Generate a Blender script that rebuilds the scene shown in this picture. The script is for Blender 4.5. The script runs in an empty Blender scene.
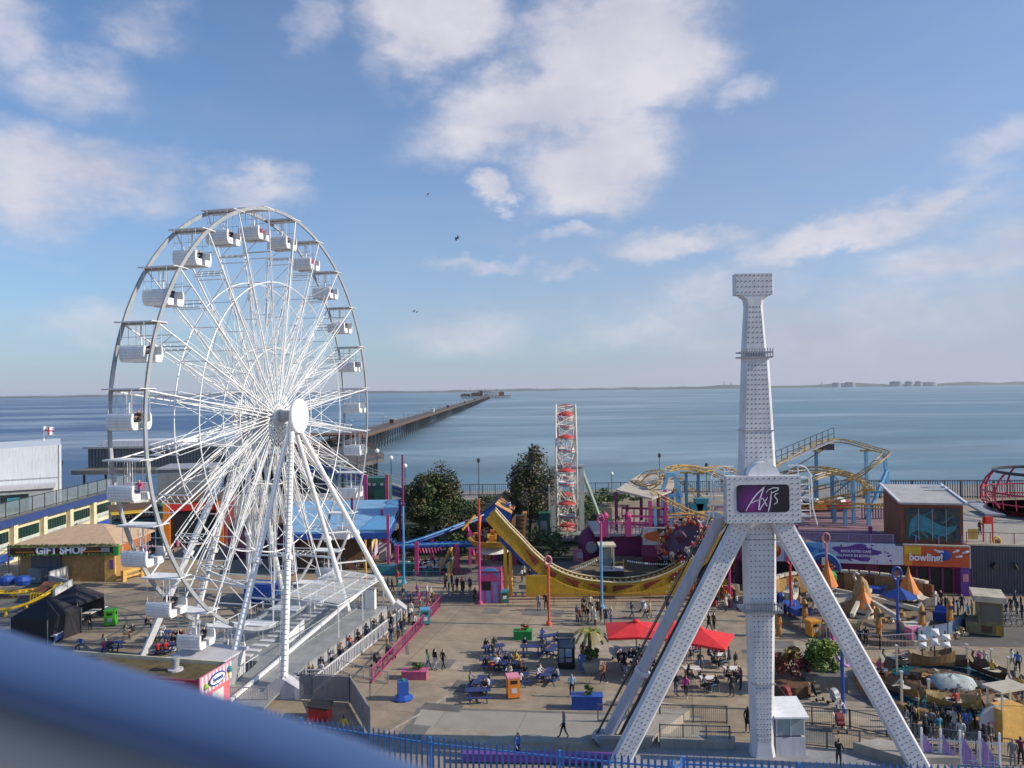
import bpy, bmesh, math, random
from mathutils import Vector, Matrix
random.seed(7)
PI = math.pi
C = bpy.context.scene.collection
V = Vector
# ---------------------------------------------------------------- camera model
F = 770.0; EYE = V((0, 0, 22.0)); PITCH = math.radians(0.43); ROLL = math.radians(0.78)
fwd = V((0, math.cos(PITCH), math.sin(PITCH)))
u0 = V((0, -math.sin(PITCH), math.cos(PITCH))); x0 = V((1, 0, 0))
rgt = x0*math.cos(ROLL) - u0*math.sin(ROLL)
upv = x0*math.sin(ROLL) + u0*math.cos(ROLL)
def ray(px, py):
    return fwd + rgt*((px-512)/F) + upv*((384-py)/F)
def G(px, py, z=0.0):
    """ground (or level z) point seen at a pixel of the survey photo"""
    d = ray(px, py); t = (z-EYE.z)/d.z
    return EYE + d*t
def P(px, py, Y):
    d = ray(px, py); return EYE + d*(Y/d.y)
def HZ(base, py):
    """height of a point above ground point base seen at row py"""
    px = 512 + F*(base.x/base.y)
    return P(px, py, base.y).z
# park axes
AN = V((0.975, -0.222, 0)).normalized(); AU = V((0.222, 0.975, 0)).normalized(); UP = V((0, 0, 1))
ANG = math.atan2(AN.y, AN.x)
# ---------------------------------------------------------------- materials
MATS = {}
def mat(name, rgb, rough=0.55, metal=0.0, var=0.14, scale=1.3, bump=0.0, emit=None, alpha=None, fine=True):
    if name in MATS: return MATS[name]
    m = bpy.data.materials.new(name); m.use_nodes = True; nt = m.node_tree; nd = nt.nodes; L = nt.links
    b = nd['Principled BSDF']; b.inputs['Roughness'].default_value = rough; b.inputs['Metallic'].default_value = metal
    g = nd.new('ShaderNodeNewGeometry')
    n = nd.new('ShaderNodeTexNoise'); n.inputs['Scale'].default_value = scale; n.inputs['Detail'].default_value = 6; n.inputs['Roughness'].default_value = .65
    L.new(g.outputs['Position'], n.inputs['Vector'])
    mr = nd.new('ShaderNodeMapRange'); mr.inputs['From Min'].default_value = .3; mr.inputs['From Max'].default_value = .7
    mr.inputs['To Min'].default_value = 1-var; mr.inputs['To Max'].default_value = 1+var
    L.new(n.outputs['Fac'], mr.inputs['Value'])
    mp = nd.new('ShaderNodeMapping'); mp.inputs['Scale'].default_value = (1, 1, .1); L.new(g.outputs['Position'], mp.inputs[0])
    n_s = nd.new('ShaderNodeTexNoise'); n_s.inputs['Scale'].default_value = 3.5; n_s.inputs['Detail'].default_value = 5; n_s.inputs['Roughness'].default_value = .7; L.new(mp.outputs[0], n_s.inputs['Vector'])
    m_s = nd.new('ShaderNodeMapRange'); m_s.inputs['From Min'].default_value = .48; m_s.inputs['From Max'].default_value = .78; m_s.inputs['To Min'].default_value = 1; m_s.inputs['To Max'].default_value = .74; L.new(n_s.outputs['Fac'], m_s.inputs['Value'])
    m_m = nd.new('ShaderNodeMath'); m_m.operation = 'MULTIPLY'; L.new(mr.outputs['Result'], m_m.inputs[0]); L.new(m_s.outputs['Result'], m_m.inputs[1])
    vm = nd.new('ShaderNodeVectorMath'); vm.operation = 'SCALE'; vm.inputs[0].default_value = rgb
    L.new(m_m.outputs[0], vm.inputs['Scale']); L.new(vm.outputs['Vector'], b.inputs['Base Color'])
    rr = nd.new('ShaderNodeMapRange'); rr.inputs['To Min'].default_value = max(.05, rough-.12); rr.inputs['To Max'].default_value = min(1, rough+.15)
    L.new(n.outputs['Fac'], rr.inputs['Value']); L.new(rr.outputs['Result'], b.inputs['Roughness'])
    if bump:
        bp = nd.new('ShaderNodeBump'); bp.inputs['Strength'].default_value = bump; bp.inputs['Distance'].default_value = .05
        L.new(n.outputs['Fac'], bp.inputs['Height']); L.new(bp.outputs['Normal'], b.inputs['Normal'])
    if emit:
        b.inputs['Emission Color'].default_value = (*rgb, 1); b.inputs['Emission Strength'].default_value = emit
    if alpha is not None: b.inputs['Alpha'].default_value = alpha
    MATS[name] = m; return m
WHITE = mat('white_paint', (.80, .80, .80), .38, var=.07)
WHITE2 = mat('ride_white', (.62, .62, .64), .45, var=.12, scale=.8)
STEELG = mat('galvanised', (.38, .39, .40), .45, .3)
GREYP = mat('grey_paint', (.33, .34, .36), .5)
LILAC = mat('ride_lilac_grey', (.50, .49, .53), .5, var=.1)
DARK = mat('dark_metal', (.035, .037, .042), .45)
BLACK = mat('black', (.012, .012, .014), .6)
GLASSD = mat('dark_glass', (.02, .03, .035), .12, var=.3, scale=.6)
YEL = mat('yellow_paint', (.50, .29, .02), .42, var=.18)
YEL2 = mat('bright_yellow', (.75, .48, .03), .4)
ORG = mat('orange_paint', (.70, .20, .02), .45)
RED = mat('red_paint', (.58, .035, .03), .42)
REDF = mat('red_canvas', (.72, .03, .035), .75, var=.08)
PINK = mat('pink_paint', (.50, .05, .20), .5)
PINKL = mat('light_pink_paint', (.72, .25, .33), .5)
MAG = mat('magenta_paint', (.20, .02, .105), .55)
PURP = mat('purple_paint', (.16, .05, .30), .5)
LILP = mat('lilac_paint', (.38, .22, .50), .5)
BLUE = mat('blue_paint', (.02, .08, .36), .4)
BLUEL = mat('light_blue_paint', (.10, .33, .58), .45)
BLUEP = mat('sky_blue_roof', (.22, .42, .62), .5, var=.3, scale=.4)
NAVY = mat('navy_paint', (.015, .03, .14), .5)
TEAL = mat('teal_paint', (.03, .22, .28), .45)
GREENP = mat('green_paint', (.02, .28, .06), .45)
GREEND = mat('dark_green_paint', (.02, .12, .08), .5)
CREAM = mat('cream_paint', (.70, .62, .42), .6)
BEIGE = mat('beige_panel', (.50, .44, .34), .6)
TAN = mat('tan_timber', (.38, .22, .08), .65, var=.25, scale=3)
TANL = mat('golden_timber', (.62, .36, .09), .6, var=.2, scale=3)
BROWN = mat('brown_timber', (.12, .06, .03), .7, var=.3, scale=2)
RUST = mat('rusty_brown', (.19, .075, .035), .7, var=.3, scale=1)
ROOFT = mat('tan_roof_felt', (.52, .36, .23), .85, var=.13, scale=1.5, bump=.2)
ROOFG = mat('grey_roof_sheet', (.44, .42, .41), .6, var=.15, scale=.6)
CONC = mat('concrete', (.34, .31, .27), .85, var=.2, scale=.7, bump=.2)
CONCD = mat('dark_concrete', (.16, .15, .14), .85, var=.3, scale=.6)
RUBBER = mat('rubber', (.02, .02, .02), .8)
SKIN = mat('skin', (.52, .31, .22), .6, var=.05)
SKIND = mat('dark_skin', (.16, .085, .055), .6, var=.05)
LEAF = mat('leaf_dark', (.05, .09, .025), .7, var=.5, scale=.9)
LEAFB = mat('leaf_brown', (.16, .11, .055), .7, var=.5, scale=.9)
LEAFG = mat('leaf_fresh', (.10, .17, .03), .6, var=.4, scale=2)
LEAFY = mat('leaf_yellow', (.28, .22, .05), .6, var=.4, scale=2)
LEAFR = mat('leaf_red', (.24, .06, .035), .6, var=.4, scale=2)
BARK = mat('bark', (.10, .075, .05), .9, var=.3, scale=3)
TURQ = mat('turquoise_water_paint', (.02, .12, .15), .2, var=.4, scale=1)
# ---------------------------------------------------------------- mesh builder
class MB:
    def __init__(s): s.v = []; s.f = []; s.m = []; s.mats = []
    def mi(s, m):
        if m not in s.mats: s.mats.append(m)
        return s.mats.index(m)
    def add(s, vs, fs, m):
        k = s.mi(m); o = len(s.v); s.v += [V(p) for p in vs]
        for f in fs: s.f.append([o+i for i in f]); s.m.append(k)
        return s
    def obox(s, c, ax, ay, az, m):
        c = V(c); vs = [c+ax*i+ay*j+az*k for i in (-1, 1) for j in (-1, 1) for k in (-1, 1)]
        return s.add(vs, [(0,1,3,2),(4,6,7,5),(0,4,5,1),(2,3,7,6),(0,2,6,4),(1,5,7,3)], m)
    def box(s, c, sz, m, rz=0.0, rx=0.0):
        R = Matrix.Rotation(rz, 3, 'Z') @ Matrix.Rotation(rx, 3, 'X')
        return s.obox(c, R@V((sz[0]/2,0,0)), R@V((0,sz[1]/2,0)), R@V((0,0,sz[2]/2)), m)
    def bar(s, p, q, w, h, m, up=UP):
        p = V(p); q = V(q); d = (q-p)
        if d.length < 1e-6: return s
        dn = d.normalized(); x = dn.cross(up)
        if x.length < 1e-3: x = dn.cross(V((1,0,0)))
        x.normalize(); y = x.cross(dn).normalized()
        return s.obox((p+q)/2, x*w/2, y*h/2, d/2, m)
    def tube(s, p, q, r, m, r2=None, n=8, cap=True):
        return s.path([p, q], r, m, n=n, rs=[r, r if r2 is None else r2], cap=cap)
    def path(s, pts, r, m, n=6, closed=False, rs=None, cap=True):
        pts = [V(p) for p in pts]; N = len(pts); vs = []; fs = []; prev = None
        for i, p in enumerate(pts):
            if closed: d = pts[(i+1) % N]-pts[i-1]
            else: d = pts[min(i+1, N-1)]-pts[max(i-1, 0)]
            if d.length < 1e-9: d = V((0,0,1))
            d.normalize()
            if prev is None:
                x = d.cross(UP)
                if x.length < .05: x = d.cross(V((1,0,0)))
            else: x = prev - d*prev.dot(d)
            x.normalize(); prev = x; y = d.cross(x)
            rr = rs[i] if rs else r
            for k in range(n):
                a = 2*PI*k/n + PI/n; vs.append(p + x*math.cos(a)*rr + y*math.sin(a)*rr)
        for i in range(N if closed else N-1):
            j = (i+1) % N
            for k in range(n): fs.append((i*n+k, i*n+(k+1)%n, j*n+(k+1)%n, j*n+k))
        if cap and not closed: fs.append(tuple(range(n))[::-1]); fs.append(tuple((N-1)*n+k for k in range(n)))
        return s.add(vs, fs, m)
    def prism(s, poly, off, m):
        """poly: 3D points of a planar outline, off: thickness vector"""
        n = len(poly); off = V(off); vs = [V(p) for p in poly]+[V(p)+off for p in poly]
        fs = [tuple(range(n))[::-1], tuple(range(n, 2*n))]+[(i, (i+1)%n, n+(i+1)%n, n+i) for i in range(n)]
        return s.add(vs, fs, m)
    def lathe(s, c, prof, m, n=16, ax=None):
        c = V(c); az = ax or UP; x = az.cross(V((0,1,0)) if abs(az.y) < .9 else V((1,0,0))).normalized(); y = az.cross(x)
        vs = []; fs = []
        for r, z in prof:
            for k in range(n):
                a = 2*PI*k/n; vs.append(c+x*r*math.cos(a)+y*r*math.sin(a)+az*z)
        for i in range(len(prof)-1):
            for k in range(n): fs.append((i*n+k, i*n+(k+1)%n, (i+1)*n+(k+1)%n, (i+1)*n+k))
        fs.append(tuple(range(n))[::-1]); fs.append(tuple((len(prof)-1)*n+k for k in range(n)))
        return s.add(vs, fs, m)
    def ball(s, c, r, m, n=8, sz=1.0, sx=1.0, sy=1.0):
        c = V(c); k = max(3, n//2); vs = [c+V((0,0,-r*sz))]; fs = []
        for i in range(1, k):
            t = -PI/2+PI*i/k
            for j in range(n):
                a = 2*PI*j/n; vs.append(c+V((r*sx*math.cos(t)*math.cos(a), r*sy*math.cos(t)*math.sin(a), r*sz*math.sin(t))))
        vs.append(c+V((0,0,r*sz)))
        for j in range(n): fs.append((0, 1+(j+1)%n, 1+j))
        for i in range(k-2):
            for j in range(n): fs.append((1+i*n+j, 1+i*n+(j+1)%n, 1+(i+1)*n+(j+1)%n, 1+(i+1)*n+j))
        t = len(vs)-1; o = 1+(k-2)*n
        for j in range(n): fs.append((o+j, o+(j+1)%n, t))
        return s.add(vs, fs, m)
    def build(s, name, parent=None, smooth=False, base=None):
        me = bpy.data.meshes.new(name); off = V((0,0,0))
        if parent is None and s.v:
            if base is None:
                xs = [p.x for p in s.v]; ys = [p.y for p in s.v]; zs = [p.z for p in s.v]
                off = V(((min(xs)+max(xs))/2, (min(ys)+max(ys))/2, min(zs)))
            else: off = V(base)
        me.from_pydata([tuple(p-off) for p in s.v], [], s.f); me.update()
        for m in s.mats: me.materials.append(m)
        me.polygons.foreach_set('material_index', s.m)
        if smooth: me.polygons.foreach_set('use_smooth', [True]*len(s.f))
        bm = bmesh.new(); bm.from_mesh(me); bmesh.ops.recalc_face_normals(bm, faces=bm.faces); bm.to_mesh(me); bm.free()
        o = bpy.data.objects.new(name, me); C.objects.link(o); o.location = off
        if parent is not None:
            o.parent = parent
            if parent.parent is None: o.matrix_parent_inverse = parent.matrix_basis.inverted()
        return o
LABELS = {}
def tag(o, label=None, cat=None, group=None, kind=None):
    if label:
        o['label'] = label; LABELS.setdefault(label, []).append(o.name)
    if cat: o['category'] = cat
    if group: o['group'] = group
    if kind: o['kind'] = kind
    return o
def thing(name, label, cat, loc=(0,0,0), rz=0.0, group=None):
    o = bpy.data.objects.new(name, None); C.objects.link(o); o.location = loc; o.rotation_euler = (0,0,rz); o.empty_display_size = .2
    return tag(o, label, cat, group)
def copy_tree(o, loc=None, rz=None, label=None, parent=None, kids=None):
    c = o.copy(); C.objects.link(c)
    if parent is not None: c.parent = parent
    if loc is not None: c.location = loc
    if rz is not None: c.rotation_euler = (0,0,rz)
    if label: tag(c, label)
    for ch in KIDS(o): copy_tree(ch, parent=c)
    return c
def KIDS(o): return [c for c in bpy.data.objects if c.parent == o]
def struct(b, name, **k): return tag(b.build(name, **k), kind='structure')
def text_mesh(txt, size, depth, name, m, M, parent, bold=0.0, sx=1.0):
    cu = bpy.data.curves.new(name, 'FONT'); cu.body = txt; cu.size = size; cu.extrude = depth; cu.offset = bold; cu.align_x = 'CENTER'; cu.align_y = 'CENTER'
    t = bpy.data.objects.new('tmp', cu); C.objects.link(t)
    me = bpy.data.meshes.new_from_object(t.evaluated_get(bpy.context.evaluated_depsgraph_get()))
    bpy.data.objects.remove(t)
    me.materials.clear(); me.materials.append(m)
    me.transform(Matrix.Diagonal((sx,1,1,1))); me.transform(M)
    o = bpy.data.objects.new(name, me); C.objects.link(o)
    if parent is not None:
        o.parent = parent
        if parent.parent is None: o.matrix_parent_inverse = parent.matrix_basis.inverted()
    return o
def face_M(c, ex, ez):
    """matrix for text/marks lying on an upright face: ex = reading direction, ez = up direction"""
    ex = ex.normalized(); ez = ez.normalized(); n = ex.cross(ez)
    M = Matrix((( ex.x, ez.x, n.x, c.x), (ex.y, ez.y, n.y, c.y), (ex.z, ez.z, n.z, c.z), (0,0,0,1)))
    return M
# ---------------------------------------------------------------- camera, light, world
cam = bpy.data.cameras.new('camera'); co = bpy.data.objects.new('camera', cam); C.objects.link(co)
cam.sensor_width = 36; cam.lens = F/1024*36; cam.clip_start = .05; cam.clip_end = 90000
M = Matrix.Identity(4)
for i in range(3): M[i][0] = rgt[i]; M[i][1] = upv[i]; M[i][2] = -fwd[i]; M[i][3] = EYE[i]
co.matrix_world = M
cam.dof.use_dof = True; cam.dof.focus_distance = 75; cam.dof.aperture_fstop = 4.0
bpy.context.scene.camera = co
SUN_EL = math.radians(29); tosun = V((.994, -.11, 0)).normalized()*math.cos(SUN_EL)+V((0,0,math.sin(SUN_EL)))
sl = bpy.data.lights.new('sun', 'SUN'); so = bpy.data.objects.new('sun', sl); C.objects.link(so)
sl.energy = 5.0; sl.angle = math.radians(.5); sl.color = (1, .89, .72)
so.rotation_euler = tosun.to_track_quat('Z', 'Y').to_euler()
sc = bpy.context.scene
sc.view_settings.view_transform = 'Standard'; sc.view_settings.look = 'None'; sc.view_settings.exposure = 0.0; sc.view_settings.gamma = 1
sc.cycles.max_bounces = 6; sc.cycles.volume_bounces = 0; sc.cycles.transparent_max_bounces = 12
w = bpy.data.worlds.new('World'); sc.world = w; w.use_nodes = True
nt = w.node_tree; nd = nt.nodes; L = nt.links
bg = nd['Background']; bg.inputs['Strength'].default_value = .10
sky = nd.new('ShaderNodeTexSky'); sky.sky_type = 'NISHITA'; sky.sun_disc = False
sky.sun_elevation = SUN_EL; sky.sun_rotation = math.atan2(tosun.x, tosun.y); sky.air_density = 1.0; sky.dust_density = .8; sky.ozone_density = 2.2
def MTH(op, a, b=None, c=None, clamp=False):
    n = nd.new('ShaderNodeMath'); n.operation = op; n.use_clamp = clamp
    for i, v in enumerate((a, b, c)):
        if v is None: continue
        if isinstance(v, (int, float)): n.inputs[i].default_value = v
        else: L.new(v, n.inputs[i])
    return n.outputs[0]
tc = nd.new('ShaderNodeTexCoord'); sp = nd.new('ShaderNodeSeparateXYZ'); L.new(tc.outputs['Generated'], sp.inputs[0])
# azimuth / elevation of the direction
az = MTH('ARCTAN2', sp.outputs[0], sp.outputs[1]); el = MTH('ARCSINE', sp.outputs[2])
def fbm(scale, detail, w_, rough=.6, stretch=(1, 1, 1.8)):
    mp = nd.new('ShaderNodeMapping'); mp.inputs['Scale'].default_value = stretch; mp.inputs['Location'].default_value = (w_, w_*.7, 0)
    L.new(tc.outputs['Generated'], mp.inputs[0])
    n = nd.new('ShaderNodeTexNoise'); n.inputs['Scale'].default_value = scale; n.inputs['Detail'].default_value = detail; n.inputs['Roughness'].default_value = rough
    L.new(mp.outputs[0], n.inputs['Vector']); return n.outputs['Fac']
n1 = fbm(5, 8, 3.1); n2 = fbm(14, 6, 8.2, .65); n3 = fbm(2.2, 4, 1.2); n4 = fbm(3.0, 7, 4.4, .6, (1, 1, 5))
az = MTH('ADD', az, MTH('MULTIPLY', MTH('SUBTRACT', fbm(7, 7, 6.1, .62), .5), .16)); elw = MTH('ADD', el, MTH('MULTIPLY', MTH('SUBTRACT', fbm(8, 7, 9.7, .62), .5), .11))
clouds = [(625,40,95,62,0,1.1),(435,15,85,48,0,1.0),(560,108,125,40,.15,1.1),(600,165,75,42,0,1.0),(490,188,20,15,0,.7),(310,28,30,42,-.4,.5),
 (150,22,50,38,0,.7),(75,85,75,34,.1,.6),(10,25,50,40,0,.5),(80,172,115,38,0,.85),(5,195,70,36,0,.75),(255,195,60,22,0,.62),(200,215,60,20,0,.3),
 (905,208,85,17,.32,.75),(830,238,90,20,.25,.75),(660,244,90,16,0,.75),(560,270,32,10,0,.6),(478,257,62,12,0,.62),(735,285,90,22,.1,.55),
 (1000,142,50,22,.2,.6),(1005,250,100,34,.1,.8),(740,90,36,18,.1,.5),(850,120,60,20,.3,.16),(60,280,120,22,0,.25),(430,330,180,40,0,.36),(560,235,40,10,0,.5),(930,310,190,50,0,.45),(300,60,40,30,.3,.3),(200,110,60,18,.2,.3),(90,320,150,26,0,.42),(30,255,80,16,0,.35),(430,300,120,14,.05,.3),(700,320,190,40,0,.42),(980,200,60,18,.2,.45),(760,250,50,14,.2,.5),(520,70,60,20,.3,.45),(380,60,30,40,0,.45)]
tot = None
for (px, py, rx, ry, rot, amp) in clouds:
    d = ray(px, py).normalized(); a0 = math.atan2(d.x, d.y); e0 = math.asin(d.z); k = 1/F
    da = MTH('SUBTRACT', az, a0); de = MTH('SUBTRACT', elw, e0)
    c_, s_ = math.cos(rot), math.sin(rot)
    p1 = MTH('ADD', MTH('MULTIPLY', da, c_/(rx*k)), MTH('MULTIPLY', de, s_/(rx*k)))
    p2 = MTH('ADD', MTH('MULTIPLY', da, -s_/(ry*k)), MTH('MULTIPLY', de, c_/(ry*k)))
    r2 = MTH('ADD', MTH('MULTIPLY', p1, p1), MTH('MULTIPLY', p2, p2))
    g = MTH('MULTIPLY', MTH('EXPONENT', MTH('MULTIPLY', r2, -.75)), amp)
    tot = g if tot is None else MTH('MAXIMUM', tot, g)
nz = MTH('ADD', MTH('MULTIPLY', MTH('SUBTRACT', n1, .5), 1.7), MTH('MULTIPLY', MTH('SUBTRACT', n2, .5), .30))
dens = MTH('ADD', tot, MTH('MULTIPLY', nz, MTH('ADD', MTH('MULTIPLY', tot, .9), .12)))
mr = nd.new('ShaderNodeMapRange'); mr.interpolation_type = 'SMOOTHSTEP'; mr.inputs['From Min'].default_value = .22; mr.inputs['From Max'].default_value = .80
L.new(dens, mr.inputs['Value'])
# thin veil towards the horizon, thicker to the sunny side
low = MTH('EXPONENT', MTH('MULTIPLY', MTH('MAXIMUM', el, 0.0), -3.4))
side = MTH('MULTIPLY_ADD', az, .42, .78, clamp=True)
veil = MTH('MULTIPLY', MTH('MULTIPLY', low, side), MTH('ADD', MTH('MULTIPLY_ADD', n3, 1.2, .50), MTH('MULTIPLY', MTH('SUBTRACT', n4, .5), 1.2)), clamp=True)
mask = MTH('MULTIPLY', mr.outputs[0], .88, clamp=True); veil = MTH('MAXIMUM', MTH('MULTIPLY', veil, .95, clamp=True), MTH('MULTIPLY', MTH('EXPONENT', MTH('MULTIPLY', MTH('MAXIMUM', el, 0.0), -11.0)), .96), clamp=True)
# lit tops and greyer bodies of the clouds
shade = nd.new('ShaderNodeMapRange'); shade.inputs['From Min'].default_value = .35; shade.inputs['From Max'].default_value = .65
L.new(n1, shade.inputs['Value'])
cc = nd.new('ShaderNodeMixRGB'); cc.inputs[1].default_value = (5.6, 5.7, 6.7, 1); cc.inputs[2].default_value = (8.0, 7.7, 8.3, 1); L.new(shade.outputs[0], cc.inputs[0])
tint = nd.new('ShaderNodeMixRGB'); tint.blend_type = 'MULTIPLY'; tint.inputs[0].default_value = 1; tint.inputs[2].default_value = (.80, 1.20, 1.55, 1)
L.new(sky.outputs[0], tint.inputs[1])
vx = nd.new('ShaderNodeMixRGB'); vx.inputs[2].default_value = (4.7, 5.1, 6.3, 1); L.new(veil, vx.inputs[0]); L.new(tint.outputs[0], vx.inputs[1])
mx = nd.new('ShaderNodeMixRGB'); L.new(mask, mx.inputs[0]); L.new(vx.outputs[0], mx.inputs[1]); L.new(cc.outputs[0], mx.inputs[2])
L.new(mx.outputs[0], bg.inputs['Color'])
# ================================================================ SETTING
def ground_mat(name, base, base2, slab=(7.5, 5.0), joint=.55, rot=ANG, stain=.8):
    m = bpy.data.materials.new(name); m.use_nodes = True; nt = m.node_tree; nd = nt.nodes; L = nt.links; b = nd['Principled BSDF']
    g = nd.new('ShaderNodeNewGeometry'); mp = nd.new('ShaderNodeMapping'); mp.inputs['Rotation'].default_value = (0, 0, -rot); L.new(g.outputs['Position'], mp.inputs[0])
    def noise(sc, det, ro=.6):
        n = nd.new('ShaderNodeTexNoise'); n.inputs['Scale'].default_value = sc; n.inputs['Detail'].default_value = det; n.inputs['Roughness'].default_value = ro
        L.new(mp.outputs[0], n.inputs['Vector']); return n.outputs['Fac']
    a = noise(.09, 5); c = noise(.6, 8, .7); d = noise(6, 6, .8)
    mx = nd.new('ShaderNodeMixRGB'); mx.inputs[1].default_value = (*base, 1); mx.inputs[2].default_value = (*base2, 1)
    r = nd.new('ShaderNodeMapRange'); r.inputs['From Min'].default_value = .38; r.inputs['From Max'].default_value = .62; L.new(a, r.inputs['Value']); L.new(r.outputs[0], mx.inputs[0])
    s = nd.new('ShaderNodeMapRange'); s.inputs['From Min'].default_value = .25; s.inputs['From Max'].default_value = .75; s.inputs['To Min'].default_value = 1-stain*.5; s.inputs['To Max'].default_value = 1+stain*.4; L.new(c, s.inputs['Value'])
    s2 = nd.new('ShaderNodeMapRange'); s2.inputs['From Min'].default_value = .25; s2.inputs['From Max'].default_value = .75; s2.inputs['To Min'].default_value = .85; s2.inputs['To Max'].default_value = 1.12; L.new(d, s2.inputs['Value'])
    br = nd.new('ShaderNodeTexBrick'); br.offset = 0; br.inputs['Color1'].default_value = (1,1,1,1); br.inputs['Color2'].default_value = (.86,.86,.88,1); br.inputs['Mortar'].default_value = (joint,)*3+(1,)
    br.inputs['Scale'].default_value = 1; br.inputs['Mortar Size'].default_value = .035; br.inputs['Brick Width'].default_value = slab[0]; br.inputs['Row Height'].default_value = slab[1]
    L.new(mp.outputs[0], br.inputs['Vector'])
    m1 = nd.new('ShaderNodeMath'); m1.operation = 'MULTIPLY'; L.new(s.outputs[0], m1.inputs[0]); L.new(s2.outputs[0], m1.inputs[1])
    v = nd.new('ShaderNodeVectorMath'); v.operation = 'SCALE'; L.new(mx.outputs[0], v.inputs[0]); L.new(m1.outputs[0], v.inputs['Scale'])
    v2 = nd.new('ShaderNodeVectorMath'); v2.operation = 'MULTIPLY'; L.new(v.outputs[0], v2.inputs[0]); L.new(br.outputs['Color'], v2.inputs[1])
    L.new(v2.outputs[0], b.inputs['Base Color']); b.inputs['Roughness'].default_value = .8
    bp = nd.new('ShaderNodeBump'); bp.inputs['Strength'].default_value = .25; bp.inputs['Distance'].default_value = .03; L.new(d, bp.inputs['Height']); L.new(bp.outputs[0], b.inputs['Normal'])
    return m
GM = ground_mat('plaza_concrete', (.375,.295,.205), (.285,.23,.165))
GM2 = ground_mat('pale_slab', (.37,.335,.28), (.32,.29,.245), (5.5, 40), .6, stain=.3)
GM3 = ground_mat('worn_asphalt', (.11,.105,.10), (.16,.145,.125), (30, 30), .8)
GM4 = ground_mat('light_screed', (.42,.35,.26), (.35,.29,.215), (9, 5), .6)
def sheet(name, pts, m, z=.004):
    b = MB(); b.add([V((p[0], p[1], z)) for p in pts], [tuple(range(len(pts)))], m)
    return struct(b, name)
b = MB(); b.add([(-260,-60,0),(320,-60,0),(320,168,0),(-260,168,0)], [(0,1,2,3)], GM); struct(b, 'ground')
b = MB(); b.add([(-260,168.0,0),(320,168.0,0),(320,172,-6.5),(-260,172,-6.5)], [(0,1,2,3)], CONCD); struct(b, 'seawall_slope')
# pale screed patches, dark asphalt strip along the coast path
def gp(*px, z=0): return [G(x, y, z) for x, y in px]
sheet('pale_concrete_pad', gp((421,709),(700,718),(705,744),(405,742)), GM2, .006)
sheet('pad_drain', gp((419.5,707),(704,716.2),(704,718.2),(421,709)), CONCD, .010)
sheet('pad_drain', gp((417.5,707),(421,709),(405,742),(402,742)), CONCD, .010)
sheet('screed_path', gp((470,655),(600,668),(720,690),(900,735),(880,700),(690,655),(560,630)), GM4, .008)
sheet('screed_path', gp((770,640),(850,645),(840,716),(770,712)), GM4, .012)
sheet('asphalt_path', gp((880,618),(1060,612),(1060,648),(905,645),(850,632)), GM3, .008)
sheet('dark_path', gp((455,590),(515,590),(470,603),(430,603)), GM3, .008)  # path strip in the dark asphalt material
sheet('drain_channel', gp((397,586),(399.5,586),(409.5,655),(406,655)), CONCD, .010)
sheet('drain_channel', gp((370,650),(372,650),(371,700),(369,700)), CONCD, .010)
sheet('promenade', [(-200,150),(320,150),(320,167.5),(-200,167.5)], ground_mat('promenade_paving', (.30,.27,.24), (.26,.24,.22), (3,3)), .02)
sheet('planting_bed', gp((392,560),(470,556),(560,572),(612,556),(612,508),(560,505),(440,503),(405,512)), mat('shaded_soil', (.045,.05,.025), .9, var=.4), .03)  # dark sheet for soil and greenery, the shadow among it painted in
sheet('terrace_shade_sheet', gp((380,574),(384,560),(480,560),(516,578),(516,586),(440,584)), CONCD, .05)  # dark sheet paints the coaster's shade onto the cafe terrace
PLN = mat('worn_line_paint', (.42,.38,.32), .8, var=.5, scale=2)
for k, (x1, y1, x2, y2) in enumerate(((378,738,420,714),(424,711,448,696),(452,693,462,686),(300,655,330,640),(640,700,700,708),(845,650,880,662))):
    a_, b_ = G(x1,y1), G(x2,y2); s_ = (b_-a_).normalized().cross(UP)*.09; q = MB(); q.add([V((p.x,p.y,.013+k*.0005)) for p in (a_-s_, b_-s_, b_+s_, a_+s_)], [(0,1,2,3)], PLN); struct(q, 'painted_line')
rp = random.Random(77)
for k in range(22):
    x_, y_ = rp.uniform(400,880), rp.uniform(600,738); g_ = G(x_,y_); w_, d_ = rp.uniform(.5,2.2), rp.uniform(.4,1.2)
    q = MB(); q.add([V((g_.x,g_.y,.0145+k*.0004))+AN*i_*w_+AU*j_*d_ for i_, j_ in ((-1,-1),(1,-1),(1,1),(-1,1))], [(0,1,2,3)], [CONCD, GM4, GM3][k%3]); struct(q, 'ground_patch')
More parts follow.
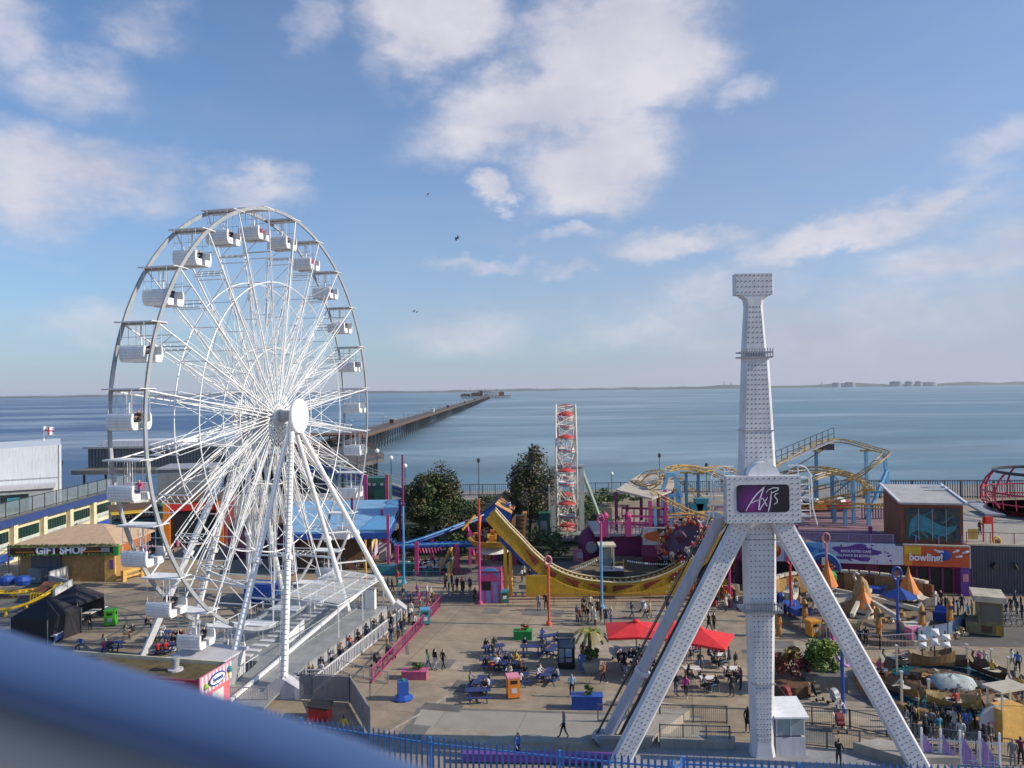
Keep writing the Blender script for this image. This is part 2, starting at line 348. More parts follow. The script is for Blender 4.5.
# ---- sea
def sea_mat():
    m = bpy.data.materials.new('sea_water'); m.use_nodes = True; nt = m.node_tree; nd = nt.nodes; L = nt.links; b = nd['Principled BSDF']
    g = nd.new('ShaderNodeNewGeometry')
    def noise(scale, det, st=(1,1,1), ro=.55, dis=0):
        mp = nd.new('ShaderNodeMapping'); mp.inputs['Scale'].default_value = st; L.new(g.outputs['Position'], mp.inputs[0])
        n = nd.new('ShaderNodeTexNoise'); n.inputs['Scale'].default_value = scale; n.inputs['Detail'].default_value = det; n.inputs['Roughness'].default_value = ro; n.inputs['Distortion'].default_value = dis
        L.new(mp.outputs[0], n.inputs['Vector']); return n.outputs['Fac']
    big = noise(.004, 6, (.35, 1, 1), .62, .6); mid = noise(.02, 7, (.42, 1, 1), .7, .8)
    sep = nd.new('ShaderNodeSeparateXYZ'); L.new(g.outputs['Position'], sep.inputs[0])
    # silt makes the water paler east of the pier
    dv = nd.new('ShaderNodeMath'); dv.operation = 'DIVIDE'; L.new(sep.outputs[0], dv.inputs[0]); ad = nd.new('ShaderNodeMath'); ad.operation = 'ADD'; L.new(sep.outputs[1], ad.inputs[0]); ad.inputs[1].default_value = 200; L.new(ad.outputs[0], dv.inputs[1])
    sd = nd.new('ShaderNodeMapRange'); sd.interpolation_type = 'SMOOTHSTEP'; sd.inputs['From Min'].default_value = -.42; sd.inputs['From Max'].default_value = .05; L.new(dv.outputs[0], sd.inputs['Value'])
    mx = nd.new('ShaderNodeMixRGB'); mx.inputs[1].default_value = (.009,.06,.17,1); mx.inputs[2].default_value = (.11,.21,.265,1); L.new(sd.outputs[0], mx.inputs[0])
    st = nd.new('ShaderNodeMapRange'); st.inputs['From Min'].default_value = .49; st.inputs['From Max'].default_value = .58; L.new(big, st.inputs['Value'])
    st2 = nd.new('ShaderNodeMath'); st2.operation = 'MULTIPLY'; L.new(st.outputs[0], st2.inputs[0]); L.new(mid, st2.inputs[1])
    mx2 = nd.new('ShaderNodeMixRGB'); mx2.inputs[2].default_value = (.36,.45,.50,1); L.new(st2.outputs[0], mx2.inputs[0]); L.new(mx.outputs[0], mx2.inputs[1])
    dk = nd.new('ShaderNodeMapRange'); dk.inputs['From Min'].default_value = .3; dk.inputs['From Max'].default_value = .7; dk.inputs['To Min'].default_value = .72; dk.inputs['To Max'].default_value = 1.25; L.new(mid, dk.inputs['Value'])
    vs = nd.new('ShaderNodeVectorMath'); vs.operation = 'SCALE'; L.new(mx2.outputs[0], vs.inputs[0]); L.new(dk.outputs[0], vs.inputs['Scale']); L.new(vs.outputs[0], b.inputs['Base Color'])
    b.inputs['Roughness'].default_value = .32; b.inputs['IOR'].default_value = 1.33; b.inputs['Specular IOR Level'].default_value = .45
    w1 = noise(.9, 8, (.5,1,1), .7); bp = nd.new('ShaderNodeBump'); bp.inputs['Strength'].default_value = .8; bp.inputs['Distance'].default_value = .5; L.new(w1, bp.inputs['Height'])
    L.new(bp.outputs[0], b.inputs['Normal']); return m
b = MB(); b.add([(-14500,150,-5),(14500,150,-5),(14500,17800,-5),(-14500,17800,-5)], [(0,1,2,3)], sea_mat()); struct(b, 'sea')
# ---- far shores
FAR = mat('far_land', (.10,.115,.10), .9, var=.3, scale=.002); FARW = mat('far_buildings', (.30,.31,.33), .8)
def shore(x1, x2, Y, h, seed, m=FAR):
    rnd = random.Random(seed); b = MB(); n = 60; a = P(x1, 390, Y).x; c = P(x2, 390, Y).x
    hs = [h*(.45+.55*abs(math.sin(i*.21+seed)+.5*math.sin(i*.57+seed*2)+rnd.random()*.3)/1.6)*min(1, i/6, (n-i)/6)+2 for i in range(n+1)]
    for i in range(n):
        xa = a+(c-a)*i/n; xb = a+(c-a)*(i+1)/n
        b.add([(xa,Y,-6),(xb,Y,-6),(xb,Y+150,hs[i+1]),(xa,Y+150,hs[i]),(xa,Y+900,-6),(xb,Y+900,-6)], [(0,1,2,3),(3,2,5,4)], m)
    return struct(b, 'far_coast')
shore(-60, 480, 11500, 34, 1); shore(430, 700, 14500, 44, 4); shore(640, 1090, 11000, 52, 2); shore(470, 560, 12500, 30, 7)
for i, (x1, x2, h, lab) in enumerate([(834,842,58,'pale far storage tank at the left end of the distant shore pair'),(847,857,62,'pale far storage tank beside its smaller neighbour on the distant shore'),(893,905,64,'broad hazy storage tank, first of the four on the far shore'),(907,915,62,'hazy storage tank, second of the four on the far shore'),(917,924,60,'hazy storage tank, third of the four on the far shore'),(926,940,50,'low wide hazy storage tank, last of the four on the far shore')]):
    a = P(x1, 385, 10900); c = P(x2, 385, 10900); b = MB(); r = (c.x-a.x)/2
    b.lathe(((a.x+c.x)/2, 10900+r, -5), [(r,0),(r,h),(r*.6,h+9),(0.1,h+12)], FARW, n=20); tag(b.build('storage_tank', smooth=False), lab, 'storage tank', 'storage tanks on the far shore')
for px, h, lab in ((724,110,'thin hazy chimney, taller one of the far shore pair'),(731,85,'thin hazy chimney, shorter one of the far shore pair'),(822,80,'single thin chimney near the far tanks')):
    a = P(px, 385, 11050); b = MB(); b.tube((a.x,11050,-5),(a.x,11050,h), 6, FARW, 4); tag(b.build('chimney'), lab, 'chimney')
# a far ship
a = P(484, 388, 8200); b = MB(); b.prism([(a.x-70,8200,-5),(a.x+70,8200,-5),(a.x+82,8200,6),(a.x-76,8200,6)], (0,22,0), DARK); b.box((a.x-50,8211,14),(26,18,18), FARW); b.box((a.x+10,8211,9),(80,16,7), FARW); tag(b.build('cargo_ship'), 'tiny distant cargo ship just above the pier head', 'ship')
# ---- haze
hz = MB(); hz.box((0, 9350-350, 15.5),(30000, 18700, 43.4), WHITE); h = hz.build('haze', base=(0,0,0)); h['kind'] = 'stuff'
hm = bpy.data.materials.new('haze_air'); hm.use_nodes = True; n_ = hm.node_tree; n_.nodes.remove(n_.nodes['Principled BSDF'])
pv = n_.nodes.new('ShaderNodeVolumePrincipled'); pv.inputs['Density'].default_value = 3.8e-5; pv.inputs['Color'].default_value = (.80,.86,.95,1); pv.inputs['Anisotropy'].default_value = .2
n_.links.new(pv.outputs[0], n_.nodes['Material Output'].inputs['Volume']); h.data.materials.clear(); h.data.materials.append(hm)
# ================================================================ PIER
PZ = 4.2
def pierx(y): return -66.5-(y-200)*.0032
pier = thing('long_pier', 'very long timber pier on dark piles running out to the horizon', 'pier', (pierx(200),200,0))
b = MB(); ys = [188, 300, 500, 900, 1500, 2450]
DECKM = mat('pier_deck', (.10,.09,.085), .8, var=.3, scale=.3)
for y1, y2 in zip(ys, ys[1:]):
    x1, x2 = pierx(y1), pierx(y2); b.prism([(x1-4.5,y1,PZ-.7),(x1+4.5,y1,PZ-.7),(x2+4.5,y2,PZ-.7),(x2-4.5,y2,PZ-.7)], (0,0,.7), DECKM)
b.build('deck', pier)
b = MB()
for s in (-4.4, 0.6, 4.4):
    for zz in (.55, 1.15):
        for y1, y2 in zip(ys, ys[1:]): b.bar((pierx(y1)+s,y1,PZ+zz),(pierx(y2)+s,y2,PZ+zz), .12, .12, mat('pier_rail_paint', (.12,.10,.09), .7))
b.build('railing', pier)
b = MB()
for s in (-4.55, 4.55):
    for y1, y2 in zip(ys, ys[1:]): b.bar((pierx(y1)+s,y1,PZ-1.1),(pierx(y2)+s,y2,PZ-1.1), .25, .8, BROWN)
b.build('edge_beam', pier)
def bent(mb, y):
    x = pierx(y)
    for s in (-4, -1.4, 1.4, 4): mb.tube((x+s,y,-6.5),(x+s,y,PZ-1.45), .22, DARK, n=6)
    mb.bar((x-4,y,PZ-1.6),(x+4,y,PZ-1.6), .3, .35, DARK); mb.bar((x-4,y,-4),(x+4,y,1.8), .15, .15, DARK); mb.bar((x+4,y,-4),(x-4,y,1.8), .15, .15, DARK)
for i in range(60):
    q = MB(); bent(q, 190+i*9); q.build('pile_bent', pier)
q = MB()
for i in range(150): bent(q, 733+i*11.4)
o = q.build('pile_bents', pier); o['kind'] = 'stuff'
for i, y in enumerate((420, 640, 800, 1100, 1400, 1750, 2100)):
    q = MB(); x = pierx(y); q.box((x+1.8,y,PZ+1.3),(2.2,7,2.5), WHITE2 if i in (1,) else BROWN); q.box((x+1.8,y,PZ+2.75),(3.4,9,.35), WHITE if i in (1,3) else GREYP)
    tag(q.build('pier_shelter'), ['dark low shelter nearest the shore on the long pier','white roofed shelter midway along the long pier','dark shelter just past the white roofed pier shelter','white topped small shelter far along the pier','dark fourth-from-end shelter on the far pier','dark shelter near the pier end','last dark shelter before the pier head'][i], 'shelter', 'shelters along the pier')
for i in range(26):
    y = 215+i*42; q = MB(); x = pierx(y)-4.2 if i%2 else pierx(y)+4.2; q.tube((x,y,PZ),(x,y,PZ+5), .09, DARK, n=5); q.ball((x,y,PZ+5.1), .28, WHITE, 6)
    tag(q.build('pier_lamp'), 'slim dark lamp post standing along the railing of the long pier', 'lamp post', 'lamp posts along the pier')
# pier head
ph = thing('pier_terminal', 'dark pier head platform with sheds and masts at the far pier end', 'pier head', (-78,2500,0))
q = MB(); q.box((-85,2480,PZ-.6),(160,60,1.2), BROWN); q.build('platform', ph)
q = MB()
for i in range(34):
    for yy in (2452, 2508): q = MB(); q.tube((-163+i*4.75,yy,-6),(-163+i*4.75,yy,PZ-1.2), .6, DARK, n=5); q.build('pile', ph)
for x, y, sx, sy, h, m in ((-150,2480,30,16,6,RUST),(-118,2475,26,18,9,BROWN),(-100,2490,10,10,16,DARK),(-60,2470,34,20,8,WHITE2),(-35,2480,18,16,11,RUST),(-82,2465,16,12,5,GREYP)):
    q = MB(); q.box((x,y,PZ+h/2),(sx,sy,h), m); q.prism([(x-sx/2,y-sy/2,PZ+h),(x+sx/2,y-sy/2,PZ+h),(x,y-sy/2,PZ+h+3)], (0,sy,0), GREYP); q.build('shed', ph)
for x in (-135,-108,-88,-48): q = MB(); q.tube((x,2480,PZ),(x,2480,PZ+24), .5, DARK, n=5); q.build('mast', ph)
# shore end of the pier: widened landing, station
SHED = mat('station_cladding', (.20,.21,.23), .6, var=.25, scale=.5)
st = thing('pier_station', 'long low grey ribbed station building at the shore end of the pier', 'station', (-82,200,0))
q = MB(); q.box((-82,196,PZ-.5),(46,26,1), CONCD); q.build('platform', st)
q = MB()
for i in range(9):
    for yy in (185, 206): q = MB(); q.tube((-103+i*5.2,yy,-6),(-103+i*5.2,yy,PZ-1), .3, DARK, n=6); q.build('pile', st)
q = MB(); q.box((-86,196,PZ+2.4),(36,14,4.8), SHED)
for i in range(46): q.box((-104+i*.8,188.9,PZ+2.4),(.18,.14,4.6), mat('rib_dark', (.07,.075,.08), .5))
q.build('wall', st)
q = MB(); q.box((-86,196,PZ+5.0),(38,16,.5), GREYP); q.box((-92,196,PZ+5.8),(20,9,1.2), WHITE2); q.build('roof', st)
lp = thing('pier_landing', 'wide pier landing deck on tall dark piles above the beach', 'pier landing', (-64,220,0))
q = MB(); q.prism([(-70,188,PZ-.9),(-38,188,PZ-.9),(-34.5,206,PZ-.9),(-50,262,PZ-.9),(-64,320,PZ-.9),(-70,320,PZ-.9)], (0,0,.9), DECKM); q.build('deck', lp)
q = MB()
for x, y in ((-36.5,206),(-38.5,214),(-41,223),(-43,231),(-45.5,240),(-48,250),(-51,262),(-55,280),(-60,300),(-37.5,198),(-38.6,190),(-42,190),(-46,190),(-50,190),(-55,190)):
    q = MB(); q.tube((x,y,-6),(x,y,PZ-.9), .32, DARK, n=6); q.build('pile', lp)
q = MB(); q.bar((-36.5,206,.5),(-51,262,.5), .2, .2, DARK); q.bar((-38.6,190,.5),(-36.5,206,.5), .2, .2, DARK); q.build('waling', lp)
q = MB(); q.bar((-38,188,PZ+1.1),(-34.5,206,PZ+1.1), .1, .1, RUST); q.bar((-34.5,206,PZ+1.1),(-50,262,PZ+1.1), .1, .1, RUST); q.bar((-34.5,206,PZ+.6),(-50,262,PZ+.6), .06, .06, RUST)
for i in range(30):
    t = i/29; q.bar((-34.5-15.5*t,206+56*t,PZ),(-34.5-15.5*t,206+56*t,PZ+1.1), .08, .08, RUST)
q.build('railing', lp)
pv2 = thing('pier_pavilion', 'dark open pavilion with flat dark roof on the pier near shore', 'pavilion', (-60,258,PZ))
q = MB(); q.box((-60,258,PZ+3.6),(19,14,.5), BROWN); q.build('roof', pv2)
for x in (-68.5,-60,-51.5):
    for y in (252,264): q = MB(); q.bar((x,y,PZ),(x,y,PZ+3.35), .35, .35, DARK); q.build('post', pv2)
# hub-side dark shed seen beyond the wheel axle
sh = thing('pier_ticket_hall', 'boxy dark brown hall on the pier behind the wheel hub', 'hall', (-80,255,PZ))
q = MB(); q.box((-80,255,PZ+3.2),(18,12,6.4), BROWN); q.build('wall', sh); q = MB(); q.box((-80,255,PZ+6.7),(20,14,.6), GREYP); q.build('roof', sh)
# ================================================================ generic fences and posts
def railing(name, pts, h, m, label, cat='railing', gap=.14, bw=.03, post=2.0, pw=.07, group=None, rails=(0.1, 1.0), z=0, pickets=True, panel=None, pm=None, over=0):
    b0 = V(pts[0]); t = thing(name, label, cat, (b0.x,b0.y,z), group=group)
    rl = MB(); pk = MB(); pp = MB(); n_posts = 0; posts = []
    for a, c in zip(pts, pts[1:]):
        a = V((a[0],a[1],z if len(a)<3 or a[2]==0 else a[2])); c = V((c[0],c[1],z if len(c)<3 or c[2]==0 else c[2])); d = c-a; Ln = d.length
        for k in rails: rl.bar(a+UP*h*k, c+UP*h*k, pw*.8, pw*.8, m)
        k = max(1, round(Ln/post))
        for i in range(k+1): posts.append(a+d*i/k)
        if pickets:
            k = max(1, round(Ln/gap))
            for i in range(k):
                p = a+d*(i+.5)/k; pk.bar(p+UP*h*.04, p+UP*(h+over), bw, bw*.5, m, up=d.normalized())
        if panel:
            s = d.normalized().cross(UP)*.015; pk.add([a+UP*.08-s, c+UP*.08-s, c+UP*h*.96-s, a+UP*h*.96-s, a+UP*.08+s, c+UP*.08+s, c+UP*h*.96+s, a+UP*h*.96+s], [(0,1,2,3),(4,5,6,7),(3,2,6,7),(0,1,5,4)], panel)
    rl.build('rail', t)
    if pk.v: pk.build('infill_panel', t)
    if len(posts) <= 100:
        for p in posts: q = MB(); q.bar(p, p+UP*(h*1.03+.02), pw, pw, pm or m); q.build('post', t)
    else:
        q = MB()
        for p in posts: q.bar(p, p+UP*(h*1.03+.02), pw, pw, pm or m)
        o = q.build('posts', t); o['kind'] = 'stuff'
    return t
# promenade fence above the beach
FD = mat('promenade_fence_paint', (.05,.06,.075), .5)
fa, fb, fc = G(436,500), G(560,499), G(1060,499)
railing('promenade_fence', [(-30,161,0),(4,161,0)], 2.3, FD, 'dark railing along the sea front between the two dark trees', 'fence', gap=.42, bw=.09, post=2.6, pw=.14)
railing('promenade_fence', [(4,161,0),(62,161,0)], 2.3, FD, 'long dark sea railing behind the small wheel and the coaster', 'fence', gap=.42, bw=.09, post=2.6, pw=.14)
railing('promenade_fence', [(62,150,0),(130,143,0)], 3.4, FD, 'tall dark paling fence behind the mural box and red cage ride', 'fence', gap=.45, bw=.16, post=3, pw=.18, over=.2)
q = MB(); q.box((10,149.2,.5),(84,.5,1.0), CREAM); tag(q.build('promenade_wall'), 'low pale wall along the landward side of the sea front path', 'wall')
def lamp(x, y, h, label, globe=True, z=0, m=DARK):
    t = thing('promenade_lamp', label, 'lamp post', (x,y,z)); q = MB(); q.lathe((x,y,z), [(.16,0),(.16,.8),(.08,1.0),(.06,h)], m, 8); q.build('pole', t)
    q = MB()
    if globe: q.ball((x,y,z+h+.3), .38, WHITE, 10)
    else: q.lathe((x,y,z+h-.3), [(.12,0),(.3,.2),(.3,.7),(.1,.95)], m, 8)
    q.build('lamp_head', t, smooth=globe); return t
for px, py, h, lb, gl in ((368,500,6.5,'dark lantern lamp post beyond the round dark tree',False),(479,498,7.5,'dark promenade lamp post midway between the two dark trees',False),(612,498,4.6,'white headed lamp post on the promenade right of the small wheel',True),(660,497,8.2,'dark lantern lamp post behind the pink coaster station roof',False),(707,497,6.2,'flat topped dark lamp post behind the coaster loops',False),(75,500,8.2,'slim dark street lamp nearest the white windowless hall',False),(84,492,9.5,'tall dark twin armed lamp post beyond the glazed walkway fence',False),(888,494,4.2,'small dark lamp post beside the blue coaster support',False)):
    g = G(px, py); lamp(g.x, min(g.y,158), h, lb, gl)
# ================================================================ BIG WHEEL
WC = V((-20.2, 68.3, 0)); HUBZ = 22-2.05; RW = 18.02; WD = 2.73      # near rim plane through WC
MID = WC-AN*WD/2
BASE = V((MID.x, MID.y, 0))
wheel = thing('big_wheel', 'huge white observation wheel with twenty four open white gondolas', 'big wheel', BASE)
def WP(n, a, r): return MID+UP*HUBZ+AN*n+(AU*math.cos(a)+UP*math.sin(a))*r      # n: offset along axle from mid plane
NR = WD/2
for s, nm in ((1,'near'),(-1,'far')):
    q = MB(); N = 96
    pts = [WP(s*NR, 2*PI*i/N, RW) for i in range(N)]
    # box-section rim
    vs = []; fs = []
    for i in range(N):
        a = 2*PI*i/N; rd = AU*math.cos(a)+UP*math.sin(a)
        for dn, dr in ((-.07,-.14),(.07,-.14),(.07,.14),(-.07,.14)): vs.append(pts[i]+AN*dn+rd*dr)
    for i in range(N):
        j = (i+1)%N
        for k in range(4): fs.append((i*4+k, i*4+(k+1)%4, j*4+(k+1)%4, j*4+k))
    q.add(vs, fs, mat('rim_steel', (.33,.345,.37), .38, var=.12)); q.build('rim', wheel)
for s in (1,-1):
    for r in (RW*.655, RW*.335):
        q = MB(); q.path([WP(s*NR*(.35+.65*r/RW), 2*PI*i/72, r) for i in range(72)], .055, WHITE, n=5, closed=True); q.build('inner_ring', wheel)
angs = [math.radians(7.5+15*i) for i in range(24)]
for i, a in enumerate(angs):
    q = MB()
    for s in (1,-1):
        o_, i_ = WP(s*NR, a, RW-.15), WP(s*.75, a, .75)
        q.bar(i_, o_, .085, .085, WHITE); tq = -AU*math.sin(a)+UP*math.cos(a); q.tube(WP(s*.75,a,.75)+tq*.28, WP(s*NR*.86,a,RW*.80)+tq*.38, .022, WHITE, n=4); q.tube(WP(s*.75,a,.75)-tq*.28, WP(s*NR*.86,a,RW*.80)-tq*.38, .022, WHITE, n=4)
        q.tube(WP(s*.75, a+.5, .75), WP(s*NR*.77, a, RW*.655), .025, WHITE, n=5)
        q.tube(WP(s*.75, a-.5, .75), WP(s*NR*.77, a, RW*.655), .025, WHITE, n=5)
    q.bar(WP(-NR, a, RW-.1), WP(NR, a, RW-.1), .12, .12, WHITE)
    for r in (.90,.80,.77,.655,.5,.335): q.bar(WP(-NR*(.3+.7*r), a, RW*r), WP(NR*(.3+.7*r), a, RW*r), .07, .07, WHITE)
    for r1, r2 in ((.80,.90),(.655,.77),(.5,.655),(.335,.5)): q.bar(WP(-NR*(.3+.7*r1), a, RW*r1), WP(NR*(.3+.7*r2), a, RW*r2), .05, .05, WHITE)
    # short ladder-like cross frames hanging at four fifths of the radius
    tn = -AU*math.sin(a)+UP*math.cos(a)
    for k in (-.35, .0, .35): q.bar(WP(-NR*.85, a, RW*.80)+tn*k, WP(NR*.85, a, RW*.80)+tn*k, .07, .07, WHITE)
    for k in (-.6,-.2,.2,.6): q.bar(WP(NR*k, a, RW*.80)-tn*.35, WP(NR*(k+.2), a, RW*.80)+tn*.35, .045, .045, WHITE)
    q.build('spoke', wheel)
for s in (1,-1):
    q = MB()
    for i in range(24):
        q.tube(WP(s*NR*.55, angs[i], RW*.335), WP(s*NR*.77, angs[(i+1)%24], RW*.655), .025, WHITE, n=4)
        q.tube(WP(s*NR*.55, angs[(i+1)%24], RW*.335), WP(s*NR*.77, angs[i], RW*.655), .025, WHITE, n=4)
    q.build('cross_bracing', wheel)
q = MB(); q.lathe(MID+UP*HUBZ-AN*2.1, [(.5,0),(.5,4.2)], GREYP, 16, ax=AN); q.lathe(MID+UP*HUBZ-AN*1.0, [(.95,0),(.95,.25),(.4,.3),(.4,1.7),(.95,1.75),(.95,2.0)], WHITE2, 24, ax=AN); q.build('hub', wheel)
q = MB(); q.lathe(WP(NR+1.25,0,0), [(1.5,0),(1.55,.12),(1.55,.22),(1.5,.3)], WHITE, 40, ax=AN); q.build('hub_disc', wheel)
q = MB(); q.lathe(WP(-NR-1.55,0,0), [(1.5,0),(1.55,.12),(1.55,.22),(1.5,.3)], WHITE, 40, ax=AN); q.build('hub_disc', wheel)
# supports
def leg(foot, top, r, m=WHITE, ladder=False, box=False):
    q = MB()
    if box: q.bar(foot, top, .85, .45, m)
    else: q.tube(foot, top, r, m, r2=r*.8, n=12)
    mid = foot+(top-foot)*.42
    d = (top-foot).normalized(); q.tube(mid-d*.18, mid+d*.18, r*1.45, m, n=12)
    if ladder:
        L_ = (top-foot).length; sd = V((1,0,0)); off = V((0,-.45,0))
        for s in (-.25,.25): q.bar(foot+sd*s+off+d*.5, foot+sd*s+off+d*(L_-2), .05, .05, GREYP)
        for k in range(int((L_-3)/.38)): q.bar(foot+sd*-.25+off+d*(.7+k*.38), foot+sd*.25+off+d*(.7+k*.38), .05, .05, GREYP)
    q.build('support_leg', wheel)
hf = WP(NR+.75,0,0); hb = WP(-NR-.9,0,0)
F1 = G(284,697); F2 = G(226,690); F3 = G(397,616); F4 = G(351,622)
leg(F1+UP*.9, hf, .28, ladder=True); leg(F2+UP*.3, hf, .28); leg(F3+UP*.6, hf, .26); leg(F4+UP*.3, hf-UP*.3, .24)
B1 = G(143,656); B2 = G(187,650); B3 = BASE+AU*9-AN*8; B4 = BASE+AU*8-AN*3.2
leg(B1, hb, .32, box=True); leg(B2, hb, .30, ladder=True); leg(B3, hb, .25); leg(B4, hb, .25)
q = MB(); q.bar(G(230,708)+UP*.5, G(378,614)+UP*3.6, .22, .22, WHITE); q.build('diagonal_brace', wheel)
for f, nm in ((F1,1.3),(F3,1.0)):
    q = MB(); c = f; s = nm
    q.prism([c+V((-s,-.5,0)), c+V((s,-.5,0)), c+V((s,-.5,.7)), c+V((0,-.5,1.5)), c+V((-s,-.5,.7))], (0,1.2,0), LILAC); q.build('foot_block', wheel)
for a_, b_ in ((F1,F2),(F3,F4),(B1,B2)):
    q = MB(); q.bar(a_+UP*.25, b_+UP*.25, .3, .3, WHITE2); q.build('base_beam', wheel)
for t in (.3,.45):
    for A_, B_ in ((F1,F2),(F4,F3),(B1,B2)):
        top = hb if A_ is B1 else hf
        q = MB(); q.bar(A_+(top-A_)*t, B_+(top-B_)*t, .12, .12, WHITE); q.build('cross_tie', wheel)
for p1, p2 in ((F2,B1),(F4,B4),(F2,B2)):
    q = MB(); q.bar(p1+(hf-p1)*.33, p2+(hb-p2)*.33, .16, .16, WHITE); q.build('cross_tie', wheel)
# ---- gondola prototype at origin: hang point (0,0,0); local x = axle, y = tangent
def gondola():
    g = bpy.data.objects.new('gondola', None); C.objects.link(g)
    def pb(q, name, **k):
        o = q.build(name, base=(0,0,0)) if False else None
    def B(q, name, smooth=False):
        me_o = q.build(name, base=(0,0,0), smooth=smooth); me_o.parent = g; return me_o
    q = MB()
    q.box((0,0,.12),(2.95,1.55,.05), WHITE); q.bar((-1.45,-.78,.07),(1.45,-.78,.07), .06, .07, WHITE2); q.bar((-1.45,.78,.07),(1.45,.78,.07), .06, .07, WHITE2)
    q.bar((-1.3,0,.02),(1.3,0,.02), .12, .12, GREYP)
    for s in (-.7,.7): q.bar((s,-.77,.06),(s,.77,.06), .04, .04, WHITE2)
    B(q, 'canopy')
    for sgn in (-1, 1):
        # seat shell: profile in (y,z), swept along x with ribbing
        q = MB(); prof = [(.18,-2.55),(.28,-2.62),(.78,-2.62),(.93,-2.45),(.99,-2.2),(1.0,-1.95),(.96,-1.62),(.88,-1.5),(.80,-1.52),(.84,-1.9),(.80,-2.1),(.20,-2.12)]
        hw = .98; ring = []
        n = len(prof)
        xs = [-hw, -hw*.97, hw*.97, hw]
        vs = []; fs = []
        for xi, x in enumerate(xs):
            k = .94 if xi in (0,3) else 1
            for (y, z) in prof: vs.append(V((x, sgn*(.55+(y-.55)*k), -2.05+(z+2.05)*k)))
        for i in range(3):
            for j in range(n): fs.append((i*n+j, i*n+(j+1)%n, (i+1)*n+(j+1)%n, (i+1)*n+j))
        fs.append(tuple(range(n))); fs.append(tuple(3*n+j for j in range(n)))
        q.add(vs, fs, WHITE)
        for z in (-2.4,-2.2,-2.0,-1.8): q.box((0, sgn*(1.0 if z>-2.4 else .95), z),(1.87,.07,.03), WHITE2)
        B(q, 'seat_shell')
        q = MB()
        for x in (-.9,-.3,.3,.9): q.bar((x,sgn*.86,-1.5),(x,sgn*.86,.05), .025, .025, WHITE if abs(x)==.9 else GREYP)
        q.bar((-.9,sgn*.86,-.95),(.9,sgn*.86,-.95), .035, .035, WHITE2)
        B(q, 'guard_rail')
    q = MB(); q.box((0,0,-2.56),(1.8,.7,.06), GREYP); q.tube((0,0,-2.5),(0,0,0), .06, WHITE, n=8)
    q.lathe((0,0,-1.75), [(.3,0),(.3,.04)], GREYP, 12); B(q, 'centre_post')
    return g
g0 = gondola(); GON = []
for i, a in enumerate(angs):
    p = WP(0, a, RW-.05)
    g = g0 if i == 0 else copy_tree(g0)
    g.parent = wheel; g.matrix_parent_inverse = wheel.matrix_basis.inverted(); g.location = p; g.rotation_euler = (0,0,ANG); GON.append((g, p))
ads = MB()
gx = GON[6][1]
# ---- loading platform and ramps
def A(u_, n_, z=0): return BASE+AU*u_+AN*n_+UP*z
plat = thing('boarding_platform', 'grey steel boarding platform and ramp beneath the big wheel', 'platform', A(0,5))
PLM = mat('platform_plate', (.30,.31,.31), .42, .2, var=.2, scale=.8)
q = MB(); q.prism([A(-8,-3.5,1.0),A(-8,7.4,1.0),A(8.5,7.4,1.0),A(8.5,-3.5,1.0)], (0,0,.16), PLM); q.build('deck', plat)
q = MB(); q.prism([A(-8,3.4,.99),A(-8,7.4,.99),A(-14,7.4,.15),A(-14,3.4,.15)], (0,0,.16), PLM); q.build('ramp', plat)
q = MB()
for n_ in (-3.4, 7.3): q.bar(A(-8,n_,.5),A(8.5,n_,.5), .12, 1.0, GREYP)
q.bar(A(-8,-3.5,.5),A(-8,3.4,.5), .12, 1.0, GREYP); q.build('skirt', plat)
q = MB()
for i in range(12): q.box(A(-7+i*1.2, 1.5, 1.18), (1.4,.55,.05), WHITE2, rz=ANG)
q.build('step_row', plat)
railing('ramp_rail', [A(-13.8,3.3),A(-8,3.3)], 1.6, WHITE2, 'pale grey rail up the inner edge of the wheel ramp', gap=.5)
railing('platform_rail', [A(-8,-3.6),A(8.5,-3.6)], 2.1, WHITE2, 'white rail along the far side of the boarding platform', gap=.4)
railing('platform_rail', [A(-6.5,5.0,1.1),A(8.3,5.0,1.1)], 1.2, GREYP, 'grey rail dividing the boarding platform', gap=.5, z=1.1)
railing('platform_rail', [A(8.5,-3,1.1),A(8.5,7,1.1)], 1.2, WHITE2, 'white rail across the far end of the boarding platform', gap=.3, z=1.1)
# clear corrugated canopy over the platform
cp = thing('platform_canopy', 'clear corrugated canopy on thin white posts over the boarding area', 'canopy', A(4,4))
CLR = mat('clear_sheet', (.78,.82,.86), .12, alpha=.38, var=.05)
q = MB(); u1, u2, n1_, n2_ = -1.5, 8.5, 1.8, 7.0
for i in range(20):
    ua = u1+(u2-u1)*i/20; ub = u1+(u2-u1)*(i+1)/20; z1 = 3.9 if i%2 else 4.0; z2 = 4.0 if i%2 else 3.9
    q.add([A(ua,n1_,z1+.5),A(ub,n1_,z2+.5),A(ub,n2_,z2),A(ua,n2_,z1)], [(0,1,2,3)], CLR)
q.build('roof_sheet', cp)
q = MB()
for i in range(7): u_ = u1+(u2-u1)*i/6; q.bar(A(u_,n1_,4.33),A(u_,n2_,3.83), .09, .09, WHITE)
for k in range(4): n_ = n1_+(n2_-n1_)*k/3; z_ = 4.33-.5*k/3; q.bar(A(u1,n_,z_),A(u2,n_,z_), .08, .08, WHITE)
q.build('frame', cp)
for u_ in (u1, (u1+u2)/2, u2):
    for n_, z_ in ((n1_,4.3),(n2_,3.8)): q = MB(); q.bar(A(u_,n_,1.16),A(u_,n_,z_), .1, .1, WHITE); q.build('post', cp)
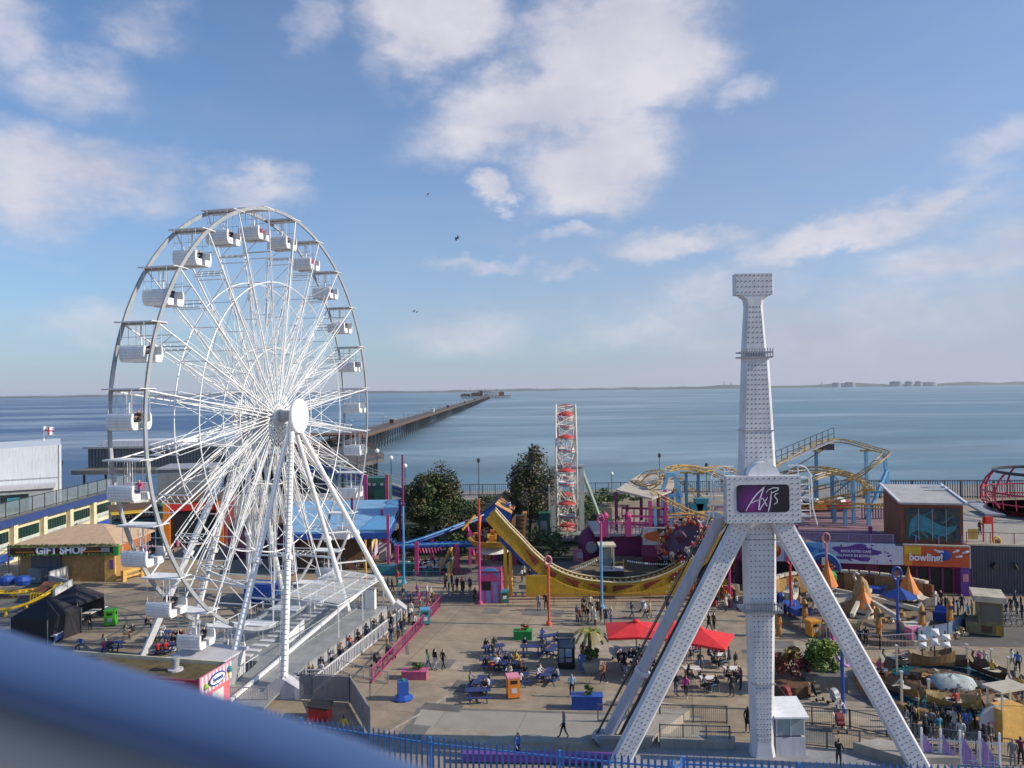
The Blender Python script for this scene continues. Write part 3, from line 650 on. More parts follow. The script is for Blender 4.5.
# white shutters / control cabin at the ramp foot
cb = thing('control_cabin', 'low white control cabin with pink triangle panel beside the wheel ramp', 'cabin', A(-11,.6))
q = MB(); q.prism([A(-12.6,-1.2,0),A(-12.6,3.0,0),A(-9.2,3.0,0),A(-9.2,-1.2,0)], (0,0,2.5), WHITE2); q.build('body', cb)
q = MB(); q.prism([A(-12.9,-1.5,2.5),A(-12.9,3.2,2.5),A(-9,3.2,2.5),A(-9,-1.5,2.5)], (0,0,.15), LILAC); q.build('roof', cb)
q = MB(); q.prism([A(-12.62,.4,.1),A(-12.62,1.4,.1),A(-12.62,1.35,2.3)], -AU*.03, PINK); q.build('pink_triangle', cb)
q = MB(); q.lathe(A(-11.2,2.5,0),[(.95,0),(.95,2.45)], STEELG, 20); q.build('round_end', cb)
sb = MB(); sb.prism([A(-3.6,3.5,1.1),A(-1.0,3.5,1.1),A(-1.0,3.5,2.4),A(-3.6,3.5,1.9)], AN*.08, WHITE); tag(sb.build('ramp_screen'), 'sloping white screen panel halfway up the boarding platform', 'screen')
sb = MB(); sb.box(A(7.2,6.2,2.1),(1.0,.5,1.9), WHITE, rz=ANG); sb.box(A(7.2,6.2,3.1),(1.15,.6,.12), GREYP, rz=ANG); tag(sb.build('control_box'), 'white control box at the far corner of the boarding platform', 'control box')
# barriers
railing('queue_barrier', [A(-10.5,9.2),A(7.5,9.2)], 1.15, WHITE2, 'white slatted barrier with printed panels beside the wheel queue', 'barrier', gap=.3, bw=.16, post=2.2, pw=.12, group='barriers round the wheel queue')
railing('queue_barrier', [A(-10.5,7.9),A(-10.5,9.2)], 1.15, WHITE2, 'short white slatted barrier closing the front of the wheel queue', 'barrier', gap=.3, bw=.16, pw=.12, group='barriers round the wheel queue')
railing('queue_barrier', [G(372,683),G(440,608)], 1.05, PINK, 'long bright pink slatted barrier outside the white queue barrier', 'barrier', gap=.32, bw=.05, post=2.4, pw=.07, group='barriers round the wheel queue')
railing('queue_barrier', [G(412,604),G(440,608)], 1.25, PINK, 'short pink slatted barrier beside the teal litter bin', 'barrier', gap=.32, bw=.05, post=2.4, pw=.07, group='barriers round the wheel queue')
MESHM = mat('scrim_mesh', (.20,.21,.23), .8, alpha=.72)
railing('mesh_screen', [G(300,700),G(350,703)], 1.9, GREYP, 'grey mesh screened barrier in front of the red lidded box', 'screen', pickets=False, panel=MESHM)
railing('mesh_screen', [G(350,703),G(370,738)], 1.9, GREYP, 'leaning grey mesh barrier running towards the blue palings', 'screen', pickets=False, panel=MESHM)
railing('crowd_barrier', [G(229,706),G(268,706)], 1.3, STEELG, 'pale steel crowd barrier beside the pink sweet shop', 'barrier', gap=.16)
railing('crowd_barrier', [G(303,690),G(325,690)], 1.5, WHITE2, 'short white crowd barrier at the ramp foot', 'barrier', gap=.16)
railing('crowd_barrier', [G(340,672),G(388,684)], .9, GREYP, 'thin low metal barrier outside the pink queue barrier', 'barrier', gap=.9)
# ================================================================ TOWER RIDE (right)
TX, TY = 14.65, 46.2
def oct_section(c, hw, hd, ch):
    return [c+V((x,y,0)) for x, y in ((-hw+ch,-hd),(hw-ch,-hd),(hw,-hd+ch),(hw,hd-ch),(hw-ch,hd),(-hw+ch,hd),(-hw,hd-ch),(-hw,-hd+ch))]
def loft(q, rings, m):
    vs = [p for r in rings for p in r]; n = len(rings[0]); fs = [tuple(range(n))[::-1], tuple((len(rings)-1)*n+k for k in range(n))]
    for i in range(len(rings)-1):
        for k in range(n): fs.append((i*n+k, i*n+(k+1)%n, (i+1)*n+(k+1)%n, (i+1)*n+k))
    q.add(vs, fs, m)
BULB = mat('ride_bulb', (.16,.18,.24), .2, var=.05)
tw = thing('tower_ride', 'tall white bulb studded tower ride standing on slanting legs', 'tower ride', (TX,TY,0))
def zc(py): return 22-(py-386.6)*(TY-.9)/F
def lean(z): return (TX, TY)
q = MB()
S = [(0.0,.72,.5),(zc(748),.62,.48),(zc(613.5),.80,.52),(zc(612.5),.89,.55),(zc(530),.93,.55),(zc(478),1.0,.55)]
loft(q, [oct_section(V((TX,TY,z)), a, d, .22) for z, a, d in S], WHITE2); qL = q
q = MB(); S2 = [(zc(481),1.14,.5),(zc(465),1.05,.48),(zc(360),.78,.42),(zc(357),.78,.42)]
loft(q, [oct_section(V((TX-.05,TY,z)), a, d, .2) for z, a, d in S2], WHITE2)
S3 = [(zc(357),.70,.38),(zc(345),.68,.38),(zc(305),.52,.34),(zc(298),.60,.34),(zc(293.5),.95,.34)]
loft(q, [oct_section(V((TX-.12,TY,z)), a, d, .16) for z, a, d in S3], WHITE2)
loft(q, [oct_section(V((TX-.12,TY,z)), 1.12, .36, .04) for z in (zc(293.5), zc(272))], WHITE2); qU = q
q = MB()
for zz, a in ((zc(357),1.0),(zc(352),.98)): q.box((TX-.1,TY,zz),(a*1.9,1.2,.09), LILAC)
for i in range(13): q.bar((TX-1.0+i*.152,TY-.6,zc(357)),(TX-1.0+i*.152,TY-.6,zc(348)), .05, .05, STEELG)
q.box((TX-.06,TY,zc(431)),(2.02,1.0,.04), GREYP); q.build('collar', tw)
q = MB()
q.box((TX,TY,zc(613)),(2.3,1.6,.12), STEELG)
for i in range(15): q.bar((TX-1.1+i*.157,TY-.8,zc(613)),(TX-1.1+i*.157,TY-.8,zc(603)), .05, .05, STEELG)
q.box((TX,TY-.8,zc(605)),(2.3,.05,.05), STEELG)
for zz, ww in ((zc(686),1.4),(zc(541),1.9)): q.box((TX,TY,zz),(ww,1.2,.03), GREYP)
q.build('collar', tw)
def studs(q, rows, r=.05, yoff=0):
    for x, y, z in rows: q.ball((x,y,z), r, BULB, 6)
q = qL
def col_studs(z1, z2, a1, a2, nx, dz, y, x0):
    k = int((z2-z1)/dz)
    for i in range(k+1):
        t = i/max(1,k); z = z1+(z2-z1)*t; a = a1+(a2-a1)*t
        for j in range(nx): q.lathe((x0-a+2*a*j/(nx-1), y(z), z), [(.045,0),(.04,.012)], BULB, 8, ax=V((0,-1,0)))
col_studs(zc(600), zc(530), .62, .66, 6, .30, lambda z: TY-.55, TX)
col_studs(zc(742), zc(618), .36, .52, 5, .30, lambda z: TY-.50-.05*(z-zc(748))/(zc(613)-zc(748)), TX)
q.build('lower_column', tw); q = qU
col_studs(zc(458), zc(365), .72, .50, 6, .28, lambda z: TY-.48+.06*(z-zc(465))/(zc(360)-zc(465)), TX-.06)
col_studs(zc(342), zc(306), .42, .28, 4, .28, lambda z: TY-.38+.04*(z-zc(345))/(zc(305)-zc(345)), TX-.12)
col_studs(zc(291), zc(274), 1.0, 1.0, 9, .3, lambda z: TY-.36, TX-.12)
q.build('upper_column', tw)
# head box with the screen
PY_ = TY-1.55; PW, PH = 4.3, 2.72; pc = V((P(764, 499.5, PY_).x, PY_, P(764, 499.5, PY_).z))
q = MB(); q.box(pc+V((0,.3,0)), (PW,.6,PH), WHITE2); qH = q
q = MB(); pts = []
SW, SH, cr = 1.53, .80, .22; sc_c = pc+V((-.06,-.0,.06))
for (cx, cz, a0) in ((SW-cr,SH-cr,0),(-SW+cr,SH-cr,90),(-SW+cr,-SH+cr,180),(SW-cr,-SH+cr,270)):
    for k in range(5): a = math.radians(a0+k*22.5); pts.append(sc_c+V((cx+cr*math.cos(a),-.02,cz+cr*math.sin(a))))
scm = bpy.data.materials.new('screen_violet'); scm.use_nodes = True; n_ = scm.node_tree; bs = n_.nodes['Principled BSDF']
g_ = n_.nodes.new('ShaderNodeNewGeometry'); vd = n_.nodes.new('ShaderNodeVectorMath'); vd.operation = 'DISTANCE'; vd.inputs[1].default_value = (sc_c.x-.55, sc_c.y, sc_c.z-.25); n_.links.new(g_.outputs['Position'], vd.inputs[0])
cr_ = n_.nodes.new('ShaderNodeValToRGB'); cr_.color_ramp.elements[0].color = (.30,.02,.25,1); cr_.color_ramp.elements[1].color = (.006,.006,.014,1); cr_.color_ramp.elements[1].position = .62
e_ = cr_.color_ramp.elements.new(.3); e_.color = (.11,.012,.14,1)
md = n_.nodes.new('ShaderNodeMath'); md.operation = 'MULTIPLY'; md.inputs[1].default_value = .5; n_.links.new(vd.outputs['Value'], md.inputs[0]); n_.links.new(md.outputs[0], cr_.inputs[0]); n_.links.new(cr_.outputs[0], bs.inputs['Base Color']); bs.inputs['Roughness'].default_value = .25
q.prism(pts, (0,.04,0), scm); scr = q.build('name_screen', tw)
# brushed lettering AXIS drawn as tapering strokes
q = MB(); LT = mat('letter_silver', (.75,.72,.80), .4)
def stroke(pts, w):
    pts = [sc_c+V((x,-.03,z)) for x, z in pts]
    for i in range(len(pts)-1):
        a, c = pts[i], pts[i+1]; t = i/max(1,len(pts)-1); wa = w*(.35+.65*math.sin(PI*min(1,(i+.3)/len(pts)))); wb = w*(.35+.65*math.sin(PI*min(1,(i+1.3)/len(pts))))
        d = (c-a).normalized(); nn = V((-d.z,0,d.x)); q.prism([a-nn*wa/2, c-nn*wb/2, c+nn*wb/2, a+nn*wa/2], (0,-.02,0), LT)
stroke([(-1.02,-.72),(-.86,-.42),(-.62,-.05),(-.35,.28),(-.02,.58),(.1,.70)], .075)
stroke([(.08,.68),(-.08,.3),(-.2,-.05),(-.24,-.42),(-.28,-.66)], .08)
stroke([(-.78,-.28),(-.5,-.16),(-.2,-.05),(.0,.02)], .05)
stroke([(-.02,.02),(.1,-.2),(.22,-.45)], .07); stroke([(.26,.08),(.1,-.18),(-.22,-.66)], .06)
stroke([(.48,.42),(.44,.0),(.38,-.4),(.28,-.76)], .07)
stroke([(.16,.30),(.3,.5),(.6,.62),(.9,.6),(.86,.48),(.6,.36),(.44,.3)], .05)
stroke([(.88,.28),(.7,.26),(.66,.1),(.8,-.04),(.82,-.22),(.62,-.34)], .06)
q.build('lettering', scr)
q = qH
for i in range(13):
    for j in range(9):
        x = -PW/2+.16+i*(PW-.32)/12; z = -PH/2+.15+j*(PH-.3)/8
        if abs(x+.06) < SW+.12 and abs(z-.06) < SH+.12: continue
        q.lathe(pc+V((x,0,z)), [(.05,0),(.04,.025)], BULB, 8, ax=V((0,-1,0)))
q.build('head_box', tw)
q = MB()      # round bearing behind and side walkways with ladders
q.lathe((TX-.02,TY-.92,zc(478)), [(.95,-.35),(.95,.35)], WHITE, 32, ax=V((0,-1,0)))
q.build('bearing_cover', tw)
for s in (-1, 1):
    q = MB(); xx = pc.x+s*(PW/2+.35)
    q.box((xx,TY-.2,pc.z-1.1),(.7,2.0,.06), STEELG)
    for k in range(7): q.bar((xx-.35,TY-1.15,pc.z-1.1+k*.38),(xx+.35,TY-1.15,pc.z-1.1+k*.38), .05, .05, WHITE)
    for dx in (-.35,.35): q.bar((xx+dx,TY-1.15,pc.z-1.1),(xx+dx*(1 if s*dx<0 else .8),TY-1.15,pc.z+1.75-(.5 if s*dx>0 else 0)), .05, .05, WHITE)
    q.path([(xx-s*.9,TY-1.1,pc.z+1.9),(xx-s*.2,TY-1.1,pc.z+1.9),(xx+s*.15,TY-1.1,pc.z+1.75),(xx+s*.42,TY-1.1,pc.z+1.35),(xx+s*.5,TY-1.1,pc.z-.6),(xx+s*.75,TY-1.1,pc.z-1.6)], .035, WHITE)
    for k in (1.25,1.6): q.bar((xx-s*.9,TY-1.1,pc.z+k),(xx+s*.1,TY-1.1,pc.z+k), .04, .04, WHITE)
    q.build('service_walkway', tw)
def tleg(foot, top, w1, w2, studsn=3, name='leg'):
    q = MB(); d = (top-foot).normalized(); side = V((d.z,0,-d.x)).normalized(); fr = V((0,-1,0)); rings = []
    fr = d.cross(side).normalized(); fr = -fr if fr.y > 0 else fr
    for p, w in ((foot,w1),(top,w2)):
        h = w/2; dp = .24; c = .12
        rings.append([p+side*a+fr*b_ for a, b_ in ((-h+c,dp),(h-c,dp),(h,dp-c),(h,-dp+c),(h-c,-dp),(-h+c,-dp),(-h,-dp+c),(-h,dp-c))])
    loft(q, rings, WHITE2)
    L_ = (top-foot).length; k = int(L_/.3)
    for i in range(1, k):
        p = foot+d*(i*.3); w = w1+(w2-w1)*i/k
        for j in range(studsn): q.lathe(p+side*(-w/2+.3+(w-.6)*j/(studsn-1))+fr*.24, [(.045,0),(.04,.01)], BULB, 8, ax=fr)
    q.build(name, tw)
lt = V((pc.x-.75, TY-.7, zc(519))); rt = V((pc.x+.75, TY-.7, zc(519)))
FB = G(617,768); FR = G(921,770); FA = G(607,741)
tleg(FB, lt+V((-.1,0,.2)), 1.12, 1.12); tleg(FR, rt+V((.25,0,.2)), 1.12, 1.2)
# unlit rear leg, a round tube with flanged joint, and its cable ladder
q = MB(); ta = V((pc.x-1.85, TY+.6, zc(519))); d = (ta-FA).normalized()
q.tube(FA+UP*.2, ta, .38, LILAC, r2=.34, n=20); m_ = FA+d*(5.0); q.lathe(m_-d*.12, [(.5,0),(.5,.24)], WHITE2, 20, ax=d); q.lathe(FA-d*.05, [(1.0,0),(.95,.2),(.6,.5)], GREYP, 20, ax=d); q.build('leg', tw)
q = MB(); o1 = V((-.72,-.1,0)); q.bar(FA+o1+UP*.3, ta+o1*.9, .05, .08, DARK); q.bar(FA+o1*1.25+UP*.1, ta+o1*1.1, .05, .06, mat('cable_tray', (.13,.12,.09), .6))
for i in range(46):
    p = FA+(ta-FA)*(i/46); q.ball(p+o1*1.3+V((0,-.12,.3)), .05, WHITE, 6)
q.build('light_rail', tw)
q = MB(); q.bar(FA+V((.66,-.3,.3)), ta+V((.60,-.3,0)), .16, .18, DARK)
for i in range(3, 22, 2):
    p = FA+V((.95,-.6,.3))+(ta-FA)*(i/24); q.box(p+V((.16,-.1,.06)), (.18,.06,.08), WHITE)
q.build('light_rail', tw)
for f, sx in ((FB,2.4),(FR,2.4)):
    q = MB(); q.box(f+V((.3,.2,-.02)), (sx,1.8,.5), CONC); q.build('foot_block', tw)
# sloped concrete plinth of the ride
q = MB(); a = G(598,745); q.prism([G(600,748),G(650,748),G(690,718),G(640,716)], (0,0,.55), CONC); tag(q.build('concrete_plinth'), 'sloping pale concrete plinth under the slanted left tower legs', 'plinth')
q = MB(); q.prism([G(853,752),G(905,768),G(960,768),G(880,748)], (0,0,.6), CONC); tag(q.build('concrete_plinth'), 'long pale concrete block beside the right tower leg foot', 'plinth')
# tower ride enclosure
RD = mat('ramp_rail_paint', (.10,.105,.11), .5)
railing('enclosure_railing', [G(598,722),G(660,722),G(727,724)], 1.15, RD, 'dark grey railing between the left tower legs and column', 'railing', gap=.13, bw=.025, post=2.4)
railing('enclosure_railing', [G(775,722),G(850,728),G(925,745),G(1030,762)], 1.15, RD, 'dark grey railing running from the white cabin to the purple fence', 'railing', gap=.13, bw=.025, post=2.4)
railing('enclosure_railing', [G(660,745),G(730,747)], 1.25, RD, 'front dark railing of the ramp by the tower column foot', 'railing', gap=.13, bw=.025, post=1.5)
railing('enclosure_railing', [G(795,745),G(860,752)], 1.25, RD, 'front dark railing of the ramp right of the white cabin', 'railing', gap=.13, bw=.025, post=1.5)
sheet('ramp_deck', gp((600,742),(730,742),(860,750),(1010,768),(1010,790),(600,790)), mat('ramp_deck_grey', (.26,.26,.27), .7), .012)
q = MB(); q.prism([G(660,742,.0),G(735,744,0),G(735,750,0),G(660,748,0)], (0,0,.5), CONC); tag(q.build('ramp'), 'raised grey access ramp beside the tower column', 'ramp')
wc = thing('operator_cabin', 'small white operator cabin with sloping roof at the tower foot', 'cabin', G(790,756))
c = G(791,756); cx, cy = c.x, c.y
q = MB(); q.box((cx,cy+.75,.55),(1.75,1.5,1.1), WHITE2); q.box((cx-.82,cy+.75,1.75),(.1,1.5,1.1), WHITE2); q.box((cx+.82,cy+.75,1.75),(.1,1.5,1.1), WHITE2); q.box((cx,cy+1.46,1.75),(1.55,.08,1.1), LILAC); q.build('body', wc)
q = MB(); q.prism([(cx-1.02,cy-.25,2.3),(cx+1.02,cy-.25,2.3),(cx+1.02,cy+1.75,2.75),(cx-1.02,cy+1.75,2.75)], (0,0,.1), WHITE); q.build('roof', wc)
q = MB(); q.box((cx,cy+.02,1.75),(1.5,.04,1.05), mat('cabin_glass', (.30,.36,.36), .1)); q.bar((cx,cy-.02,1.2),(cx,cy-.02,2.3), .06, .04, WHITE2); q.build('window', wc)
# purple topped fence bottom right
t = thing('purple_fence', 'white posted fence with purple pointed panels behind the right tower foot', 'fence', G(950,768))
a, b_ = G(922,762), G(1000,768); d = (b_-a)
q = MB()
for i in range(15): p = a+d*i/14; q.bar(p, p+UP*1.5, .05, .03, WHITE2)
q.bar(a+UP*.3, b_+UP*.3, .06, .06, WHITE2); q.bar(a+UP*1.35, b_+UP*1.35, .06, .06, WHITE2); q.build('infill_panel', t)
for i in range(5):
    p = a+d*i/4; q = MB(); q.bar(p, p+UP*2.0, .1, .1, WHITE); q.build('post', t)
    if i < 4: q = MB(); q.prism([p+V((.08,-.06,.1)), p+V((1.0,-.06,.1)), p+V((.5,-.06,1.0)), p+V((.08,-.06,1.7))], (0,-.04,0), LILP); q.build('panel', t)
# ================================================================ BLUE PALISADE FENCE
BF = mat('palisade_blue', (.05,.19,.52), .38, .1)
t = thing('palisade_fence', 'bright blue steel palisade fence along the near edge of the park', 'fence', (0,42,0))
ends = [G(214,699,2.55), G(300,716,2.55), G(430,735,2.55), G(560,748.5,2.55), G(672,758.5,2.55), G(684,755,2.55), G(800,761,2.55), G(1045,766,2.55)]
ends = [V((p.x,p.y,0)) for p in ends]
for k, (a, c) in enumerate(zip(ends, ends[1:])):
    d = c-a; n = max(1, round(d.length/.34)); q = MB(); x = d.normalized()
    for i in range(n):
        p = a+d*(i+.5)/n; w_ = .065
        q.prism([p+x*-w_+UP*.05, p+x*w_+UP*.05, p+x*w_+UP*2.35, p+UP*2.55, p+x*-w_+UP*2.35], V((0,.03,0)), BF)
    q.bar(a+UP*2.05+V((0,.06,0)), c+UP*2.05+V((0,.06,0)), .08, .08, BF); q.bar(a+UP*.4+V((0,.06,0)), c+UP*.4+V((0,.06,0)), .08, .08, BF); q.build('pale_panel', t)
    q = MB(); q.bar(a+V((0,.12,0)), a+V((0,.12,2.4)), .14, .14, BF); q.build('post', t)
q = MB(); a, c = G(420,762), G(660,775); q.box(((a.x+c.x)/2, a.y-.3, .35), (9,.5,.45), PURP, rz=-.06); tag(q.build('purple_planter_wall'), 'low purple wall just behind the blue palings', 'wall')
# ================================================================ NEAR HANDRAIL of the viewing deck
hr = thing('viewing_rail', 'thick blue rounded handrail of the viewing deck closest to the camera', 'handrail', (0,.5,20.6))
RB = mat('rail_blue', (.065,.115,.25), .5, var=.05)
def NP(px, py, t): return EYE+ray(px, py)*t
q = MB(); q.path([NP(-420,556,.56),NP(-160,614,.52),NP(0,667,.50),NP(120,705,.49),NP(230,739,.47),NP(340,776,.46),NP(420,812,.44),NP(560,890,.42)], .0215, RB, n=16); q.build('top_rail', hr, smooth=True)
q = MB(); q.path([NP(-420,660,.58),NP(-160,700,.54),NP(0,738,.52),NP(120,784,.51),NP(230,828,.49),NP(420,920,.46)], .030, mat('rail_grime', (.40,.36,.32), .7), n=12); q.build('lower_rail', hr, smooth=True)
for px, py, tt in ((-300,590,.545),(480,880,.43)):
    p = NP(px, py, tt); q = MB(); q.tube(p, V((p.x,p.y,20.62)), .02, RB, n=10); q.build('post', hr)
q = MB(); q.prism([(-3,-2,20.4),(3,-2,20.4),(3,.75,20.4),(-3,.75,20.4)], (0,0,.2), CONC); tag(q.build('viewing_deck'), kind='structure')
# ================================================================ LEFT SIDE
def gable(q, c, sx, sy, z0, h, m, rz=0): pass
def frame(c, ax):     # returns function (along, depth, up) -> point ; ax = front direction to the right, depth away
    c = V(c); ax = V(ax).normalized(); dp = V((-ax.y, ax.x, 0))
    return lambda a, d, z=0: c+ax*a+dp*d+UP*z
def blk(q, f, a1, a2, d1, d2, z1, z2, m):
    vs = [f(a,d,z) for a in (a1,a2) for d in (d1,d2) for z in (z1,z2)]
    return q.add(vs, [(0,1,3,2),(4,6,7,5),(0,4,5,1),(2,3,7,6),(0,2,6,4),(1,5,7,3)], m)
# ---- white seafront hall
f = frame(G(61,508), (.863,.505,0)); g0_ = G(61,508); H_ = HZ(g0_, 444.5)
WH = mat('hall_white_cladding', (.62,.66,.70), .6, var=.08, scale=.15)
t = thing('seafront_hall', 'big plain white windowless hall behind the glazed walkway fence', 'hall', f(-20,8))
q = MB(); q.add([f(-40,0,0),f(0,0,0),f(0,0,H_),f(-40,0,H_-1.3),f(-40,26,0),f(0,26,0),f(0,26,H_),f(-40,26,H_-1.3)], [(0,1,2,3),(5,4,7,6),(1,5,6,2),(4,0,3,7),(3,2,6,7)], WH); q.build('wall', t)
q = MB(); blk(q, f, -40,.15,-.1,0,H_*.48,H_*.48+.2, GREYP); blk(q, f, -.25,.15,-.15,.1,0,H_, WHITE); q.build('cladding_joint', t)
q = MB(); blk(q, f, -11,-1.2,-5,-.2,0,4.6, GREYP); blk(q, f, -11.4,-.9,-5.5,-.2,4.6,5.1, LILAC); q.build('porch', t)
q = MB(); blk(q, f, -9.6,-5.2,-5.1,-5.0,.6,3.8, GLASSD); blk(q, f, -8.6,-6.6,-5.14,-5.1,1.4,3.2, TEAL); q.build('window', t)
g = G(33,500); fz = HZ(V((g.x,g.y,0)), 427)
t = thing('england_flag', 'white flag with a red cross flying on a thin white pole', 'flag', g)
q = MB(); q.tube((g.x,g.y+4,0),(g.x,g.y+4,fz), .12, WHITE, n=6); q.build('pole', t)
q = MB(); n = 10; FW, FH = 2.1, 1.7
def fp(i, z): x = i/n*FW; return V((g.x+.1+x, g.y+4+.25*math.sin(i*.9), z-.12*x+.08*math.sin(i*1.1)))
for i in range(n):
    for j, (za, zb) in enumerate(((0,.7),(.7,1.0),(1.0,1.7))):
        m_ = RED if (j == 1 or i in (4,5)) else WHITE
        z0_ = fz-FH-.1; a, b_ = fp(i, z0_+za), fp(i+1, z0_+za); c_, d_ = fp(i+1, z0_+zb), fp(i, z0_+zb); th = V((0,.03,0))
        q.add([a,b_,c_,d_,a+th,b_+th,c_+th,d_+th], [(0,1,2,3),(7,6,5,4),(0,1,5,4),(2,3,7,6)], m_)
q.build('cloth', t)
# ---- long cream and blue walkway building: front wall facing east
w1, w2 = G(-60,588), G(150,512); ax = (w2-w1).normalized(); f = frame(w1, ax); Ln = (w2-w1).length; WHT = 4.9
t = thing('cream_walkway', 'long cream and blue walkway building with dark green windows running to the pier', 'building', f(Ln/2,0))
q = MB(); blk(q, f, 0,Ln,.3,3.6,0,WHT, CREAM); q.build('wall', t)
q = MB(); blk(q, f, -.2,Ln,-.5,.5,WHT,WHT+.75, mat('coping_blue', (.03,.06,.20), .5)); blk(q, f, -.2,Ln,.5,3.6,WHT+.02,WHT+.25, CONCD); q.build('roof', t)
q = MB(); blk(q, f, 0,Ln,-.15,.28,.3,1.35, BLUE); blk(q, f, 0,Ln,-.3,.28,0,.3, CREAM); q.build('plinth', t)
nb = 8
for i in range(nb):
    a0 = i*Ln/nb; a1 = a0+Ln/nb; q = MB(); blk(q, f, a0-.45,a0+.45,-.35,.28,0,WHT-.02, CREAM); q.build('pier_column', t)
    q = MB(); blk(q, f, a0+.75,a1-.75,.18,.27,2.75,4.15, GLASSD)
    for k in range(9): kk = a0+.9+(a1-a0-1.8)*k/8; blk(q, f, kk-.04,kk+.04,.10,.18,2.75,4.15, GREEND)
    w_ = q.build('window', t)
    q = MB(); blk(q, f, a0+.8,a1-.8,.16,.27,2.0,2.7, mat('frosted_panel', (.50,.56,.50), .5)); blk(q, f, a0+.9,a1-.9,.1,.16,2.15,2.3, GREYP); q.build('panel', w_)
gls = mat('walkway_glass', (.22,.27,.30), .1, alpha=.55)
railing('glazed_fence', [tuple(f(2,3.4,0)[:2])+(WHT+.25,), tuple(f(Ln,3.4,0)[:2])+(WHT+.25,)], 2.2, DARK, 'tall glazed fence with dark posts along the walkway roof', 'fence', pickets=False, panel=gls, post=3.2, pw=.12, z=WHT)
q = MB()
for i in range(34):
    p = f(4+i*1.6+random.random(), 5+random.random()*13, 0); r = .6+random.random()*1.1
    for k in range(26):
        a = random.random()*6.3; e = random.random()*1.5; rr = r*(.6+.5*random.random()); c_ = p+V((math.cos(a)*math.cos(e)*rr, math.sin(a)*math.cos(e)*rr, .2+math.sin(e)*rr*1.6)); s_ = .35
        dx = V((random.uniform(-1,1),random.uniform(-1,1),random.uniform(-1,1)))*s_; dy = V((random.uniform(-1,1),random.uniform(-1,1),random.uniform(-1,1)))*s_; q.add([c_, c_+dx, c_+dy], [(0,1,2)], LEAF)
o = q.build('shrub_border'); tag(o, 'dark shrubs growing behind the glazed walkway fence', 'shrubs', kind='stuff')
# grey sheds and stalls behind the wheel
def shed(name, lab, cat, p1, p2, top, depth, m, rm, extra=None, ov=.3):
    a, b_ = G(*p1), G(*p2); f = frame(a, b_-a); L_ = (b_-a).length; h = HZ(a, top); t = thing(name, lab, cat, f(L_/2, depth/2))
    q = MB(); blk(q, f, 0,L_,0,depth,0,h, m); q.build('wall', t)
    q = MB(); blk(q, f, -ov,L_+ov,-ov,depth+ov,h,h+.25, rm); q.build('roof', t)
    if extra: extra(t, f, L_, h)
    return t, f, L_, h
shed('grey_shed', 'plain blue grey shed standing behind the big wheel spokes', 'shed', (158,512), (210,510), 470, 10, SHED, GREYP)
def ex(t, f, L_, h):
    q = MB(); blk(q, f, .3,L_-.3,-.12,-.02,h-1.4,h-.3, BLACK); q.build('sign_board', t)
    text_mesh('SNACKS & DRINKS', .75, .02, 'lettering', WHITE, face_M(f(L_/2,-.16,h-.85), f(1,0)-f(0,0), UP), t)
    q = MB(); blk(q, f, 1,L_-1,-.1,-.02,.9,h-1.7, GLASSD); q.build('window', t)
    q = MB(); blk(q, f, -.2,L_*.75,-2.2,-.1,h-.2,h, mat('yellow_awning', (.65,.42,.03), .6)); q.build('awning', t)
shed('food_stall', 'teal food stall with black sign and yellow awning behind the gift shop', 'stall', (112,545), (160,540), 512, 6, TEAL, BROWN, ex)
def ex(t, f, L_, h):
    for a in (.6, L_-.6): q = MB(); blk(q, f, a-.45,a+.45,-.5,-.02,0,h, ORG); q.build('column', t)
    q = MB(); blk(q, f, .3,L_-.3,-.35,-.05,h-1.2,h-.1, RED); q.build('sign_board', t)
    q = MB(); blk(q, f, 1.2,L_-1.2,-.08,-.02,.2,h-1.4, BLACK); q.build('opening', t)
shed('red_arcade', 'dark red amusement arcade front with orange columns behind the wheel', 'arcade', (163,548), (225,545), 503, 8, mat('maroon', (.16,.02,.03), .6), BROWN, ex)
shed('purple_arcade', 'low dark plum building seen through the lower wheel spokes', 'arcade', (228,560), (330,556), 526, 8, mat('dull_plum', (.09,.03,.07), .7), BROWN)
shed('brown_pavilion', 'brown building with dark openings left of the pink sign board', 'building', (300,572), (372,568), 538, 8, BROWN, BROWN)
shed('green_stall', 'small green stall on the pier approach behind the wheel', 'stall', (145,520), (170,519), 508, 4, GREEND, GREENP)
# ---- gift shop
a, b_ = G(16,583), G(116,581.5); f = frame(a, b_-a); L_ = (b_-a).length; h = 3.3
t = thing('gift_shop', 'timber gift shop hut with tan hipped roof and leafy name board', 'shop', f(L_/2,4))
q = MB(); blk(q, f, .3,L_-.3,.3,8.2,0,h, TAN); q.build('wall', t)
q = MB(); blk(q, f, 1.7,5.2,.1,.28,0,h, mat('grey_shutter', (.10,.105,.12), .5)); q.build('shutter', t)
q = MB(); hh = h+1.15; rz_ = HZ(f(L_*.5,4.5), 524); P_ = [f(-.6,-.7,hh),f(L_+.5,-.7,hh),f(L_+.5,9,hh),f(-.6,9,hh),f(L_*.42,4.6,rz_),f(L_*.68,4.6,rz_)]
q.add(P_+[p-UP*.2 for p in P_[:4]], [(0,1,5,4),(1,2,5),(2,3,4,5),(3,0,4),(0,6,7,1),(1,7,8,2),(2,8,9,3),(3,9,6,0),(6,9,8,7)], ROOFT); q.build('roof', t)
q = MB(); blk(q, f, -.4,L_+.35,-.5,-.3,h,h+1.1, mat('board_brown', (.07,.03,.02), .7)); blk(q, f, L_+.35,L_+.45,-.5,8,h,h+1.1, mat('board_rust', (.40,.12,.02), .7)); blk(q, f, L_+.0,L_+.6,-.62,-.3,h-.1,h+1.2, GREENP); sb_ = q.build('name_board', t)
rnd = random.Random(3); q = MB()
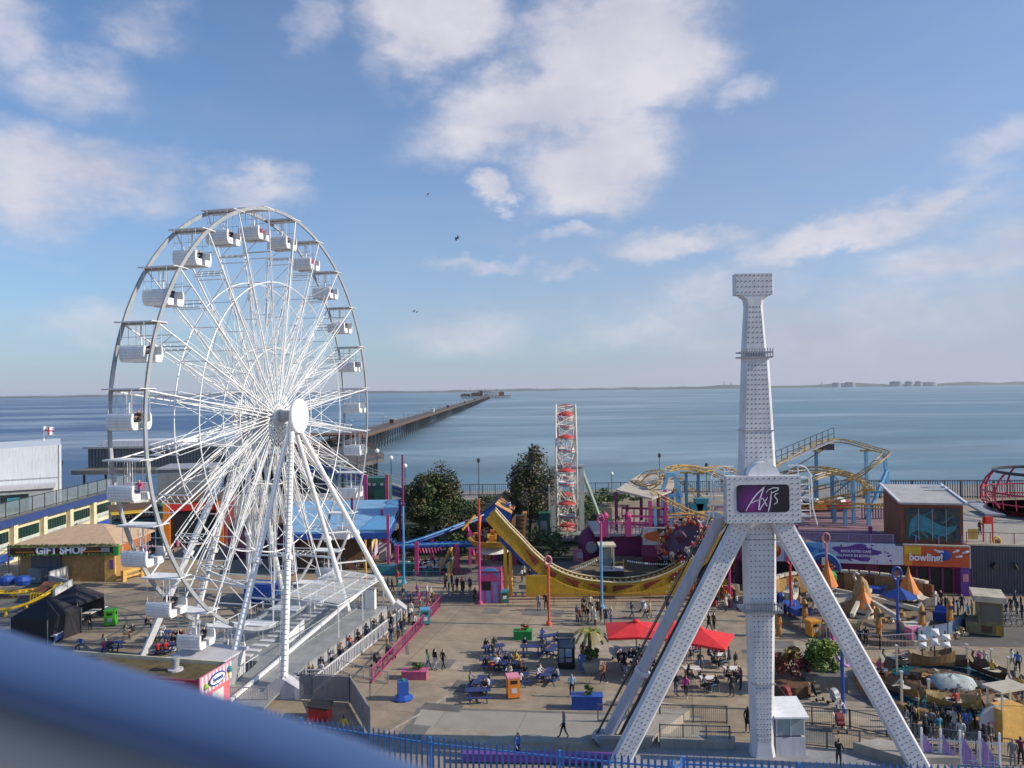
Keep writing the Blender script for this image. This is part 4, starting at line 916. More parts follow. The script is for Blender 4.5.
def leafstrip(q, p, d, n, sp, m, s_=.16):
    for i in range(n):
        c_ = p+d*rnd.random()+V((rnd.uniform(-sp,sp),rnd.uniform(-.12,0),rnd.uniform(-sp,sp))); dx = V((rnd.uniform(-1,1),rnd.uniform(-.3,.3),rnd.uniform(-1,1)))*s_; dy = V((rnd.uniform(-1,1),rnd.uniform(-.3,.3),rnd.uniform(-1,1)))*s_
        q.add([c_-dx, c_+dy, c_+dx, c_-dy], [(0,1,2,3)], m)
leafstrip(q, f(-.4,-.6,h+1.12), f(L_+.4,0)-f(0,0), 620, .12, LEAFG); leafstrip(q, f(-.4,-.58,h+.05), f(L_+.4,0)-f(0,0), 300, .08, LEAFG); q.build('leaf_garland', sb_)
text_mesh('GIFT SHOP', 1.3, .05, 'lettering', mat('letter_lilac', (.80,.80,.88), .5), face_M(f(L_*.48,-.6,h+.55), f(1,0)-f(0,0), UP), sb_, bold=.05, sx=.92)
for a_, s_ in ((L_*.12,1),(L_*.78,1)):
    q = MB()
    for k in range(2): blk(q, f, a_-1.1,a_+1.1-.3*k,-.56,-.5,h+.32+k*.3,h+.5+k*.3, RUST if k else ORG)
    q.build('board_ornament', sb_)
q = MB(); blk(q, f, L_*.92-.5,L_*.92+.5,-.56,-.5,h+.3,h+.85, GREYP); q.build('board_ornament', sb_)
q = MB(); blk(q, f, L_-1.3,L_-.1,-.05,.2,0,h, TANL); q.build('door', t)
q = MB(); blk(q, f, L_-.7,L_-.25,-.09,-.05,1.5,2.6, PURP); q.build('poster', t)
q = MB(); c_ = G(34,584); blk(q, frame(c_, AN), -1.0,1.0,0,1.0,.15,1.75, mat('unit_grey', (.20,.22,.24), .5)); blk(q, frame(c_, AN), -.6,.2,-.03,0,.5,.75, WHITE2); blk(q, frame(c_, AN), -.9,-.7,.1,.9,0,.15, DARK); blk(q, frame(c_, AN), .7,.9,.1,.9,0,.15, DARK)
tag(q.build('cooling_unit'), 'grey cooling unit standing in front of the gift shop shutter', 'cooling unit')
q = MB(); a, b_ = G(122,582), G(143,576); f2 = frame(a, b_-a); l2 = (b_-a).length
blk(q, f2, 0,.5,-.2,.2,0,1.3, TANL); blk(q, f2, .5,l2,-.08,.08,.9,1.25, TANL); blk(q, f2, l2-.4,l2,-.2,.2,0,1.3, TANL); blk(q, f2, .5,l2,-.08,.08,.35,.55, TANL)
tag(q.build('timber_barrier'), 'golden timber barrier at the right corner of the gift shop', 'barrier')
# pale hoardings
for (p1, p2, h_, lb) in (((49,589),(68,582),1.9,'pale grey hoarding panel nearest the gift shop wall'),((72,597),(54,608),1.9,'white hoarding panel edge-on above the black gazebos'),((49,590),(72,596),1.6,'pale see-through panel joining the two white hoardings')):
    a, b_ = G(*p1), G(*p2); q = MB(); f2 = frame(a, b_-a); l2 = (b_-a).length; blk(q, f2, 0,l2,-.05,.05,.05,h_, mat('hoarding', (.55,.56,.57), .6) if h_>1.7 else mat('hoarding_clear', (.40,.40,.40), .5)); blk(q, f2, 0,l2,-.09,.09,h_,h_+.07, GREYP); blk(q, f2,0,.1,-.1,.1,0,h_,GREYP); blk(q, f2,l2-.1,l2,-.1,.1,0,h_,GREYP)
    tag(q.build('hoarding'), lb, 'hoarding')
sheet('coaster_base', gp((-30,640),(60,606),(60,596),(20,586),(-40,594)), CONCD, .01)
q = MB()
for k in range(10): q.bar(G(0,560+k*2.2)+UP*.0, G(5,560+k*2.2)+UP*0, .1, .1, STEELG)
a = G(3,583); q = MB()
for s in (-.6,.6):
    q.bar(a+V((s,0,0)), a+V((s,0,4.2)), .1, .1, STEELG); q.bar(a+V((s,2,0)), a+V((s,2,4.2)), .1, .1, STEELG)
for k in range(8): q.bar(a+V((-.6,0,.5*k+.3)), a+V((.6,0,.5*k+.3)), .06, .06, STEELG); q.bar(a+V((-.6,0,.5*k+.1)), a+V((-.6,2,.5*k+.5)), .06, .06, STEELG)
tag(q.build('scaffold'), 'thin grey scaffold tower at the left end of the gift shop', 'scaffold')
q = MB(); q.lathe(G(8,584), [(.4,0),(.42,1.2)], WHITE2, 14); tag(q.build('drum'), 'white drum standing beside the scaffold', 'drum')
# ---- children's yellow coaster
t = thing('mini_coaster', 'yellow tubular track of a small coaster left of the black gazebos', 'coaster', G(15,608))
c_ = G(10,606); q = MB(); N = 48
tr = []
for i in range(N):
    a_ = 2*PI*i/N; tr.append(c_+V((math.cos(a_)*4.6, math.sin(a_)*3.6, 1.2+.6*math.sin(2*a_+1))))
for s in (-.35,.35): q.path([p+(p-c_).normalized()*s for p in tr], .11, YEL2, closed=True)
for i in range(N): d_ = (tr[i]-c_).normalized(); q.bar(tr[i]-d_*.35, tr[i]+d_*.35, .12, .12, YEL2)
q.build('track', t)
for i in range(0, N, 3):
    p = tr[i]; q = MB(); q.tube(p-UP*.1, V((p.x,p.y,0)), .13, YEL2); d_ = (p-c_).normalized(); q.tube(p, V((p.x,p.y,0))+V((d_.x,d_.y,0))*.9, .1, YEL2); q.build('strut', t)
q = MB(); a = G(3,598)
for i in range(3): q.lathe(a+V((-1.6+i*1.7,.6,1.3)), [(.7,0),(.85,.5),(.6,.9),(.1,1.0)], BLUE, 12)
tag(q.build('coaster_train'), 'bright blue covered coaster train parked at the left picture edge', 'coaster train')
t = thing('station_trough', 'rusty brown sloping trough with yellow supports beside the coaster', 'trough', G(45,604))
a, b_ = G(30,603), G(58,603); f2 = frame(a, b_-a); l2 = (b_-a).length; q = MB(); q.add([f2(0,0,1.0),f2(l2,0,.9),f2(l2,2.4,1.6),f2(0,2.4,1.7),f2(0,0,.8),f2(l2,0,.7),f2(l2,2.4,1.4),f2(0,2.4,1.5)], [(0,1,2,3),(7,6,5,4),(0,4,5,1),(1,5,6,2),(2,6,7,3),(3,7,4,0)], RUST); q.build('trough', t)
for k in range(5): q = MB(); q.tube(f2(.2+l2*k/10,-.2,0), f2(.2+l2*k/10,-.1,1.1), .12, YEL2); q.build('strut', t)
# ---- black gazebos
BC = mat('black_canvas', (.018,.018,.024), .75, var=.3, scale=1.5); BC2 = mat('charcoal_canvas', (.04,.035,.045), .75, var=.2, scale=1.5)
def gazebo(px, py, s, lab, walls, m, rz=ANG, h=2.1, pk=3.5):
    c_ = G(px, py); t = thing('gazebo', lab, 'gazebo', c_, group='black gazebos'); ux = V((math.cos(rz),math.sin(rz),0))*s/2; uy = V((-math.sin(rz),math.cos(rz),0))*s/2
    cs = [c_-ux-uy, c_+ux-uy, c_+ux+uy, c_-ux+uy]; q = MB(); ap = c_+UP*pk
    vs = [p+UP*h for p in cs]+[ap]+[p+UP*(h-.3) for p in cs]
    md_ = []
    q.add(vs, [(0,1,4),(1,2,4),(2,3,4),(3,0,4),(0,5,6,1),(1,6,7,2),(2,7,8,3),(3,8,5,0)], m); q.build('canopy', t)
    for p in cs: q = MB(); q.bar(p, p+UP*h, .06, .06, STEELG); q.build('leg', t)
    for i in walls:
        a, b_ = cs[i], cs[(i+1)%4]; off = (c_-(a+b_)/2).normalized()*.05; q = MB(); q.prism([a+off+UP*.05, b_+off+UP*.05, b_+off+UP*(h-.31), a+off+UP*(h-.31)], off*.4, m); q.build('side_wall', t)
gazebo(47,638,3.9,'fully walled black gazebo nearest the blue handrail',(0,3,2,1),BC,h=2.3,pk=3.8)
gazebo(76,621,3.5,'open charcoal gazebo behind the fully walled black one',(2,),BC2,h=2.3,pk=3.6)
def trestle(p1, p2, lab, cloth):
    a, b_ = G(*p1), G(*p2); f2 = frame(a, b_-a); l2 = (b_-a).length; t = thing('trestle_table', lab, 'table', f2(l2/2,.4))
    q = MB(); blk(q, f2, 0,l2,0,.9,.74,.80, WHITE); q.build('table_top', t)
    for x, y in ((.15,.12),(l2-.15,.12),(.15,.78),(l2-.15,.78)): q = MB(); q.bar(f2(x,y,0), f2(x,y,.735), .05, .05, STEELG); q.build('leg', t)
    q = MB(); blk(q, f2, .05,l2-.05,.02,.06,.3,.735, cloth); q.build('front_cloth', t)
trestle((55,645),(74,633),'white trestle table with blue front under the walled gazebo edge', BLUE); trestle((74,635),(84,627),'short white trestle table between the two black gazebos', BLACK); trestle((90,622),(108,614),'white trestle table with black cloth beside the green bin', BLACK)
q = MB(); c_ = G(58,640)+UP*.8; q.box(c_+UP*.2, (.5,.4,.4), WHITE); q.ball(c_+UP*.6, .22, TEAL, 8, sz=1.3); tag(q.build('drink_dispenser'), 'white and clear drinks dispenser on the blue fronted trestle table', 'dispenser')
# ---- sweet shop in the near corner
C1 = V((-20.9,51.0,0)); f = lambda a, d, z=0: C1-AN*a+AU*d+UP*z
t = thing('sweet_shop', 'pink striped sweet shop with mossy brown flat roof in the near corner', 'shop', f(6,2))
PK = mat('shop_pink', (.72,.16,.20), .55, var=.06)
def fb(q, a1, a2, d1, d2, z1, z2, m):
    vs = [f(a,d,z) for a in (a1,a2) for d in (d1,d2) for z in (z1,z2)]; q.add(vs, [(0,1,3,2),(4,6,7,5),(0,4,5,1),(2,3,7,6),(0,2,6,4),(1,5,7,3)], m)
q = MB(); fb(q, .0,13,.0,3.4,0,2.75, PK); q.build('wall', t)
q = MB(); fb(q, .1,13,.1,3.3,2.76,2.86, mat('mossy_roof', (.10,.075,.03), .9, var=.6, scale=1.2, bump=.6)); q.build('roof', t)
q = MB(); fb(q, 0,13,-.12,.0,1.9,3.1, mat('shop_red_board', (.30,.02,.05), .5)); fb(q, -.1,.0,-.12,3.5,2.0,3.25, PINKL); fb(q, 0,13,3.4,3.5,2.7,3.1, CREAM)
q.build('fascia', t)
q = MB()
for i in range(9): fb(q, -.13,-.101,.05+i*.4,.22+i*.4,2.03,3.2, WHITE)
q.build('stripes', t)
q = MB(); c_ = f(-.16,1.7,2.62); ov = [c_+AU*math.cos(k*PI/12)*.95+UP*math.sin(k*PI/12)*.42 for k in range(24)]; q.prism(ov, AN*.04, BLUE); ov = [c_+AN*.04+AU*math.cos(k*PI/12)*.82+UP*math.sin(k*PI/12)*.32 for k in range(24)]; q.prism(ov, AN*.02, WHITE); q.build('oval_sign', t)
text_mesh('Sweets', .42, .01, 'lettering', BLUE, face_M(f(-.24,1.7,2.64), AU, UP), t, bold=.01)
q = MB(); q.ball(f(-.16,.45,2.5), .2, mat('sweet_green', (.30,.55,.05), .5), 8); q.ball(f(-.16,3.1,2.75), .24, TEAL, 8); q.prism([f(-.14,2.95,2.6),f(-.14,3.25,2.6),f(-.14,3.1,2.1)], AN*.05, YEL2); q.build('sweet_ornament', t)
q = MB(); fb(q, -.05,-.01,1.3,2.6,0,1.75, mat('shop_hatch', (.7,.68,.66), .5)); q.build('hatch', t)
q = MB(); fb(q, 1.0,6.5,-.16,-.12,2.05,2.12, PINKL); fb(q, 1.0,6.5,-.16,-.12,2.9,2.97, PINKL)
q.build('board_trim', t)
q = MB(); q.lathe(f(3.2,1.9,2.86), [(.5,0),(.5,.12)], LILAC, 16); q.lathe(f(3.2,1.9,2.98), [(.22,0),(.26,.65),(.32,.7),(.32,.8)], STEELG, 16); tag(q.build('roof_vent'), 'small metal bucket-like vent on the sweet shop roof', 'vent')
# ---- items near the wheel
q = MB(); c_ = G(268,601); q.box(c_+UP*1.0, (4.3,2.2,1.9), BLUE, rz=ANG); q.lathe(c_-AU*1.15+UP*1.0-AN*1.6, [(.9,0),(.9,3.6)], BLUE, 16, ax=AN); tag(q.build('blue_canopy_unit'), 'rounded bright blue covered unit behind the wheel platform', 'covered unit')
t = thing('lidded_box', 'red box with a sloping black lid beside the blue palings', 'box', G(316,722)); c_ = G(318,722)
q = MB(); q.prism([c_+V((-.65,0,0)),c_+V((.65,0,0)),c_+V((.65,0,.75)),c_+V((-.65,0,.95))], (0,1.2,0), RED); q.build('body', t)
q = MB(); q.prism([c_+V((-.75,-.1,.98)),c_+V((.75,-.1,.78)),c_+V((.75,-.1,.86)),c_+V((-.75,-.1,1.06))], (0,1.4,0), BLACK); q.build('lid', t)
# ================================================================ TREES AND SHRUBS
def leafy(q, c, rx, ry, rz, n, ms, s=.28, clumps=14, rnd=None, core=.35):
    rnd = rnd or random.Random(1); cl = []
    for i in range(clumps):
        a = rnd.random()*2*PI; e = math.asin(rnd.uniform(-.75, 1)); k = rnd.uniform(.45, .85)
        cl.append((V((rx*math.cos(a)*math.cos(e)*k, ry*math.sin(a)*math.cos(e)*k, rz*math.sin(e)*k)), rnd.uniform(.22, .42), rnd.choice(ms)))
    for i in range(n):
        o, r, m = rnd.choice(cl); a = rnd.random()*2*PI; e = math.asin(rnd.uniform(-1, 1)); k = rnd.random()**.4
        p = c+o+V((rx*r*math.cos(a)*math.cos(e)*k, ry*r*math.sin(a)*math.cos(e)*k, rz*r*math.sin(e)*k))
        dx = V((rnd.gauss(0,1),rnd.gauss(0,1),rnd.gauss(0,.6))).normalized()*s*rnd.uniform(.6,1.3); dy = V((rnd.gauss(0,1),rnd.gauss(0,1),rnd.gauss(0,1))); dy = (dy-dx*dy.dot(dx)/dx.length_squared).normalized()*s*rnd.uniform(.4,.8)
        q.add([p-dx, p+dy, p+dx, p-dy*.8], [(0,1,2,3)], m)
def tree(px, py, top, width, lab, ms, seed, Yshift=0, n=5200, name='broadleaf_tree'):
    g = G(px, py); rnd = random.Random(seed); h = HZ(g, top); w_ = width*g.y/F/2; t = thing(name, lab, 'tree', g)
    q = MB(); q.path([g, g+V((.1,.1,h*.25)), g+V((-.1,0,h*.5)), g+V((.1,0,h*.75))], .3, BARK, n=9, rs=[.42,.32,.24,.1])
    for i in range(9):
        a = rnd.random()*6.3; z = h*rnd.uniform(.2,.55); L_ = w_*rnd.uniform(.5,.85); p0 = g+UP*z; q.path([p0, p0+V((math.cos(a)*L_*.5, math.sin(a)*L_*.5, h*.12)), p0+V((math.cos(a)*L_, math.sin(a)*L_, h*.28))], .1, BARK, n=6, rs=[.14,.09,.04])
    q.build('trunk', t)
    q = MB(); leafy(q, g+UP*h*.55, w_, w_, h*.46, n, ms, .22, 55, rnd); q.build('crown', t); return t
LEAFO = mat('leaf_olive', (.075,.105,.03), .7, var=.4, scale=1.2); LEAFO2 = mat('leaf_russet', (.10,.085,.03), .7, var=.4, scale=1.2); LEAFK = mat('leaf_deep', (.035,.065,.02), .7, var=.4, scale=1.2)
LEAFS = mat('leaf_silver', (.26,.23,.19), .6, var=.3, scale=1.2)
tree(436,550,466,66,'round dark green tree turning brown beside the sky blue roof',[LEAF,LEAFO,LEAFO2,LEAFK],11,n=15000)
tree(531,540,447,50,'taller grey brown tree with thin crown beside the small wheel',[LEAFO2,LEAFB,LEAFS,LEAFO,LEAFK],12,n=9500)
def bush(px, py, w_, h_, lab, ms, seed, n=700, name='shrub', d=None, s=.2, z=0):
    g = G(px, py, z); q = MB(); leafy(q, g+UP*h_*.5, w_/2, (d or w_)/2, h_*.5, n, ms, s, 12, random.Random(seed)); return tag(q.build(name), lab, 'shrub')
for i, (px, py, w_, h_, lb) in enumerate([(405,548,9,3.2,'low dark bush left of the round tree, above the blue coaster track'),(452,556,8,3.0,'dark bush directly below the round tree'),(476,528,9,3.4,'dark bush between the round tree and the slide tower'),(490,508,10,2.5,'far low bush under the promenade wall left of the taller tree'),(541,560,8,4.5,'deep green bush between the slide tower and small wheel'),(548,520,7,3.2,'bright green bush at the foot of the taller tree'),(592,530,6,5.0,'dense green bush right of the small wheel base'),(601,512,9,4.6,'wide green bush left of the pink coaster station'),(420,520,8,3.2,'shadowy bush behind the sky blue roof corner'),(624,505,9,2.5,'low green bush behind the pink coaster station')]):
    bush(px, py, w_, h_, lb, [LEAF,LEAFK,LEAFO] if i not in (5,6,7) else [LEAF,LEAFG,LEAFK], 20+i, n=900, s=.26)
for i, (px, py, w_, h_, lb) in enumerate([(466,548,10,4,'dark bush between the round tree and pink rails'),(556,505,9,3,'dark bush under the sea railing left of the small wheel'),(528,528,8,4,'dark bush hiding the trunk of the taller tree'),(610,545,7,4.5,'dark bush behind the magenta hut'),(430,510,9,2.6,'far low bush behind the round tree'),(508,550,6,4,'dark bush behind the blue gable tower'),(460,515,9,2.4,'far low bush right of the round tree')]):
    bush(px, py, w_, h_, lb, [LEAF,LEAFK,LEAFO], 60+i, n=900, s=.26)
# ================================================================ MIDDLE
# pier stair with blue sides
t = thing('pier_stair', 'long blue sided stairway with pale handrails descending from the pier', 'stairway', (-24,132,0))
a, b_ = P(330,466,150), P(424,497,128); q = MB(); q.bar(a, b_, 3.0, .25, CONC); q.build('flight', t)
q = MB(); q.bar(a+V((0,-1.6,-.3)), b_+V((0,-1.6,-.3)), .2, 1.7, BLUE); q.bar(P(300,470,150), a+V((0,-1.6,-.3)), .2, 1.7, BLUE); q.build('side_panel', t)
q = MB()
for k in (.7,1.2): q.bar(a+V((0,1.2,k+.6)), b_+V((0,1.2,k+.6)), .1, .1, BEIGE); q.bar(a+V((0,-1.5,k)), b_+V((0,-1.5,k)), .08, .08, BEIGE)
q.build('handrail', t)
for i, x in enumerate((.1,.45,.8)): p = a+(b_-a)*x; q = MB(); q.bar(V((p.x,p.y,0)), p-UP*.6, .3, .3, GREYP); q.build('post', t)
for px, py, lb in ((357,455,'white globe lamp at the top of the blue sided stairway'),(377,452,'white globe lamp second from the top of the blue stairway'),(391,459,'white globe lamp midway down the blue stairway'),(405,467,'white globe lamp near the bottom of the blue stairway')):
    p = P(px, py, 140); q = MB(); q.tube((p.x,p.y,p.z-4),(p.x,p.y,p.z), .07, DARK, n=6); q.ball((p.x,p.y,p.z+.2), .42, mat('globe_white', (.85,.85,.85), .3), 10); tag(q.build('globe_lamp'), lb, 'lamp post')
t = thing('kiosk_sign', 'dark green kiosk with small lit letters behind the sky blue roof', 'kiosk', P(385,500,125))
a = P(366,497,125); b_ = P(386,478,125); q = MB(); q.box(((a.x+b_.x)/2,127,b_.z/2),(b_.x-a.x+.6,4,b_.z), GREEND); q.build('wall', t)
q = MB()
for k in range(4): q.box((a.x+.6+k*.75+(.5 if k>1 else 0),124.9,b_.z-1.0),(.45,.08,.4), mat('letter_cream', (.7,.68,.5), .5))
q.build('lettering', t)
for px in (366,387): p = P(px,497,124.5); q = MB(); q.bar((p.x,124.5,0),(p.x,124.5,b_.z+.6), .5, .5, PINK); q.build('post', t)
# sky blue roofed pavilion
t = thing('blue_roof_pavilion', 'wide pavilion with patchy sky blue roof and magenta posts', 'pavilion', (-20,106,0))
A1, A2, A3, A4 = P(292,539,93), P(388,533,93), P(404,501,120), P(292,506,120); zr = (A2.z)
q = MB(); q.prism([V((A1.x,A1.y,zr)),V((A2.x,A2.y,zr)),V((A3.x,A3.y,A3.z)),V((A4.x,A4.y,A3.z))], (0,0,.25), BLUEP); q.build('roof', t)
q = MB(); q.prism([V((A2.x,A2.y,zr+.26)),V((A2.x-3.5,A2.y,zr+.26)),V((A3.x-1.5,A3.y,A3.z+.26)),V((A3.x,A3.y,A3.z+.26))], (0,0,.12), BLUEL); q.build('roof_flashing', t)
q = MB(); q.bar(V((A1.x,A1.y-.1,zr-.3)), V((A2.x,A2.y-.1,zr-.3)), .15, .7, BLUE); q.bar(V((A2.x+.1,A2.y,zr-.3)), V((A3.x+.1,A3.y,A3.z-.3)), .15, .7, BLUE); q.build('fascia', t)
for p, tp in ((A1,0),(A2,2.2),(P(352,505,110),2.0),(P(400,520,105),2.4),(A3,1.5),(P(382,510,104),1.2)):
    q = MB(); q.bar(V((p.x,p.y,0)), V((p.x,p.y,zr+tp)), .32, .32, MAG if p is not A2 else PINK); q.build('post', t)
# ---- blue and pink track ride
t = thing('blue_track_coaster', 'low children coaster with light blue track on bright pink columns', 'coaster', G(430,572))
Yc = 97
def pl(pts, Y=None): return [P(x, y, yy) for x, y, yy in pts]
tr1 = pl([(378,530,103),(388,537,101),(397,544,98),(405,543,98),(425,537,99),(450,528,101),(480,516,104),(510,503,108)])
tr2 = pl([(395,545,96),(420,544,96),(450,543,96),(490,543,95),(526,544,94)])
q = MB()
for tr in (tr1, tr2):
    for s in (-.45,.45): q.path([p+V((.1*s,s,0)) for p in tr], .11, BLUEL if s<0 else BLUE, n=6)
    q.path([p-UP*.35 for p in tr], .16, BLUE, n=6)
    for a, b_ in zip(tr, tr[1:]):
        k = max(1, int((b_-a).length/.9))
        for i in range(k): p = a+(b_-a)*i/k; q.bar(p+V((0,-.45,0)), p+V((0,.45,0)), .1, .1, BLUEL); 
q.build('track', t)
for px, pt, pb_ in ((397,544,570),(404,540,562),(417,541,576),(432,534,560),(457,543,573),(457,524,548),(386,536,560),(470,543,560),(494,543,562),(515,543,565)):
    g = G(px, pb_); q = MB(); q.bar(g, V((g.x,g.y,HZ(g,pt+1))), .42, .42, PINK); q.build('column', t)
q = MB(); g = P(403,556,96)
for k in range(9): q.bar(P(416+k*3,548,97)+V((0,k*.1,0)), P(418+k*3,553,97), .1, .1, PINK)
q.build('lattice', t)
# seating terrace fence, teal bins, yellow stair slides
t = thing('terrace_counter', 'teal counter with dark box at the left end of the pink column terrace', 'counter', G(396,574)); g = G(396,575)
q = MB(); q.box(g+V((-1.5,.6,.55)), (2.8,1.0,1.1), TEAL); q.build('cabinet', t); q = MB(); q.box(g+V((1.3,.2,.5)), (2.0,1.2,1.7), mat('deep_teal', (.02,.10,.10), .5)); q.build('cabinet', t)
for (x1, y1, x2, y2, lb) in ((441,573,452,545,'yellow orange chute leaning left of the yellow queue stair'),(449,576,459,549,'second yellow orange chute beside the pink column')):
    a = G(x1, y1); b_ = P(x2, y2, a.y+4); q = MB(); q.bar(a+UP*.2, b_, .25, .5, TANL); q.bar(V((a.x,a.y,0)), a+UP*1.6, .9, .3, TANL); q.bar(b_, V((b_.x,b_.y,0)), .2, .2, YEL); tag(q.build('chute'), lb, 'chute')
for k, (x1, x2, y) in enumerate(((400,440,581),(440,478,582))): railing('terrace_rail', [G(x1,y), G(x2,y)], 1.1, MAG if k else TEAL, ['teal railing in front of the shaded seating under the pink columns','magenta railing in front of the seating near the yellow chutes'][k], gap=.5, post=1.5)
for i in range(9):
    px = 402+i*6.5; g = G(px, 568+(i%2)*5); q = MB(); q.box(g+UP*.74, (1.2,.8,.05), WHITE2); q.tube(g, g+UP*.72, .05, DARK); q.lathe(g, [(.3,0),(.28,.04)], DARK, 10)
    tag(q.build('cafe_table'), 'small white cafe table in the shade under the pink coaster columns', 'table', 'white tables under the pink columns')
# pink sign board and grey board
t = thing('advert_board', 'tall pink edged advertising board with pale yellow and violet faces', 'sign', G(374,572)); a = G(368,568); b_ = G(379,553); f2 = frame(a, b_-a); l2 = (b_-a).length; h = HZ(a,540)
q = MB(); blk(q, f2, 0,l2,0,.4,.2,h, PINK); q.build('board', t); q = MB(); blk(q, f2, .3,l2-.3,-.05,0,h*.45,h-.3, mat('poster_cream', (.75,.62,.35), .5)); q.build('poster', t); q = MB(); blk(q, f2, .3,l2-.3,-.06,0,.4,h*.42, mat('poster_lilac', (.60,.5,.75), .5)); q.build('poster', t)
q = MB(); a = G(379,562); b_ = G(391,561); f2 = frame(a, b_-a); blk(q, f2, 0,(b_-a).length,0,.1,.2,HZ(a,543), LILAC); tag(q.build('grey_board'), 'blank grey board right of the pink advertising board', 'board')
# ---- slide tower
t = thing('tower_ride_hut', 'open sided tower with tan gabled roof and bright blue gable end', 'tower', G(505,575))
Yh = 104; e1, e2, ap = P(478,515,Yh), P(511,513,Yh), P(495,504,Yh); k1, k2, kp = P(497,497,Yh+14), P(520,499,Yh+14), P(507,489,Yh+14)
q = MB(); q.add([e1,ap,kp,k1], [(0,1,2,3)], mat('roof_shaded_tan', (.20,.14,.10), .85, var=.2)); q.add([e1-UP*.2,ap-UP*.2,kp-UP*.2,k1-UP*.2], [(3,2,1,0)], BROWN)  # left slope painted darker than the right, for its shade away from the sun
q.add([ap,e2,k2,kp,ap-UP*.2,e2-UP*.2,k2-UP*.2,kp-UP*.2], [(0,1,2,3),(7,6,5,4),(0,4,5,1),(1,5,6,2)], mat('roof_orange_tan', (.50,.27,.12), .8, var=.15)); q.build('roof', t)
q = MB(); q.prism([e1-UP*.1, e2-UP*.1, ap-UP*.15], (0,.15,0), BLUE); q.prism([e1+V((0,0,-.1)), e2+V((0,0,-.1)), e2-UP*1.0, e1-UP*1.0], (0,.15,0), BLUE); q.build('gable', t)
for a_ in (.3,.7): q = MB(); q.bar(ap+(kp-ap)*a_+UP*.15, e2+(k2-e2)*a_+UP*.15, .3, .12, RUST); q.build('roof_batten', t)
zb = e1.z-1.0
for x_ in (e1.x+.3,(e1.x+e2.x)/2,e2.x-.2):
    for y_ in (Yh+.3, Yh+7): q = MB(); q.bar((x_,y_,0),(x_,y_,zb+.1), .25, .25, MAG if y_<Yh+2 else PURP); q.build('post', t)
q = MB(); q.box(((e1.x+e2.x)/2,Yh+3.5,zb-3.2),(e2.x-e1.x,7,.25), ORG); q.box(((e1.x+e2.x)/2,Yh+7.5,zb*.5),(e2.x-e1.x,.2,zb), PURP); q.build('floor', t)
q = MB(); q.prism([P(518,520,98),P(523,513,98),P(527,513,98),P(524,548,98),P(516,548,98)], (0,1.5,0), mat('flank_orange', (.50,.20,.06), .6)); q.prism([P(512,520,97),P(516,515,97),P(514,548,97),P(508,548,97)], (0,1.2,0), mat('flank_orange')if False else MATS['flank_orange']); q.build('side_panel', t)
q = MB()
for k in range(9): q.box(P(520-k*.4,516+k*4,97.6), (1.1,1.0,.2), BLACK if k%2 else DARK)
q.build('stair', t)
# yellow spinning tub of the ride beside the tower
q = MB(); c_ = P(492,538,93); q.lathe(c_-UP*1.0, [(1.2,0),(2.4,.3),(2.9,1.0),(2.7,1.0),(2.2,.45),(.3,.4)], YEL, 24)
for k in range(12): a_ = k*PI/6; q.box(c_+V((math.cos(a_)*1.9,math.sin(a_)*1.9,.1)), (.5,.5,1.1), BLACK if k%3 else ORG, rz=a_)
q.lathe(c_-UP*1.6, [(2.0,0),(1.0,.6)], WHITE2, 16); tag(q.build('spinning_tub'), 'round yellow spinning tub with dark seats below the blue gable', 'ride tub')
t = thing('pink_scaffold', 'tangle of orange and pink rails and posts left of the yellow half pipe', 'structure', G(482,575))
for k, (x1, y1, x2, y2, mm) in enumerate([(470,568,470,530,PINK),(476,572,480,515,ORG),(484,572,484,540,PINK),(488,560,500,520,ORG),(466,535,500,530,MAG),(466,548,500,546,WHITE2),(462,530,475,515,YEL),(497,572,497,545,PINK),(466,520,474,555,PINK)]):
    q = MB(); q.bar(P(x1,y1,97+k*.4), P(x2,y2,98+k*.4), .28, .28, mm); q.build('rail', t)
# ---- yellow half pipe ride
t = thing('half_pipe_ride', 'yellow curved half pipe ride with cream rails and dark red zigzags', 'half pipe ride', (8,82,0))
YH_ = 81.5
cv = [(495,511),(501,518),(510,528),(520,538),(534,553),(548,565),(562,573),(580,579),(601,582),(625,583),(648,580),(668,573),(685,563),(703,550),(720,534),(735,516),(745,500)]
cpts = [P(x, y, YH_) for x, y in cv]
def dens_(pts, k=4):
    out = []
    for i in range(len(pts)-1):
        p0 = pts[max(0,i-1)]; p1 = pts[i]; p2 = pts[i+1]; p3 = pts[min(len(pts)-1,i+2)]
        for j in range(k):
            t_ = j/k; out.append(.5*((2*p1)+(-p0+p2)*t_+(2*p0-5*p1+4*p2-p3)*t_*t_+(-p0+3*p1-3*p2+p3)*t_*t_*t_))
    return out+[pts[-1]]
cd = dens_(cpts); q = MB()
for dy, m_, r_ in ((0,mat('rail_cream', (.72,.60,.35), .4),.09),(.35,mat('track_brown', (.16,.10,.04), .6),.09),(1.5,mat('track_brown', (.16,.10,.04), .6),.09),(1.9,MATS['rail_cream'],.09)):
    q.path([p+V((0,dy,.06)) for p in cd], r_, m_, n=6)
for a, b_ in zip(cd, cd[1:]): q.bar((a+b_)/2+V((0,0,-.03)), (a+b_)/2+V((0,1.9,-.03)), .16, .08, MATS['rail_cream'])
q.build('rail_track', t)
q = MB()
for a, b_ in zip(cd, cd[1:]):
    d = (b_-a).normalized(); nn = V((d.z,0,-d.x)); wd = 1.35
    q.prism([a, b_, b_+nn*wd, a+nn*wd], (0,.22,0), YEL)
q.build('side_beam', t); q = MB()
